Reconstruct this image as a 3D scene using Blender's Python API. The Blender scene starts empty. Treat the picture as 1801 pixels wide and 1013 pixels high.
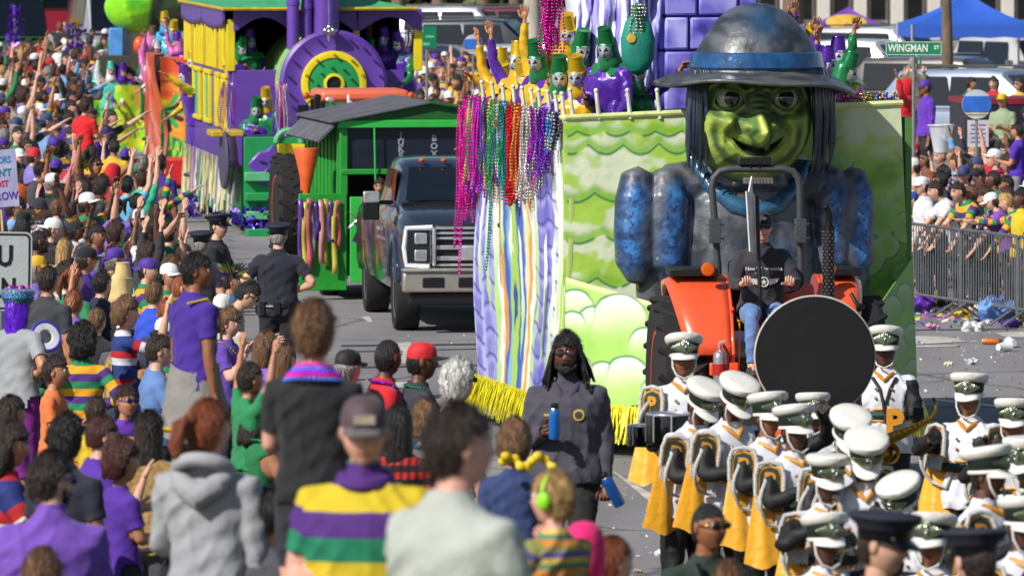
import bpy, bmesh, math, random
import numpy as np
from mathutils import Vector, Matrix, Euler, noise
R = random.Random(11)
SC = bpy.context.scene
COL = SC.collection
rad = math.radians
F = 14000.0; H = 5.4; CX = 900.5; CY = 506.5; YH = -209.0
TH = math.atan((CY - YH) / F)
cam_d = bpy.data.cameras.new('camera'); cam = bpy.data.objects.new('camera', cam_d); COL.objects.link(cam)
cam.location = (0, 0, H); cam.rotation_euler = (math.pi/2 - TH, 0, 0)
cam_d.sensor_width = 36.0; cam_d.lens = 36.0 * F / 1801.0
cam_d.clip_start = 1.0; cam_d.clip_end = 3000.0
cam_d.dof.use_dof = True; cam_d.dof.focus_distance = 74.0; cam_d.dof.aperture_fstop = 8.2
SC.camera = cam
SUN = Vector((-0.62, -0.56, 0.66)).normalized()
w = bpy.data.worlds.new('World'); SC.world = w; w.use_nodes = True
nt = w.node_tree; bg = nt.nodes['Background']
sky = nt.nodes.new('ShaderNodeTexSky'); sky.sky_type = 'NISHITA'; sky.sun_disc = False
sky.sun_elevation = math.asin(SUN.z); sky.sun_rotation = math.atan2(SUN.x, SUN.y)
nt.links.new(sky.outputs[0], bg.inputs[0]); bg.inputs[1].default_value = 0.075
sd = bpy.data.lights.new('sun', 'SUN'); sd.energy = 4.6; sd.angle = rad(0.5); sd.color = (1.0, 0.955, 0.89)
so = bpy.data.objects.new('sun', sd); COL.objects.link(so)
so.rotation_euler = SUN.to_track_quat('Z', 'Y').to_euler()
so.location = (-40, -30, 60)
SC.view_settings.view_transform = 'Standard'; SC.view_settings.look = 'None'
SC.view_settings.exposure = 0.22; SC.view_settings.gamma = 1.0
SC.view_settings.use_curve_mapping = False
SC.cycles.use_denoising = True
SC.cycles.max_bounces = 5; SC.cycles.transparent_max_bounces = 8
def W(px, py, s):
 D = F / s
 return Vector((0, 0, H)) + D*Vector((0, math.cos(TH), -math.sin(TH))) + Vector(((px-CX)/s, 0, 0)) \
  + Vector((0, math.sin(TH), math.cos(TH)))*((CY-py)/s)
def G(px, s):
 """ground point (z=0) seen in column px at scale s (pixels per metre)"""
 p = W(px, YH + H*s, s)
 return Vector((p.x, p.y, 0.0))
def lin(c):
 if isinstance(c, str):
  c = c.lstrip('#'); c = c if len(c) == 6 else ''.join(x+x for x in c); c = [int(c[i:i+2], 16)/255 for i in (0, 2, 4)]
 return tuple((x/12.92 if x <= 0.04045 else ((x+0.055)/1.055)**2.4) for x in c)
_M = {}
def mat(name, c, rough=0.7, metal=0.0, var=0.18, sc=6.0, bump=0.15, bsc=40.0, coat=0.0, sheen=0.0, stretch=None):
 key = (name)
 if key in _M: return _M[key]
 m = bpy.data.materials.new(name); m.use_nodes = True; n = m.node_tree; L = n.links
 b = n.nodes['Principled BSDF']
 c = lin(c)
 tc = n.nodes.new('ShaderNodeTexCoord'); src = tc.outputs['Object']
 if stretch:
  mp = n.nodes.new('ShaderNodeMapping'); mp.inputs['Scale'].default_value = stretch
  L.new(src, mp.inputs[0]); src = mp.outputs[0]
 nz = n.nodes.new('ShaderNodeTexNoise'); nz.inputs['Scale'].default_value = sc; nz.inputs['Detail'].default_value = 3
 L.new(src, nz.inputs['Vector'])
 rp = n.nodes.new('ShaderNodeMapRange'); rp.inputs['From Min'].default_value = 0.3; rp.inputs['From Max'].default_value = 0.7
 L.new(nz.outputs['Fac'], rp.inputs['Value'])
 mx = n.nodes.new('ShaderNodeMix'); mx.data_type = 'RGBA'
 mx.inputs['A'].default_value = tuple(max(0, x*(1-var)) for x in c) + (1,)
 mx.inputs['B'].default_value = tuple(min(0.95, x*(1+var)) for x in c) + (1,)
 L.new(rp.outputs['Result'], mx.inputs['Factor']); L.new(mx.outputs['Result'], b.inputs['Base Color'])
 b.inputs['Roughness'].default_value = rough; b.inputs['Metallic'].default_value = metal
 if coat: b.inputs['Coat Weight'].default_value = coat; b.inputs['Coat Roughness'].default_value = 0.08
 if sheen: b.inputs['Sheen Weight'].default_value = sheen
 if bump:
  n2 = n.nodes.new('ShaderNodeTexNoise'); n2.inputs['Scale'].default_value = bsc; n2.inputs['Detail'].default_value = 4
  L.new(src, n2.inputs['Vector'])
  bp = n.nodes.new('ShaderNodeBump'); bp.inputs['Strength'].default_value = bump; bp.inputs['Distance'].default_value = 0.02
  L.new(n2.outputs['Fac'], bp.inputs['Height']); L.new(bp.outputs[0], b.inputs['Normal'])
 _M[key] = m; return m
def attr_mat(name, rough=0.5, coat=0.0, bump=0.1, bsc=25.0, metal=0.0, spec=0.5):
 if name in _M: return _M[name]
 m = bpy.data.materials.new(name); m.use_nodes = True; n = m.node_tree; L = n.links
 b = n.nodes['Principled BSDF']
 a = n.nodes.new('ShaderNodeAttribute'); a.attribute_name = 'Col'
 nz = n.nodes.new('ShaderNodeTexNoise'); nz.inputs['Scale'].default_value = bsc/4; nz.inputs['Detail'].default_value = 5
 tc = n.nodes.new('ShaderNodeTexCoord'); L.new(tc.outputs['Object'], nz.inputs['Vector'])
 mr = n.nodes.new('ShaderNodeMapRange'); mr.inputs['To Min'].default_value = 0.86; mr.inputs['To Max'].default_value = 1.12
 L.new(nz.outputs['Fac'], mr.inputs['Value'])
 vm = n.nodes.new('ShaderNodeVectorMath'); vm.operation = 'SCALE'
 L.new(a.outputs['Color'], vm.inputs[0]); L.new(mr.outputs[0], vm.inputs['Scale']); L.new(vm.outputs[0], b.inputs['Base Color'])
 b.inputs['Roughness'].default_value = rough; b.inputs['Metallic'].default_value = metal
 b.inputs['Specular IOR Level'].default_value = spec
 if coat: b.inputs['Coat Weight'].default_value = coat; b.inputs['Coat Roughness'].default_value = 0.15
 if bump:
  n2 = n.nodes.new('ShaderNodeTexNoise'); n2.inputs['Scale'].default_value = bsc; n2.inputs['Detail'].default_value = 4
  L.new(tc.outputs['Object'], n2.inputs['Vector'])
  bp = n.nodes.new('ShaderNodeBump'); bp.inputs['Strength'].default_value = bump; bp.inputs['Distance'].default_value = 0.03
  L.new(n2.outputs['Fac'], bp.inputs['Height']); L.new(bp.outputs[0], b.inputs['Normal'])
 _M[name] = m; return m
def stripe_mat(name, cols, period=0.09, plaid=False):
 """bands of the given colours down a garment, from its 'st' attribute (metres below the collar)"""
 if name in _M: return _M[name]
 m = bpy.data.materials.new(name); m.use_nodes = True; n = m.node_tree; L = n.links
 b = n.nodes['Principled BSDF']; b.inputs['Roughness'].default_value = 0.85
 a = n.nodes.new('ShaderNodeAttribute'); a.attribute_name = 'st'
 t = period*len(cols)
 d = n.nodes.new('ShaderNodeMath'); d.operation = 'DIVIDE'; d.inputs[1].default_value = t
 L.new(a.outputs['Fac'], d.inputs[0])
 fr = n.nodes.new('ShaderNodeMath'); fr.operation = 'FRACT'; L.new(d.outputs[0], fr.inputs[0])
 cr = n.nodes.new('ShaderNodeValToRGB'); cr.color_ramp.interpolation = 'CONSTANT'
 e = cr.color_ramp.elements
 while len(e) < len(cols): e.new(0.5)
 for i, c in enumerate(cols): e[i].position = i/len(cols); e[i].color = lin(c)+(1,)
 L.new(fr.outputs[0], cr.inputs[0])
 out = cr.outputs[0]
 if plaid:
  tc = n.nodes.new('ShaderNodeTexCoord'); wv = n.nodes.new('ShaderNodeTexWave'); wv.bands_direction = 'X'; wv.inputs['Scale'].default_value = 7
  L.new(tc.outputs['Object'], wv.inputs['Vector'])
  mx = n.nodes.new('ShaderNodeMix'); mx.data_type = 'RGBA'; mx.blend_type = 'MULTIPLY'; mx.inputs['Factor'].default_value = 0.85
  L.new(out, mx.inputs['A']); L.new(wv.outputs['Color'], mx.inputs['B']); out = mx.outputs['Result']
 L.new(out, b.inputs['Base Color'])
 _M[name] = m; return m
def basis(d, ref=None):
 d = Vector(d).normalized(); r = Vector(ref) if ref else (Vector((0, 0, 1)) if abs(d.z) < .9 else Vector((0, 1, 0)))
 a = r.cross(d)
 if a.length < 1e-5: a = Vector((1, 0, 0)).cross(d)
 a.normalize(); return a, d.cross(a).normalized(), d
class MB:
 def __init__(s): s.v = []; s.f = []; s.m = []
 def add(s, vs, fs, mi=0):
  o = len(s.v); s.v += [tuple(x) for x in vs]; s.f += [tuple(i+o for i in f) for f in fs]; s.m += [mi]*len(fs); return s
 def box(s, c, d, mi=0, rot=None, taper=1.0):
  x, y, z = d[0]/2, d[1]/2, d[2]/2
  vs = [Vector((a*x*(taper if k > 0 else 1), b*y*(taper if k > 0 else 1), k*z)) for k in (-1, 1) for b in (-1, 1) for a in (-1, 1)]
  if rot is not None: M = Euler(rot).to_matrix(); vs = [M @ v for v in vs]
  vs = [v+Vector(c) for v in vs]
  return s.add(vs, [(0, 2, 3, 1), (4, 5, 7, 6), (0, 1, 5, 4), (2, 6, 7, 3), (0, 4, 6, 2), (1, 3, 7, 5)], mi)
 def limb(s, pts, rs, n=8, mi=0, flat=None, ref=None, caps=True):
  """lofted tube through pts with radii rs; flat = (axis vector, factor) squashes the section"""
  pts = [Vector(p) for p in pts]; vs = []; fs = []; N = len(pts)
  if not hasattr(rs, '__len__'): rs = [rs]*N
  pa = None
  for i, p in enumerate(pts):
   d = (pts[min(i+1, N-1)]-pts[max(i-1, 0)])
   if d.length < 1e-7: d = Vector((0, 0, 1))
   if pa is None: a, b, d = basis(d, ref)
   else:
    d.normalize(); a = pa - d*pa.dot(d)
    if a.length < 1e-5: a, b, d = basis(d)
    a.normalize(); b = d.cross(a)
   pa = a
   for k in range(n):
    t = 2*math.pi*k/n; o = a*math.cos(t)*rs[i]+b*math.sin(t)*rs[i]
    if flat: ax = Vector(flat[0]).normalized(); o = o - ax*o.dot(ax)*(1-flat[1])
    vs.append(p+o)
  for i in range(N-1):
   for k in range(n):
    k2 = (k+1) % n; fs.append((i*n+k, i*n+k2, (i+1)*n+k2, (i+1)*n+k))
  if caps:
   d0 = (pts[0]-pts[1]).normalized()*rs[0]*.6; d1 = (pts[-1]-pts[-2]).normalized()*rs[-1]*.6
   vs += [pts[0]+d0, pts[-1]+d1]; a0 = len(vs)-2
   for k in range(n):
    k2 = (k+1) % n; fs.append((a0, k2, k)); fs.append((a0+1, (N-1)*n+k, (N-1)*n+k2))
  return s.add(vs, fs, mi)
 def cyl(s, p0, p1, r0, r1=None, n=12, mi=0):
  r1 = r0 if r1 is None else r1; p0 = Vector(p0); p1 = Vector(p1); a, b, d = basis(p1-p0); vs = []
  for p, r in ((p0, r0), (p1, r1)):
   for k in range(n): t = 2*math.pi*k/n; vs.append(p+a*math.cos(t)*r+b*math.sin(t)*r)
  fs = [(k, (k+1) % n, n+(k+1) % n, n+k) for k in range(n)]+[tuple(range(n-1, -1, -1)), tuple(range(n, 2*n))]
  return s.add(vs, fs, mi)
 def sph(s, c, r, nu=10, nv=7, mi=0, M=None):
  if not hasattr(r, '__len__'): r = (r, r, r)
  vs = []; fs = []
  for j in range(1, nv):
   ph = math.pi*j/nv
   for i in range(nu):
    t = 2*math.pi*i/nu; vs.append(Vector((r[0]*math.sin(ph)*math.cos(t), r[1]*math.sin(ph)*math.sin(t), r[2]*math.cos(ph))))
  vs += [Vector((0, 0, r[2])), Vector((0, 0, -r[2]))]
  T = len(vs)-2
  for j in range(nv-2):
   for i in range(nu): i2 = (i+1) % nu; fs.append((j*nu+i, (j+1)*nu+i, (j+1)*nu+i2, j*nu+i2))
  for i in range(nu): i2 = (i+1) % nu; fs.append((T, i, i2)); fs.append((T+1, (nv-2)*nu+i2, (nv-2)*nu+i))
  if M is not None: vs = [M @ v for v in vs]
  c = Vector(c); return s.add([v+c for v in vs], fs, mi)
 def lathe(s, prof, n=20, c=(0, 0, 0), mi=0, M=None, sx=1, sy=1, cap=True, mis=None):
  vs = []; c = Vector(c)
  for r, z in prof:
   for k in range(n): t = 2*math.pi*k/n; vs.append(Vector((r*math.cos(t)*sx, r*math.sin(t)*sy, z)))
  N = len(prof); fs = []; ms = []
  for i in range(N-1):
   for k in range(n): k2 = (k+1) % n; fs.append((i*n+k, i*n+k2, (i+1)*n+k2, (i+1)*n+k)); ms.append(mis[i] if mis else mi)
  if cap: fs += [tuple(range(n-1, -1, -1)), tuple(range((N-1)*n, N*n))]; ms += [mis[0] if mis else mi, mis[-1] if mis else mi]
  if M is not None: vs = [M @ v for v in vs]
  o = len(s.v); s.v += [tuple(v+c) for v in vs]; s.f += [tuple(i+o for i in f) for f in fs]; s.m += ms; return s
 def prism(s, poly, y0, y1, mi=0, ax='y', M=None):
  """extrude a 2-D outline: ax y -> outline in xz, x -> outline in yz, z -> outline in xy"""
  def P(a, b, t): return {'y': (a, t, b), 'x': (t, a, b), 'z': (a, b, t)}[ax]
  n = len(poly); vs = [Vector(P(a, b, y0)) for a, b in poly]+[Vector(P(a, b, y1)) for a, b in poly]
  if M is not None: vs = [M @ v for v in vs]
  fs = [tuple(range(n)), tuple(range(2*n-1, n-1, -1))]+[(k, n+k, n+(k+1) % n, (k+1) % n) for k in range(n)]
  return s.add(vs, fs, mi)
 def torus(s, c, R_, r, n=24, m=8, mi=0, M=None, a0=0, a1=None):
  full = a1 is None; a1 = 2*math.pi if full else a1
  pts = [Vector((R_*math.cos(a0+(a1-a0)*i/n), R_*math.sin(a0+(a1-a0)*i/n), 0)) for i in range(n+1)]
  if M is not None: pts = [M @ p for p in pts]
  return s.limb([p+Vector(c) for p in pts], r, n=m, mi=mi)
 def mesh(s, name, mats, smooth=40, fixn=True):
  me = bpy.data.meshes.new(name); me.from_pydata(s.v, [], s.f)
  for m_ in mats: me.materials.append(m_)
  if len(mats) > 1: me.polygons.foreach_set('material_index', s.m)
  if fixn:
   bm = bmesh.new(); bm.from_mesh(me); bmesh.ops.recalc_face_normals(bm, faces=bm.faces); bm.to_mesh(me); bm.free()
  if smooth is not None:
   me.shade_smooth()
   if smooth < 180: me.set_sharp_from_angle(angle=rad(smooth))
  me.update(); return me
 def build(s, name, mats, parent=None, smooth=40, bevel=0, loc=None, rz=None):
  if not isinstance(mats, (list, tuple)): mats = [mats]
  me = s.mesh(name, mats, smooth)
  o = bpy.data.objects.new(name, me); COL.objects.link(o)
  if parent is not None: o.parent = parent
  if loc is not None: o.location = loc
  if rz is not None: o.rotation_euler[2] = rz
  if bevel:
   bv = o.modifiers.new('bevel', 'BEVEL'); bv.width = bevel; bv.segments = 2; bv.limit_method = 'ANGLE'; bv.angle_limit = rad(35)
  return o
def link(name, me, parent=None, M=None):
 o = bpy.data.objects.new(name, me); COL.objects.link(o)
 if parent is not None: o.parent = parent
 if M is not None: o.matrix_basis = M
 return o
def tag(o, label=None, cat=None, group=None, kind=None):
 if label: o['label'] = label
 if cat: o['category'] = cat
 if group: o['group'] = group
 if kind: o['kind'] = kind
 return o
def thing(name, label, cat, loc=(0, 0, 0), rz=0.0, group=None):
 o = bpy.data.objects.new(name, None); COL.objects.link(o); o.empty_display_size = 0.2
 o.location = loc; o.rotation_euler = (0, 0, rz); return tag(o, label, cat, group)
def retag_copy(root, loc=None, rz=None, label=None, group=None, swap=None):
 r = root.copy(); COL.objects.link(r)
 if loc is not None: r.location = loc
 if rz is not None: r.rotation_euler = (0, 0, rz)
 if label: r['label'] = label
 if group: r['group'] = group
 def rec(a, b):
  for ch in list(a.children):
   c = ch.copy(); COL.objects.link(c); c.parent = b
   if swap:
    for sl in c.material_slots:
     if sl.material and sl.material.name in swap:
      sl.link = 'OBJECT'; sl.material = swap[sl.material.name]
   rec(ch, c)
 rec(root, r); return r
def text_mesh(txt, size, depth=0.004, bold=0.0, font_stretch=1.0):
 cu = bpy.data.curves.new('lettering', 'FONT'); cu.body = txt; cu.size = size; cu.extrude = depth; cu.offset = bold
 cu.align_x = 'CENTER'; cu.align_y = 'CENTER'; cu.resolution_u = 2
 o = bpy.data.objects.new('lettering', cu); COL.objects.link(o)
 dg = bpy.context.evaluated_depsgraph_get(); me = bpy.data.meshes.new_from_object(o.evaluated_get(dg))
 bpy.data.objects.remove(o); bpy.data.curves.remove(cu)
 return me
def lettering(txt, size, m, parent, loc, rot=(math.pi/2, 0, 0), depth=0.004, bold=0.0, name='lettering', sx=1.0):
 me = text_mesh(txt, size, depth, bold); me.materials.clear(); me.materials.append(m)
 o = link(name, me, parent); o.location = loc; o.rotation_euler = rot; o.scale = (sx, 1, 1); return o
def vnoise(x, y, seed=0):
 xi = np.floor(x).astype(int); yi = np.floor(y).astype(int); xf = x-xi; yf = y-yi
 def h(a, b):
  n = (a*374761393+b*668265263+seed*1442695) & 0x7fffffff
  n = ((n ^ (n >> 13))*1274126177) & 0x7fffffff
  return ((n ^ (n >> 16)) & 0xffff)/65535.0
 u = xf*xf*(3-2*xf); v = yf*yf*(3-2*yf)
 return (h(xi, yi)*(1-u)+h(xi+1, yi)*u)*(1-v)+(h(xi, yi+1)*(1-u)+h(xi+1, yi+1)*u)*v
def fbm(x, y, seed=0, o=3):
 r = 0; a = .5
 for i in range(o): r = r+a*vnoise(x*2**i, y*2**i, seed+i); a *= .5
 return r/(1-.5**o)
def C(h): return np.array(lin(h))
def mixc(a, b, t): t = np.clip(t, 0, 1)[..., None]; return a*(1-t)+b*t
def gau(d, w): return np.exp(-(d/w)**2)
def sst(a, b, x): t = np.clip((x-a)/(b-a), 0, 1); return t*t*(3-2*t)
def sheet(name, posf, colf, nu, nv, m, parent=None, back=None, smooth=True, close_u=False):
 """grid sheet: posf(u,v)->(N,3), colf(u,v)->(N,3) linear; back=(dx,dy,dz) adds a closed rear at that offset"""
 u, v = np.meshgrid(np.linspace(0, 1, nu), np.linspace(0, 1, nv)); u = u.ravel(); v = v.ravel()
 P = np.asarray(posf(u, v), dtype=float); Cc = np.asarray(colf(u, v), dtype=float)
 idx = np.arange(nu*nv).reshape(nv, nu)
 q = np.stack([idx[:-1, :-1].ravel(), idx[:-1, 1:].ravel(), idx[1:, 1:].ravel(), idx[1:, :-1].ravel()], 1).tolist()
 V = P.tolist(); n0 = len(V)
 if back is not None:
  ring = list(idx[0, :])+list(idx[1:, -1])+list(idx[-1, -2::-1])+list(idx[-2:0:-1, 0])
  B = [(np.array(V[i])+np.array(back)).tolist() for i in ring]; V += B; k = len(ring)
  for i in range(k): j = (i+1) % k; q.append([int(ring[i]), n0+i, n0+j, int(ring[j])])
  q.append([n0+i for i in range(k)])
  Cc = np.vstack([Cc, Cc[ring]*0.5+0.05])
 me = bpy.data.meshes.new(name); me.from_pydata(V, [], q); me.materials.append(m)
 ca = me.color_attributes.new('Col', 'FLOAT_COLOR', 'POINT')
 ca.data.foreach_set('color', np.hstack([np.clip(Cc, 0, 1), np.ones((len(Cc), 1))]).astype(np.float32).ravel())
 if smooth: me.shade_smooth(); me.set_sharp_from_angle(angle=rad(50))
 me.update(); o = bpy.data.objects.new(name, me); COL.objects.link(o)
 if parent is not None: o.parent = parent
 return o
# ================================================================ people
ARM = {'down': ((.16, .0, -1), (.04, .22, -1)), 'hip': ((.62, -.30, -.75), (-.72, .55, -.30)),
 'up': ((.40, .25, .88), (-.05, .18, 1)), 'upout': ((.85, .15, .45), (.05, .2, 1)), 'clap': ((.25, .5, -.85), (-.62, .75, .45)),
 'phone': ((.25, .62, -.45), (-.42, .30, .85)), 'fwd': ((.2, .9, -.25), (-.1, 1, .12)), 'hold': ((.16, .22, -.95), (-.38, .9, .22)),
 'cross': ((.3, .3, -.9), (-1.0, .40, .12)), 'rail': ((.18, .62, -.78), (0, .6, -.8)), 'high': ((.22, .12, 1), (-.06, .10, 1)),
 'reach': ((.35, .75, .45), (.05, .85, .55)), 'wheel': ((.28, .55, -.75), (-.22, 1, .05)), 'elbowup': ((.95, .35, .05), (-.8, .7, .25)),
 'mouth': ((.32, .42, -.85), (-.38, .45, .9)), 'throw': ((.7, -.1, .7), (.3, -.2, 1)), 'low': ((.2, .3, -.95), (-.1, .75, -.5)),
 'drum': ((.35, .25, -.85), (-.15, .9, -.25)), 'pock': ((.35, -.1, -.95), (-.25, .35, -.85)), 'back': ((.3, .1, -1), (.2, .2, -1))}
def head_geo(nu, nv, fem=False):
 vs = []; fs = []; ms = []
 for j in range(nv+1):
  ph = math.pi*j/nv
  for i in range(nu):
   t = 2*math.pi*i/nu; t = t + .45*math.sin(t); a = t + math.pi/2*3 - 0
   x = math.sin(ph)*math.cos(a); y = math.sin(ph)*math.sin(a); z = math.cos(ph)
   X = x*.076; Y = y*.097; Z = z*.118
   if z < 0:
    k = min(1, -z); X *= 1-.30*k**1.5; Y = Y*(1-.16*k) - .012*k
   if z > 0: Y += .004
   if y < 0:
    fr = min(1.0, -y*1.6); ax = abs(X); g = lambda d, w_: math.exp(-(d/w_)**2)
    up_ = .022*max(0, min(1, (.034-Z)/.050)) if Z > -.018 else .022*math.exp(-((Z+.018)/.010)**2)
    d = up_*g(X, .0125)*(1 if Z > -.05 else 0) + .006*g(Z-.038, .010)*g(X, .05)
    d -= .011*g(ax-.031, .016)*g(Z-.018, .013)
    d += .005*g(ax-.042, .02)*g(Z+.018, .02) + .0055*g(X, .024)*g(Z+.052, .010) - .0045*g(X, .024)*g(Z+.0525, .003)
    d += .009*g(X, .022)*g(Z+.092, .016) + .004*g(ax-.014, .010)*g(Z+.021, .009)
    Y -= d*fr
   vs.append((X, Y, Z))
 for j in range(nv):
  for i in range(nu):
   i2 = (i+1) % nu; f = (j*nu+i, (j+1)*nu+i, (j+1)*nu+i2, j*nu+i2)
   c = [sum(vs[k][q] for k in f)/4 for q in range(3)]
   lip = c[1] < -.05 and abs(c[0]) < .024*(1-abs(c[2]+.052)/.02) and abs(c[2]+.052) < .0095
   fs.append(f); ms.append(1 if lip else 0)
 mb = MB(); mb.v = vs; mb.f = fs; mb.m = ms
 for sx in (-1, 1):
  mb.sph((sx*.031, -.0765, .017), .0135, 8, 6, 2)
  mb.sph((sx*.031, -.0868, .017), (.0065, .0045, .0065), 8, 5, 3)
  mb.limb([(sx*.013, -.092, .034), (sx*.030, -.0945, .0415), (sx*.048, -.083, .036)], [.003, .0042, .002], 6, 3)   # brow
  mb.limb([(sx*.017, -.0865, .0225), (sx*.031, -.0925, .0275), (sx*.046, -.083, .021)], .0028, 5, 3)
  mb.sph((sx*.0755, .006, .002), (.010, .020, .031), 8, 8, 0, Matrix.Rotation(rad(sx*14), 3, 'Z'))
 return mb
HG = head_geo(40, 30); HGL = head_geo(24, 18)
PROTO = {}
def proto(name, L='down', Rr='down', lean=0, legs='stand', hy=0, hp=0, kid=False, vox=.02, fat=1.0, open_hands=True, hero=False, sideways=0):
 """one posed body: returns meshes shared by everyone in that pose. Local: faces -Y, feet at z=0."""
 piv = Vector((0, 0, .95)); zoff = 0
 Ml = Matrix.Translation(piv) @ Matrix.Rotation(rad(sideways), 4, 'Y') @ Matrix.Rotation(rad(lean), 4, 'X') @ Matrix.Translation(-piv)
 B = lambda x, y, z: Ml @ Vector((x, y, z))
 mb = MB(); seg = []
 rings = [(.84, .150, .105, 0), (.92, .172, .122, 0), (1.0, .165, .115, 0), (1.08, .152, .108, 0), (1.18, .158, .110, -.004), (1.28, .178, .118, -.006),
    (1.36, .186, .115, 0), (1.42, .160, .095, .006), (1.46, .095, .070, .010), (1.50, .058, .055, .012)]
 n = 20; vs = []
 for z, rx, ry, yo in rings:
  for k in range(n):
   t = 2*math.pi*k/n; f = fat if z < 1.4 else 1
   c_, s_ = math.cos(t), math.sin(t)
   c_ = math.copysign(abs(c_)**.85, c_); s_ = math.copysign(abs(s_)**.85, s_)
   vs.append(B(rx*f*c_, ry*f*s_+yo, z))
 fs = [(i*n+k, i*n+(k+1) % n, (i+1)*n+(k+1) % n, (i+1)*n+k) for i in range(len(rings)-1) for k in range(n)]
 fs += [tuple(range(n-1, -1, -1)), tuple(range((len(rings)-1)*n, len(rings)*n))]
 mb.add(vs, fs)
 seg.append(('pelvis', B(0, 0, .84), B(0, 0, .96), .15*fat)); seg.append(('torso', B(0, 0, .99), B(0, 0, 1.36), .15*fat))
 nb, nt_ = B(0, .010, 1.44), B(0, -.008, 1.57)
 mb.limb([nb, nt_], [.058, .052], 12); seg.append(('neck', nb+(nt_-nb)*.45, nt_, .05))
 hands = []
 for sx, ps in ((1, L), (-1, Rr)):
  u, f_ = (ARM[ps] if isinstance(ps, str) else ps)
  sh = B(sx*.175, .005, 1.395)
  conv = lambda d: Vector((sx*d[0], -d[1], d[2])).normalized()
  el = sh+conv(u)*.285; wr = el+conv(f_)*.255; hd = conv(f_)
  mb.limb([B(sx*.10, .005, 1.39), sh, sh+(el-sh)*.45, el], [.066, .063*fat**.5, .052*fat**.5, .042], 10)
  mb.limb([el, el+(wr-el)*.3, wr], [.042, .043, .027], 10)
  seg.append(('ua', sh, el, .05)); seg.append(('fa', el, wr, .035)); seg.append(('hand', wr, wr+hd*.10, .03))
  side = hd.cross(Vector((0, -1, 0)))
  if side.length < .35: side = hd.cross(Vector((0, 0, 1)))
  side.normalize(); side *= sx
  nrm = hd.cross(side).normalized()
  mb.limb([wr, wr+hd*.04, wr+hd*.088], [.027, .040, .041], 10, flat=(nrm, .48))
  hands.append((wr, hd, side, nrm, sx))
 if legs == 'sit':
  J = [((sx*.09, 0, .92), (sx*.13, -.43, .93), (sx*.13, -.45, .50)) for sx in (1, -1)]
 elif legs == 'walk': J = [((.09, 0, .9), (.10, -.16, .50), (.10, -.06, .09)), ((-.09, 0, .9), (-.10, .02, .48), (-.10, .24, .14))]
 elif legs == 'kneel': J = [((sx*.09, 0, .9), (sx*.13, -.30, .62), (sx*.12, -.02, .30)) for sx in (1, -1)]
 else: J = [((sx*.09, 0, .9), (sx*.105, -.012, .49), (sx*.115, .02, .09)) for sx in (1, -1)]
 shoes = MB()
 for h_, k_, a_ in J:
  h_, k_, a_ = Vector(h_), Vector(k_), Vector(a_)
  mb.limb([h_, h_+(k_-h_)*.4, k_], [.098*fat**.5, .086*fat**.5, .058], 12); mb.limb([k_, k_+(a_-k_)*.3, a_], [.058, .058, .040], 12)
  seg.append(('th', h_, k_, .075)); seg.append(('shn', k_, a_, .05))
  mb.limb([a_+Vector((0, .02, -.02)), a_+Vector((0, -.10, -.045)), a_+Vector((0, -.17, -.055))], [.042, .042, .032], 8)
  seg.append(('foot', a_+Vector((0, 0, -.035)), a_+Vector((0, -.17, -.05)), .05))
  shoes.limb([a_+Vector((0, .045, -.040)), a_+Vector((0, -.04, -.035)), a_+Vector((0, -.12, -.052)), a_+Vector((0, -.19, -.060))], [.046, .052, .050, .036], 10, flat=((0, 0, 1), .8))
 me = mb.mesh('person', [], smooth=None, fixn=False)
 tmp = bpy.data.objects.new('tmp', me); COL.objects.link(tmp)
 rm = tmp.modifiers.new('r', 'REMESH'); rm.mode = 'VOXEL'; rm.voxel_size = vox; rm.adaptivity = 0
 sm = tmp.modifiers.new('s', 'SMOOTH'); sm.factor = .5; sm.iterations = 3 if hero else 2
 me2 = bpy.data.meshes.new_from_object(tmp.evaluated_get(bpy.context.evaluated_depsgraph_get()))
 bpy.data.objects.remove(tmp); bpy.data.meshes.remove(me)
 nv = len(me2.vertices); V = np.empty(nv*3); me2.vertices.foreach_get('co', V); V = V.reshape(-1, 3)
 Nn = np.empty(nv*3); me2.vertices.foreach_get('normal', Nn); Nn = Nn.reshape(-1, 3)
 Fc = np.array([tuple(p.vertices) if len(p.vertices) == 4 else tuple(p.vertices)+(p.vertices[-1],) for p in me2.polygons])
 bpy.data.meshes.remove(me2)
 best = np.full(nv, 1e9); lab = np.zeros(nv, int); tt = np.zeros(nv); names = [q[0] for q in seg]
 for i, (nm, p0, p1, r) in enumerate(seg):
  p0 = np.array(p0); p1 = np.array(p1); d = p1-p0; t = np.clip(((V-p0)@d)/(d@d), 0, 1)
  ds = np.linalg.norm(V-(p0+t[:, None]*d), axis=1)-r; b = ds < best; best[b] = ds[b]; lab[b] = i; tt[b] = t[b]
 lname = np.array(names)[lab]
 Mi = np.array(Ml.inverted()); Vl = V@Mi[:3, :3].T+Mi[:3, 3]     # unleaned coordinates
 st = 1.45-Vl[:, 2]; ua = lname == 'ua'; fa = (lname == 'fa') | (lname == 'hand')
 st[ua] = .06+tt[ua]*.285; st[fa] = .345+tt[fa]*.255
 def wr_noise(P, a):
  x, y, z = P[:, 0], P[:, 1], P[:, 2]; sg = np.sign(x+1e-6)
  r1 = 1-np.abs(np.sin(z*21+sg*x*30+1.6*np.sin(x*11+y*8)+1.2*np.sin(z*9))); r2 = 1-np.abs(np.sin(z*12-sg*x*24+y*14+1.8*np.sin(z*7+x*9)))
  m1 = .5+.5*np.sin(z*9+x*13+y*5); m2 = .5+.5*np.sin(z*6-x*9+2)
  return a*(1.5*r1**1.6*m1+1.3*r2**1.8*m2-.9+.25*np.sin(z*60+x*35))
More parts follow.
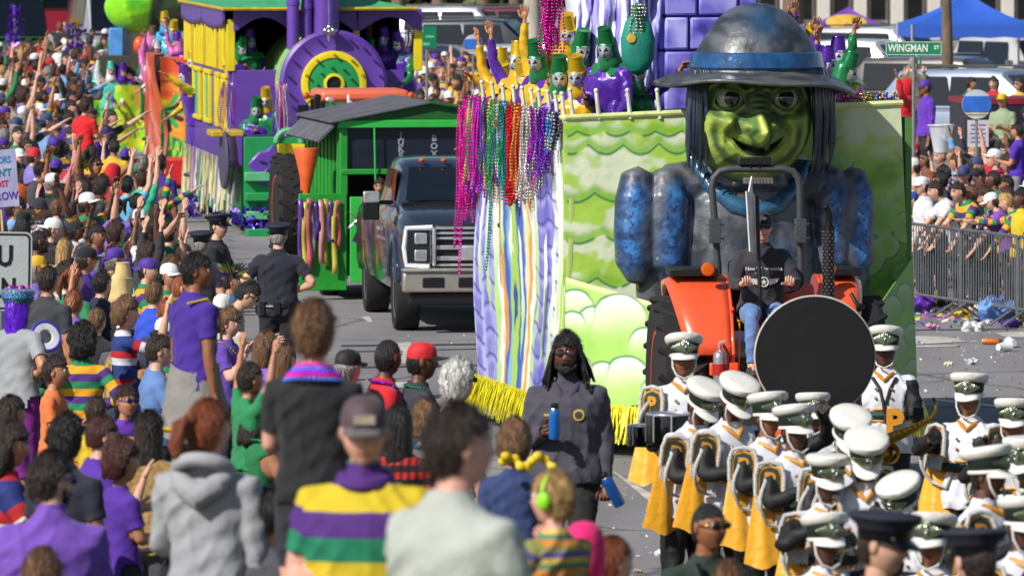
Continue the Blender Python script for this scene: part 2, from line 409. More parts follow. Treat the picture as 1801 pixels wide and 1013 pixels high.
 def extract(vmask, off, wrk, matf=None, nm='garment', loose=None, clamp=()):
  fm = vmask[Fc].all(axis=1); ff = Fc[fm]
  if len(ff) == 0: return None
  ids, inv = np.unique(ff, return_inverse=True); ff = inv.reshape(-1, 4)
  sh_ = np.zeros((nv, 3))
  for (lb, lim) in clamp:
   if lb == 'hem':
    k_ = np.maximum(0, lim-Vl[:, 2])*np.isin(lname, ['pelvis', 'torso', 'th']); upv = np.array(Ml.to_3x3() @ Vector((0, 0, 1))); sh_ += k_[:, None]*upv
   else:
    for i, q in enumerate(seg):
     if q[0] == lb: sh_ -= (np.maximum(0, tt-lim)*(lab == i))[:, None]*np.array(q[2]-q[1])
  P = (V+sh_)[ids]+Nn[ids]*(off+wr_noise(V[ids], wrk))[:, None]
  if loose is not None: P = loose(P, ids)
  m = bpy.data.meshes.new(nm)
  m.from_pydata(P.tolist(), [], [tuple(dict.fromkeys(f)) for f in ff.tolist()])
  if matf is not None: m.polygons.foreach_set('material_index', matf(ids)[ff].max(axis=1).astype(int) if True else 0)
  at = m.attributes.new('st', 'FLOAT', 'POINT'); at.data.foreach_set('value', st[ids].astype(np.float32))
  m.shade_smooth(); m.update(); return m
 tor = (lname == 'torso') | ((lname == 'pelvis') & (Vl[:, 2] > .83))
 collar = (lname == 'neck') & (tt < .12)
 sleeve = lambda ids: (np.isin(lname[ids], ['ua', 'fa']) & (st[ids] > .075)).astype(int)
 P = {}
 def flare(Pp, ids):
  k = np.clip((1.05-Vl[ids][:, 2])/.18, 0, 1)*(lname[ids] != 'ua')*(lname[ids] != 'fa')
  c = np.array(B(0, 0, 1.0)); d = Pp-c; d[:, 2] = 0; return Pp+d*(k*.10)[:, None]
 P['short'] = extract(tor | collar | (ua & (tt < .84)), .014, .008, sleeve, 'shirt', flare, (('hem', .875), ('ua', .66)))
 P['long'] = extract(tor | collar | ua | ((lname == 'fa') & (tt < .99)), .016, .009, sleeve, 'sweatshirt', flare, (('hem', .875), ('fa', .90)))
 P['vest'] = extract(tor | (ua & (tt < .14)), .012, .007, sleeve, 'vest', flare, (('hem', .875), ('ua', .02)))
 peld = lname == 'pelvis'
 P['trousers'] = extract(peld | (lname == 'th') | ((lname == 'shn') & (tt < .99)), .008, .006, None, 'trousers', None, (('shn', .93),))
 P['shorts'] = extract(peld | ((lname == 'th') & (tt < .95)), .010, .005, None, 'shorts', None, (('th', .80),))
 body = MB(); body.v = V.tolist(); body.f = [tuple(dict.fromkeys(f)) for f in Fc.tolist()]; body.m = [0]*len(body.f)
 hs = 1.22 if kid else 1.0
 Mh = Ml.copy(); hc = Ml @ Vector((0, -.022, 1.635))
 Rh = Ml.to_3x3() @ Matrix.Rotation(rad(-lean*.55), 3, 'X') @ Matrix.Rotation(rad(hy), 3, 'Z') @ Matrix.Rotation(rad(hp), 3, 'X')
 Mh = Matrix.Translation(hc+Vector((0, 0, .03 if kid else 0))) @ Rh.to_4x4() @ Matrix.Diagonal((hs, hs, hs, 1))
 hg = HG if hero else HGL
 o = len(body.v); body.v += [tuple(Mh @ Vector(v)) for v in hg.v]; body.f += [tuple(i+o for i in f) for f in hg.f]; body.m += hg.m
 for wrp, hd, side, nrm, sx in hands:
  nf = 8 if hero else 6
  curl = 0.25 if open_hands else 1.6
  for q, (off, ln) in enumerate(((.030, .068), (.010, .078), (-.010, .073), (-.029, .058))):
   p = wrp+hd*.082+side*off; d = (hd+side*off*(5 if open_hands else 1)).normalized(); pts = [p, ]
   for sgm in range(3):
    ax = side; d = Matrix.Rotation(curl*.45*sx, 3, ax) @ d if True else d
    p = p+d*ln/3*1.05; pts.append(p)
   body.limb(pts, [.0105, .0098, .009, .0075], nf, 0)
  d = (hd*.7+side*.9).normalized(); p0 = wrp+hd*.028+side*.026
  body.limb([p0, p0+d*.032, p0+d*.030+(hd*.9+side*.4).normalized()*.030, p0+d*.034+(hd*.95+side*.25).normalized()*.052], [.0145, .013, .0115, .009], nf, 0)
 m = body.mesh('person', [], smooth=180, fixn=False)
 for i in range(4): m.materials.append(None)
 m.polygons.foreach_set('material_index', body.m)
 P['body'] = m; hf = len(shoes.v)//2; hq = len(shoes.f)//2; P['shoes'] = []
 for k_ in (0, 1):
  sm_ = MB(); sm_.v = shoes.v[k_*hf:(k_+1)*hf]; sm_.f = [tuple(i-k_*hf for i in f) for f in shoes.f[k_*hq:(k_+1)*hq]]; sm_.m = [0]*hq; P['shoes'].append(sm_.mesh('shoe', [None], 60))
 P['head'] = Mh; P['torso'] = Ml; P['hands'] = hands
 P['top'] = (Mh @ Vector((0, 0, .118))).z; P['hc'] = Mh.translation.copy(); P['fem'] = False
 PROTO[name] = P; return P
def hair_geo(style, hero=False, hatted=False):
 nu, nv = (56, 40) if hero else (30, 20)
 th = {'short': .012, 'buzz': .004, 'curly': .030, 'afro': .050, 'long': .020, 'pony': .014, 'bob': .022, 'dread': .022, 'quiff': .020}[style]
 vs = []; keep = []
 for j in range(nv+1):
  ph = math.pi*(j/nv)*.80
  for i in range(nu):
   t = 2*math.pi*i/nu
   x = math.sin(ph)*math.cos(t); y = math.sin(ph)*math.sin(t); z = math.cos(ph)
   X, Y, Z = x*.076, y*.097+.004, z*.118
   if z < 0: X *= 1-.18*min(1, -z)**1.5
   front = y < -.15
   hl = .058-.02*abs(x)
   inr = (Z > hl) if front else (Z > (-.075 if y > .25 else -.075+ .11*max(0, min(1, (.25-y)/.4))))
   nzv = noise.noise(Vector((x*3.1, y*3.1, z*3.1+len(style))))+.5*noise.noise(Vector((x*9, y*9, z*4)))
   k = th*(1+(.55 if style in ('curly', 'afro', 'dread') else .30)*nzv)
   if style == 'curly': k += .010*noise.noise(Vector((x*17, y*17, z*17)))
   if style == 'quiff' and front and Z > .05: k += .018
   if style == 'short' and Z < 0: k *= .45
   if hatted and Z > .015: k = -.006 if front or Z > .05 else min(k, .004)
   if not inr: k = -.008
   r = 1+k/.09
   vs.append([X*r, (Y-.004)*r+.004, Z*r, inr, x, y, z])
 if style in ('long', 'bob', 'dread'):
  ln = {'long': .34, 'bob': .14, 'dread': .05}[style]
  for v in vs:
   if v[5] > -.32 and v[2] < .02:
    q = min(1.0, (.02-v[2])/.11)
    nz_ = noise.noise(Vector((v[4]*6, v[5]*6, 1)))
    v[2] -= q*ln*(1+.25*nz_); v[0] *= 1+.25*q; v[1] = v[1]*(1+.12*q)+.012*q; v[3] = True
    v[0] += .010*q*noise.noise(Vector((v[4]*8, v[5]*8, v[2]*12)))
 if style == 'afro' and not hatted:
  for v in vs:
   if v[3]: v[0] *= 1.05; v[2] *= 1.06
 fs = []
 for j in range(nv):
  for i in range(nu):
   i2 = (i+1) % nu; f = (j*nu+i, (j+1)*nu+i, (j+1)*nu+i2, j*nu+i2)
   if any(vs[k][3] for k in f): fs.append(f)
 mb = MB(); mb.add([v[:3] for v in vs], fs)
 rr = random.Random(9); ns = 620 if hero else 170; bl_ = [v for v in vs if v[3] and not (hatted and v[2] > .02)]
 for _ in range(ns if bl_ else 0):
  v = rr.choice(bl_); p = Vector(v[:3])*rr.uniform(.99, 1.035); nd = Vector((v[4], v[5], v[6])).normalized(); dn = Vector((rr.uniform(-.35, .35), .35+rr.uniform(-.3, .3), -1.0)); dn = (dn-nd*dn.dot(nd))
  if dn.length < .1: continue
  dn.normalize(); L2 = rr.uniform(.02, .05)*(1.6 if style in ('long', 'bob') else .8 if style in ('curly', 'afro', 'buzz') else 1); lift = .16 if style in ('curly', 'afro') else .05; sd_ = nd.cross(dn)*rr.uniform(.0012, .0026)
  if style == 'buzz': continue
  a, b, c_ = p-nd*.004, p+dn*L2*.5+nd*(.004+lift*L2), p+dn*L2+nd*(rr.uniform(-.05, .5)*lift*L2)
  mb.add([a-sd_, a+sd_, b+sd_, b-sd_, c_+sd_*.3, c_-sd_*.3], [(0, 1, 2, 3), (3, 2, 4, 5)])
 if style == 'pony':
  mb.sph((0, .115, .05), (.035, .03, .035), 8, 6); mb.limb([(0, .13, .05), (0, .175, .03), (.005, .19, -.06), (.0, .165, -.17)], [.022, .036, .036, .008], 8)
 if style == 'dread':
  rr = random.Random(5)
  for k in range(60):
   a = -.42+ (math.pi+.84)*(k%30)/29+rr.uniform(-.05,.05); x = math.cos(a)*.085; y = math.sin(a)*.098
   l = rr.uniform(.13, .27)
   p0 = Vector((x*.6, y*.6+.01, .09)); p1 = Vector((x*1.12, y*1.1, .01)); e_ = rr.uniform(1, 1.25); p2 = Vector((x*1.22*e_+rr.uniform(-.015, .015), y*1.15+rr.uniform(-.015, .015), -l*.5)); p3 = Vector((x*1.30*e_+rr.uniform(-.035, .035), y*1.15+rr.uniform(-.03, .02), -l))
   mb.limb([p0, p1, p2, p3], [.008, .0105, .0095, .005], 6)
 return mb
_W = {}
def wear(key, hero=False):
 """shared meshes worn on the head or neck, each a list of (name, mesh, slots, is_subpart)"""
 k2 = (key, hero)
 if k2 in _W: return _W[k2]
 out = []
 if key.startswith('hair_'): mb = hair_geo(key[5:].replace('+', ''), hero, key.endswith('+')); out = [('hair', mb.mesh('hair', [None], 180, False))]
 elif key == 'cap' or key == 'cap_back':
  a = MB(); sg = 1 if key == 'cap' else -1
  a.lathe([(.088, .028), (.0895, .045), (.087, .075), (.076, .105), (.052, .126), (.02, .134), (.001, .135)], 20, (0, 0, 0), 0, None, .93, 1.14)
  a.sph((0, 0, .134), .007, 6, 4)
  b = MB(); pts = []
  vs = []; n = 12
  for i in range(n+1):
   t = math.pi*i/n; x = math.cos(t)
   vs.append(Vector((x*.076, -sg*(.050+.045*math.sin(t)), .040))); vs.append(Vector((x*.074, -sg*(.055+.125*math.sin(t)), .040-.006-.018*x*x)))
  o = len(vs); vs2 = vs+[v+Vector((0, 0, -.005)) for v in vs]
  fs = []
  for i in range(n):
   q = (2*i, 2*i+1, 2*i+3, 2*i+2); fs += [q, tuple(o+k for k in reversed(q))]; fs.append((2*i+1, o+2*i+1, o+2*i+3, 2*i+3))
  b.add(vs2, fs); out = [('cap', a.mesh('cap', [None], 60)), ('>brim', b.mesh('brim', [None], 60))]
 elif key == 'beanie':
  a = MB(); a.lathe([(.087, .010), (.092, .02), (.090, .05), (.080, .095), (.055, .130), (.02, .145), (.001, .147)], 20, (0, 0, 0), 0, None, .95, 1.15); a.torus((0, 0, .022), .088, .011, 20, 6, 0, Matrix.Diagonal((.97, 1.15, 1)))
  out = [('knit_hat', a.mesh('knit_hat', [None], 180))]
 elif key == 'hood':
  a = MB()
  a.lathe([(.075, -.16), (.105, -.10), (.108, -.02), (.105, .05), (.090, .10), (.055, .135), (.001, .148)], 20, (0, .022, 0), 0, None, .95, 1.12)
  out = [('hood', a.mesh('hood', [None], 180))]
 elif key == 'police':
  a = MB(); a.lathe([(.086, .020), (.089, .03), (.090, .065), (.125, .098), (.134, .112), (.128, .122), (.07, .130), (.001, .131)], 24, (0, 0, 0), 0, None, .97, 1.12, True, [1, 1, 0, 0, 0, 0, 0])
  Mx = Matrix.Rotation(rad(-6), 3, 'X'); a2 = MB()
  a2.v = [tuple(Mx @ Vector(v)) for v in a.v]; a2.f = a.f; a2.m = a.m
  b = MB(); n = 12; vs = []
  for i in range(n+1):
   t = math.pi*i/n; x = math.cos(t); vs.append(Vector((x*.083, -.045-.055*math.sin(t), .040))); vs.append(Vector((x*.078, -.045-.115*math.sin(t), .012+.006*x*x)))
  fs = [(2*i, 2*i+1, 2*i+3, 2*i+2) for i in range(n)]; b.add(vs, fs); o = len(b.v); b.add([v+Vector((0, 0, -.004)) for v in vs], [tuple(reversed(f)) for f in fs])
  c = MB(); c.prism([(-.018, .058), (.018, .058), (.024, .075), (.014, .10), (0, .108), (-.014, .10), (-.024, .075)], -.118, -.108)
  c.sph((-.075, -.068, .045), .007, 6, 4); c.sph((.075, -.068, .045), .007, 6, 4)
  out = [('police_cap', a2.mesh('police_cap', [None, None], 50)), ('>visor', b.mesh('visor', [None], 60)), ('>badge', c.mesh('badge', [None], 40))]
 elif key == 'shako':
  a = MB(); Mx = Matrix.Rotation(rad(-9), 3, 'X') @ Matrix.Diagonal((1.04, 1.03, 1.16))
  def tr(q):
   q.v = [tuple(Mx @ Vector((v[0], v[1], v[2]-.006))) for v in q.v]; return q
  a.lathe([(.092, .020), (.094, .045), (.098, .048), (.104, .085), (.110, .105)], 28, (0, 0, 0), 0, None, .95, 1.12, True)
  t = MB(); t.lathe([(.108, .098), (.126, .108), (.137, .128), (.136, .146), (.122, .156), (.06, .158), (.001, .157)], 28, (0, -.004, .0), 0, Matrix.Rotation(rad(-5), 3, 'X'), .95, 1.12)
  w1 = MB(); w1.torus((0, 0, .032), .096, .010, 28, 8, 0, Matrix.Diagonal((.95, 1.12, 1)))
  b = MB(); n = 14; vs = []
  for i in range(n+1):
   q = math.pi*i/n; x = math.cos(q); vs.append(Vector((x*.090, -.045-.062*math.sin(q), .034))); vs.append(Vector((x*.086, -.040-.135*math.sin(q), .000+.010*x*x)))
  fs = [(2*i, 2*i+1, 2*i+3, 2*i+2) for i in range(n)]; b.add(vs, fs); b.add([v+Vector((0, 0, -.006)) for v in vs], [tuple(reversed(f)) for f in fs])
  for i in range(n): b.add([vs[2*i+1], vs[2*i+3], vs[2*i+3]-Vector((0, 0, .006)), vs[2*i+1]-Vector((0, 0, .006))], [(0, 1, 2, 3)])
  c = MB()
  for ang in range(-48, 49, 8):
   a_ = rad(ang); h_ = .050*(1-abs(ang)/62); x0 = math.sin(a_)*.106; y0 = -math.cos(a_)*.128
   c.sph((x0, y0, .075), (.012, .006, h_*.9), 6, 5)
  c.sph((0, -.133, .078), (.024, .008, .030), 10, 8)
  d = MB(); d.torus((0, -.141, .082), .014, .004, 14, 6, 0, Matrix.Rotation(rad(90), 3, 'X')); d.limb([(.010, -.142, .090), (.020, -.142, .110), (.026, -.138, .125)], .0035, 5)
  s_ = MB(); s_.limb([(-.082, -.035, .025), (-.080, -.06, -.045), (-.055, -.085, -.098), (0, -.105, -.122), (.055, -.085, -.098), (.080, -.06, -.045), (.082, -.035, .025)], .0075, 6)
  out = [('shako', tr(a).mesh('shako', [None], 50)), ('>crown', tr(t).mesh('crown', [None], 50)), ('>trim', tr(w1).mesh('trim', [None], 180)), ('>visor', tr(b).mesh('visor', [None], 60)),
    ('>badge', tr(c).mesh('badge', [None], 50)), ('>emblem', tr(d).mesh('emblem', [None], 60)), ('>chin_strap', s_.mesh('chin_strap', [None], 60))]
 elif key == 'bucket':   # tall metallic bucket crown over a cloth hood (float riders)
  a = MB(); a.lathe([(.094, .058), (.090, .066), (.084, .070), (.066, .205), (.071, .210), (.068, .218), (.052, .205)], 18, (0, .0, .0), 0, None, 1, 1.05)
  h = MB(); h.lathe([(.14, -.20), (.118, -.12), (.098, -.04), (.098, .04), (.088, .085), (.05, .115), (.001, .12)], 20, (0, .026, .0), 0, None, .95, 1.0)
  out = [('bucket_hat', a.mesh('bucket_hat', [None], 40)), ('hood', h.mesh('hood', [None], 180))]
 elif key == 'mask':
  a = MB(); vs = []; nu, nv = 14, 12
  for j in range(nv+1):
   for i in range(nu+1):
    X = (-1+2*i/nu)*.070; Z = -.075+.165*j/nv; q = 1-(X/.080)**2-((Z-.005)/.125)**2
    Y = -.101*max(.05, q)**.5-.006; Y -= .020*math.exp(-(X/.013)**2)*max(0, min(1, (.03-Z)/.04))*(1 if Z > -.03 else math.exp(-((Z+.03)/.012)**2))
    vs.append((X, Y, Z))
  fs = []; ms = []
  for j in range(nv):
   for i in range(nu):
    f = (j*(nu+1)+i, j*(nu+1)+i+1, (j+1)*(nu+1)+i+1, (j+1)*(nu+1)+i); cx = sum(vs[k][0] for k in f)/4; cz = sum(vs[k][2] for k in f)/4
    eye = ((abs(cx)-.031)/.017)**2+((cz-.018)/.014)**2 < 1; fs.append(f); ms.append(1 if eye or abs(cz+.052) < .006 and abs(cx) < .02 else 0)
  a.v = vs; a.f = fs; a.m = ms; out = [('mask', a.mesh('mask', [None, None], 180))]
 elif key == 'glasses':
  a = MB()
  for sx in (-1, 1):
   a.sph((sx*.033, -.100, .016), (.028, .008, .019), 12, 6); a.limb([(sx*.060, -.094, .020), (sx*.078, -.05, .018), (sx*.079, .01, .010)], .004, 5, 1)
  a.limb([(-.010, -.106, .022), (.010, -.106, .022)], .004, 5, 1); out = [('sunglasses', a.mesh('sunglasses', [None, None], 60))]
 elif key in ('beads', 'beads2'):
  a = MB(); rb = .0095 if key == 'beads' else .013
  for ring in range(1 if key == 'beads' else 3):
   dz = .03*ring; N = int((44 if key == 'beads' else 30))
   for i in range(N):
    t = 2*math.pi*i/N; x = math.cos(t)*(.104+.008*ring); y = math.sin(t); zz = 1.468 + (.015*y if y > 0 else 0) - (max(0, -y)**1.6)*(.17+dz)
    a.sph((x, (y*.10 if y > 0 else y*.152)-.006, zz+.004), rb, 6, 4)
  out = [('bead_necklace', a.mesh('bead_necklace', [None], 180))]
 elif key == 'beard':
  a = MB(); a.sph((0, -.058, -.082), (.050, .042, .042), 14, 10); a.limb([(-.062, -.03, -.03), (-.055, -.06, -.07), (0, -.092, -.098), (.055, -.06, -.07), (.062, -.03, -.03)], .013, 8)
  a.limb([(-.028, -.098, -.048), (0, -.105, -.036), (.028, -.098, -.048)], .006, 6); out = [('beard', a.mesh('beard', [None], 180))]
 elif key == 'feathers':
  a = MB(); rr = random.Random(3)
  for k in range(70):
   d = Vector((rr.uniform(-1, 1), rr.uniform(-1, 1), rr.uniform(-.1, 1.1))).normalized(); p = Vector((0, 0, .06)); q = p+d*rr.uniform(.16, .26); sd_ = d.cross(Vector((.3, .5, .2))).normalized()*.022
   a.add([p+d*.08, p+d*.15+sd_, q, p+d*.15-sd_], [(0, 1, 2, 3)], k % 3)
  out = [('feather_headdress', a.mesh('feather_headdress', [None, None, None], None, False))]
 elif key == 'earphones':
  a = MB(); a.torus((0, .0, .02), .098, .008, 20, 6, 0, Matrix.Rotation(rad(90), 3, 'X'), 0, math.pi)
  for sx in (-1, 1): a.sph((sx*.09, .005, .0), (.022, .036, .042), 12, 8)
  out = [('ear_defenders', a.mesh('ear_defenders', [None], 60))]
 _W[k2] = out; return out
def set_slots(o, mats):
 for sl, m in zip(o.material_slots, mats):
  sl.link = 'OBJECT'; sl.material = m
EYEW = mat('eye_white', '#d8d4cc', .3, 0, 0, bump=0); EYED = mat('eye_dark', '#120d0a', .25, 0, 0, bump=0)
SKINS = {'light': ('#c79a82', '#a8605a'), 'tan': ('#b07a5c', '#8e4a44'), 'pink': ('#cf9b88', '#b0645e'), 'brown': ('#8a583c', '#6e3830'), 'dark': ('#5e3a29', '#5e2f2b'), 'olive': ('#a0714f', '#86493e')}
def skin(k):
 a, b = SKINS[k]
 return mat('skin_'+k, a, .5, 0, .10, 20, .08, 90), mat('lips_'+k, b, .45, 0, .1)
HAIRC = {'black': '#14100f', 'dark': '#2a1c15', 'brown': '#3a261b', 'light': '#6c4c31', 'blond': '#b08d58', 'red': '#82401f', 'grey': '#8a8580', 'white': '#d9d4cb', 'auburn': '#40180f'}
def hairm(k): return mat('hair_'+k, HAIRC[k], .5, 0, .55, 40, 1.0, 110, stretch=(1, 1, .10))
_CLOTH = {}
def cloth(c, rough=.88):
 return mat('cloth_'+c.strip('#'), c, rough, 0, .10, 5, .55, 13, sheen=.1)
MG = ['#4e2a84', '#caa21e', '#1f7a4a', '#caa21e']
RUGBY = stripe_mat('rugby_stripes', ['#d99c18', '#4b2a78', '#1d7d4c', '#d99c18', '#4b2a78', '#1d7d4c'], .062)
POLO = stripe_mat('polo_stripes', ['#bfa81c', '#4a2372', '#127454', '#bfa81c', '#4a2372', '#127454', '#4a2372'], .085)
PLAID = stripe_mat('red_plaid', ['#b51c1c', '#2a1416', '#c02222', '#190f10'], .04, True)
BLUEPLAID = stripe_mat('pale_plaid', ['#9a9aa8', '#8a3038', '#c8c4c8', '#39466a'], .03, True)
ALLP = []
def person(px, py, pose, label, s=None, h=1.75, rz=0., shirt=('short', '#222228'), pants=('trousers', '#20242e'), sk='light', hair=('short', 'brown'),
   hat=None, extra=(), group=None, scale_to=None, z=None, cat='person', hero=False, P=None, parent_z=None, shoes='#2a2a2a', loc=None, solve=True, fixz=False):
 """px,py = top of head in the photograph; height h. s given -> distance fixed, otherwise from the flat street."""
 P = P or PROTO[pose]; k = h/1.75; top = P['top']*k
 if s is None: s = (py-YH)/(H-top-(z or 0)) if solve else s
 if loc is None:
  w_ = W(px, py, s); base = Vector((w_.x, w_.y, w_.z-top))
  off = Matrix.Rotation(rad(rz), 3, 'Z') @ Vector((P['hc'].x, P['hc'].y, 0))*k
  base.x -= off.x; base.y -= off.y
  if z is not None: base.z = z
 else: base = Vector(loc)
 if abs(base.z) < .06 and z is None: base.z = 0.0
 o = link('person', P['body']); o.location = base; o.rotation_euler = (0, 0, rad(rz)); o.scale = (k, k, k)
 s1, s2 = skin(sk); set_slots(o, (s1, s2, EYEW, EYED)); tag(o, label, cat, group)
 ALLP.append(o)
 if shirt:
  st_, c = shirt[0], shirt[1]; m1 = c if not isinstance(c, str) else cloth(c)
  m2 = m1 if len(shirt) < 3 else (shirt[2] if not isinstance(shirt[2], str) else cloth(shirt[2]))
  g = link({'short': 'shirt', 'long': 'sweatshirt', 'vest': 'vest'}[st_], P[st_], o)
  if not len(P[st_].materials): P[st_].materials.append(None); P[st_].materials.append(None)
  set_slots(g, (m1, m2))
 if pants:
  me = P[pants[0]]
  if not len(me.materials): me.materials.append(None)
  g = link(pants[0], me, o); set_slots(g, (pants[1] if not isinstance(pants[1], str) else cloth(pants[1]),))
  for sm_ in P['shoes']: set_slots(link('shoe', sm_, o), (cloth(shoes, .6),))
 def put(key, mats, tor=False):
  M = P['torso'] if tor else P['head']; par = o
  for nm, me in wear(key, hero):
   sub = nm.startswith('>'); g = link(nm.lstrip('>'), me, par if sub else o, Matrix.Identity(4) if sub else M)
   if not sub: par = g
   mm = mats.get(nm) if isinstance(mats, dict) else mats
   if mm is None: mm = mats.get('*')
   set_slots(g, mm if isinstance(mm, (tuple, list)) else (mm, mm, mm))
 if hair: put('hair_'+hair[0]+('+' if hat and hat[0] != 'feathers' else ''), hairm(hair[1]))
 if hat:
  c = hat[1] if not isinstance(hat[1], str) else cloth(hat[1], .7)
  if isinstance(c, dict): put(hat[0], c)
  else: put(hat[0], {'*': c, '>brim': (hat[2] if len(hat) > 2 and not isinstance(hat[2], str) else (cloth(hat[2], .6) if len(hat) > 2 else c))})
 for e in extra:
  put(e[0], e[1], tor=e[0].startswith('beads'))
 return o
def police_hat(): return ('police', {'police_cap': (mat('police_navy', '#1d1f30', .8), mat('police_band', '#0c0c12', .35)), '>visor': mat('visor_black', '#08080a', .12, bump=0), '>badge': mat('silver', '#c8c8c8', .25, 1, bump=0)})
def shako_hat(): return ('shako', {'shako': mat('shako_green', '#10201a', .7), '>crown': mat('shako_white', '#dcdad2', .35, var=.05), '>trim': mat('shako_white', '#dcdad2', .35), '>visor': mat('visor_white', '#e2e0d8', .2, var=.04, bump=0),
 '>badge': mat('shako_badge', '#8a9278', .22, .8), '>emblem': mat('silver', '#c8c8c8', .25, 1, bump=0), '>chin_strap': mat('strap_white', '#c9c6c0', .5)})
# ================================================================ helpers for sculpted props
def grow(mb, vox, it=3):
 me = mb.mesh('tmp', [], smooth=None, fixn=False); o = bpy.data.objects.new('tmp', me); COL.objects.link(o)
 rm = o.modifiers.new('r', 'REMESH'); rm.mode = 'VOXEL'; rm.voxel_size = vox
 s_ = o.modifiers.new('s', 'SMOOTH'); s_.factor = .5; s_.iterations = it
 m2 = bpy.data.meshes.new_from_object(o.evaluated_get(bpy.context.evaluated_depsgraph_get()))
 bpy.data.objects.remove(o); bpy.data.meshes.remove(me); return m2
def paint(me, colf, m):
 n = len(me.vertices); V = np.empty(n*3); me.vertices.foreach_get('co', V); V = V.reshape(-1, 3); Cc = colf(V)
 ca = me.color_attributes.new('Col', 'FLOAT_COLOR', 'POINT')
 ca.data.foreach_set('color', np.hstack([np.clip(Cc, 0, 1), np.ones((n, 1))]).astype(np.float32).ravel())
 me.materials.clear(); me.materials.append(m); me.shade_smooth(); return me
def pld(x, y, pts):
 d = np.full(x.shape, 1e9)
 for (x0, y0), (x1, y1) in zip(pts[:-1], pts[1:]):
  dx, dy = x1-x0, y1-y0; t = np.clip(((x-x0)*dx+(y-y0)*dy)/(dx*dx+dy*dy+1e-9), 0, 1)
  d = np.minimum(d, np.hypot(x-x0-t*dx, y-y0-t*dy))
 return d
LINEG = C('#2c7a52'); WHT = C('#eef0e4')
def clouds_up(x, y, col, circ, top=C('#f2f6ea'), bot=C('#a9cf62'), lw=2.2, line=LINEG):
 for cx, cy, r in circ:
  x2 = x+(fbm(x/23, y/23, int(cx))-.5)*7
  d = np.where(y < cy, np.hypot(x2-cx, y-cy)-r, np.abs(x2-cx)-r*(1+.10*np.clip((y-cy)/r, 0, 3)))
  t = np.clip((y-(cy-r))/(2.3*r), 0, 1); side = np.clip(.5-(x2-cx)/(2.2*r), 0, 1)
  inside = mixc(top, bot, t**.8*.85+.2*(1-side)*t+.10*fbm(x/12, y/12, 5))
  fade = np.clip(1-(y-cy)/(1.3*r), 0, 1)
  m_ = sst(1.2, -1.2, d)*np.where(y > cy, fade, 1)
  col = mixc(col, inside, m_)
  col = mixc(col, line, gau(d, lw)*np.clip(1.15-(y-(cy-r))/(1.25*r), 0, 1)*.9)
 return col
PAINTED = attr_mat('float_paint', .5, .06, .12, 14)
GLOSSY = attr_mat('papier_mache_gloss', .40, .16, .30, 12)
SIL = mat('silver', '#c8c8c8', .25, 1, bump=0)
# ================================================================ witch float
FS = 185.0; gy = YH+H*FS
f1 = thing('witch_float', 'green and lavender parade float with giant green witch behind the orange tractor', 'parade float', G(1297, FS), rad(10))
def fx(px): return (px-1297)/182.2
def fz(py): return (gy-py)/FS
def fxy(px, y): return fx(px)+y*.176
def quad_pos(TL, TR, BR, BL, y=(0, 0, 0, 0), bulge=0.0, inv=True):
 def f(u, v):     # v=0 bottom, 1 top; corners in photo px with local depths y (TL,TR,BR,BL)
  px = (BL[0]*(1-u)+BR[0]*u)*(1-v)+(TL[0]*(1-u)+TR[0]*u)*v
  py = (BL[1]*(1-u)+BR[1]*u)*(1-v)+(TL[1]*(1-u)+TR[1]*u)*v
  yy = (y[3]*(1-u)+y[2]*u)*(1-v)+(y[0]*(1-u)+y[1]*u)*v
  return px, py, yy
 return f
def art_panel(name, parent, quad, ys, colf, nu, nv, X, Z, back=(0, .05, 0), wav=.006):
 q = quad_pos(*quad, y=ys)
 def pos(u, v):
  px, py, yy = q(u, v)
  return np.stack([X(px), yy+wav*(fbm(px/45, py/45, 3)-.5)*2, Z(py)], 1)
 return sheet(name, pos, lambda u, v: colf(*q(u, v)[:2]), nu, nv, PAINTED, parent, back)
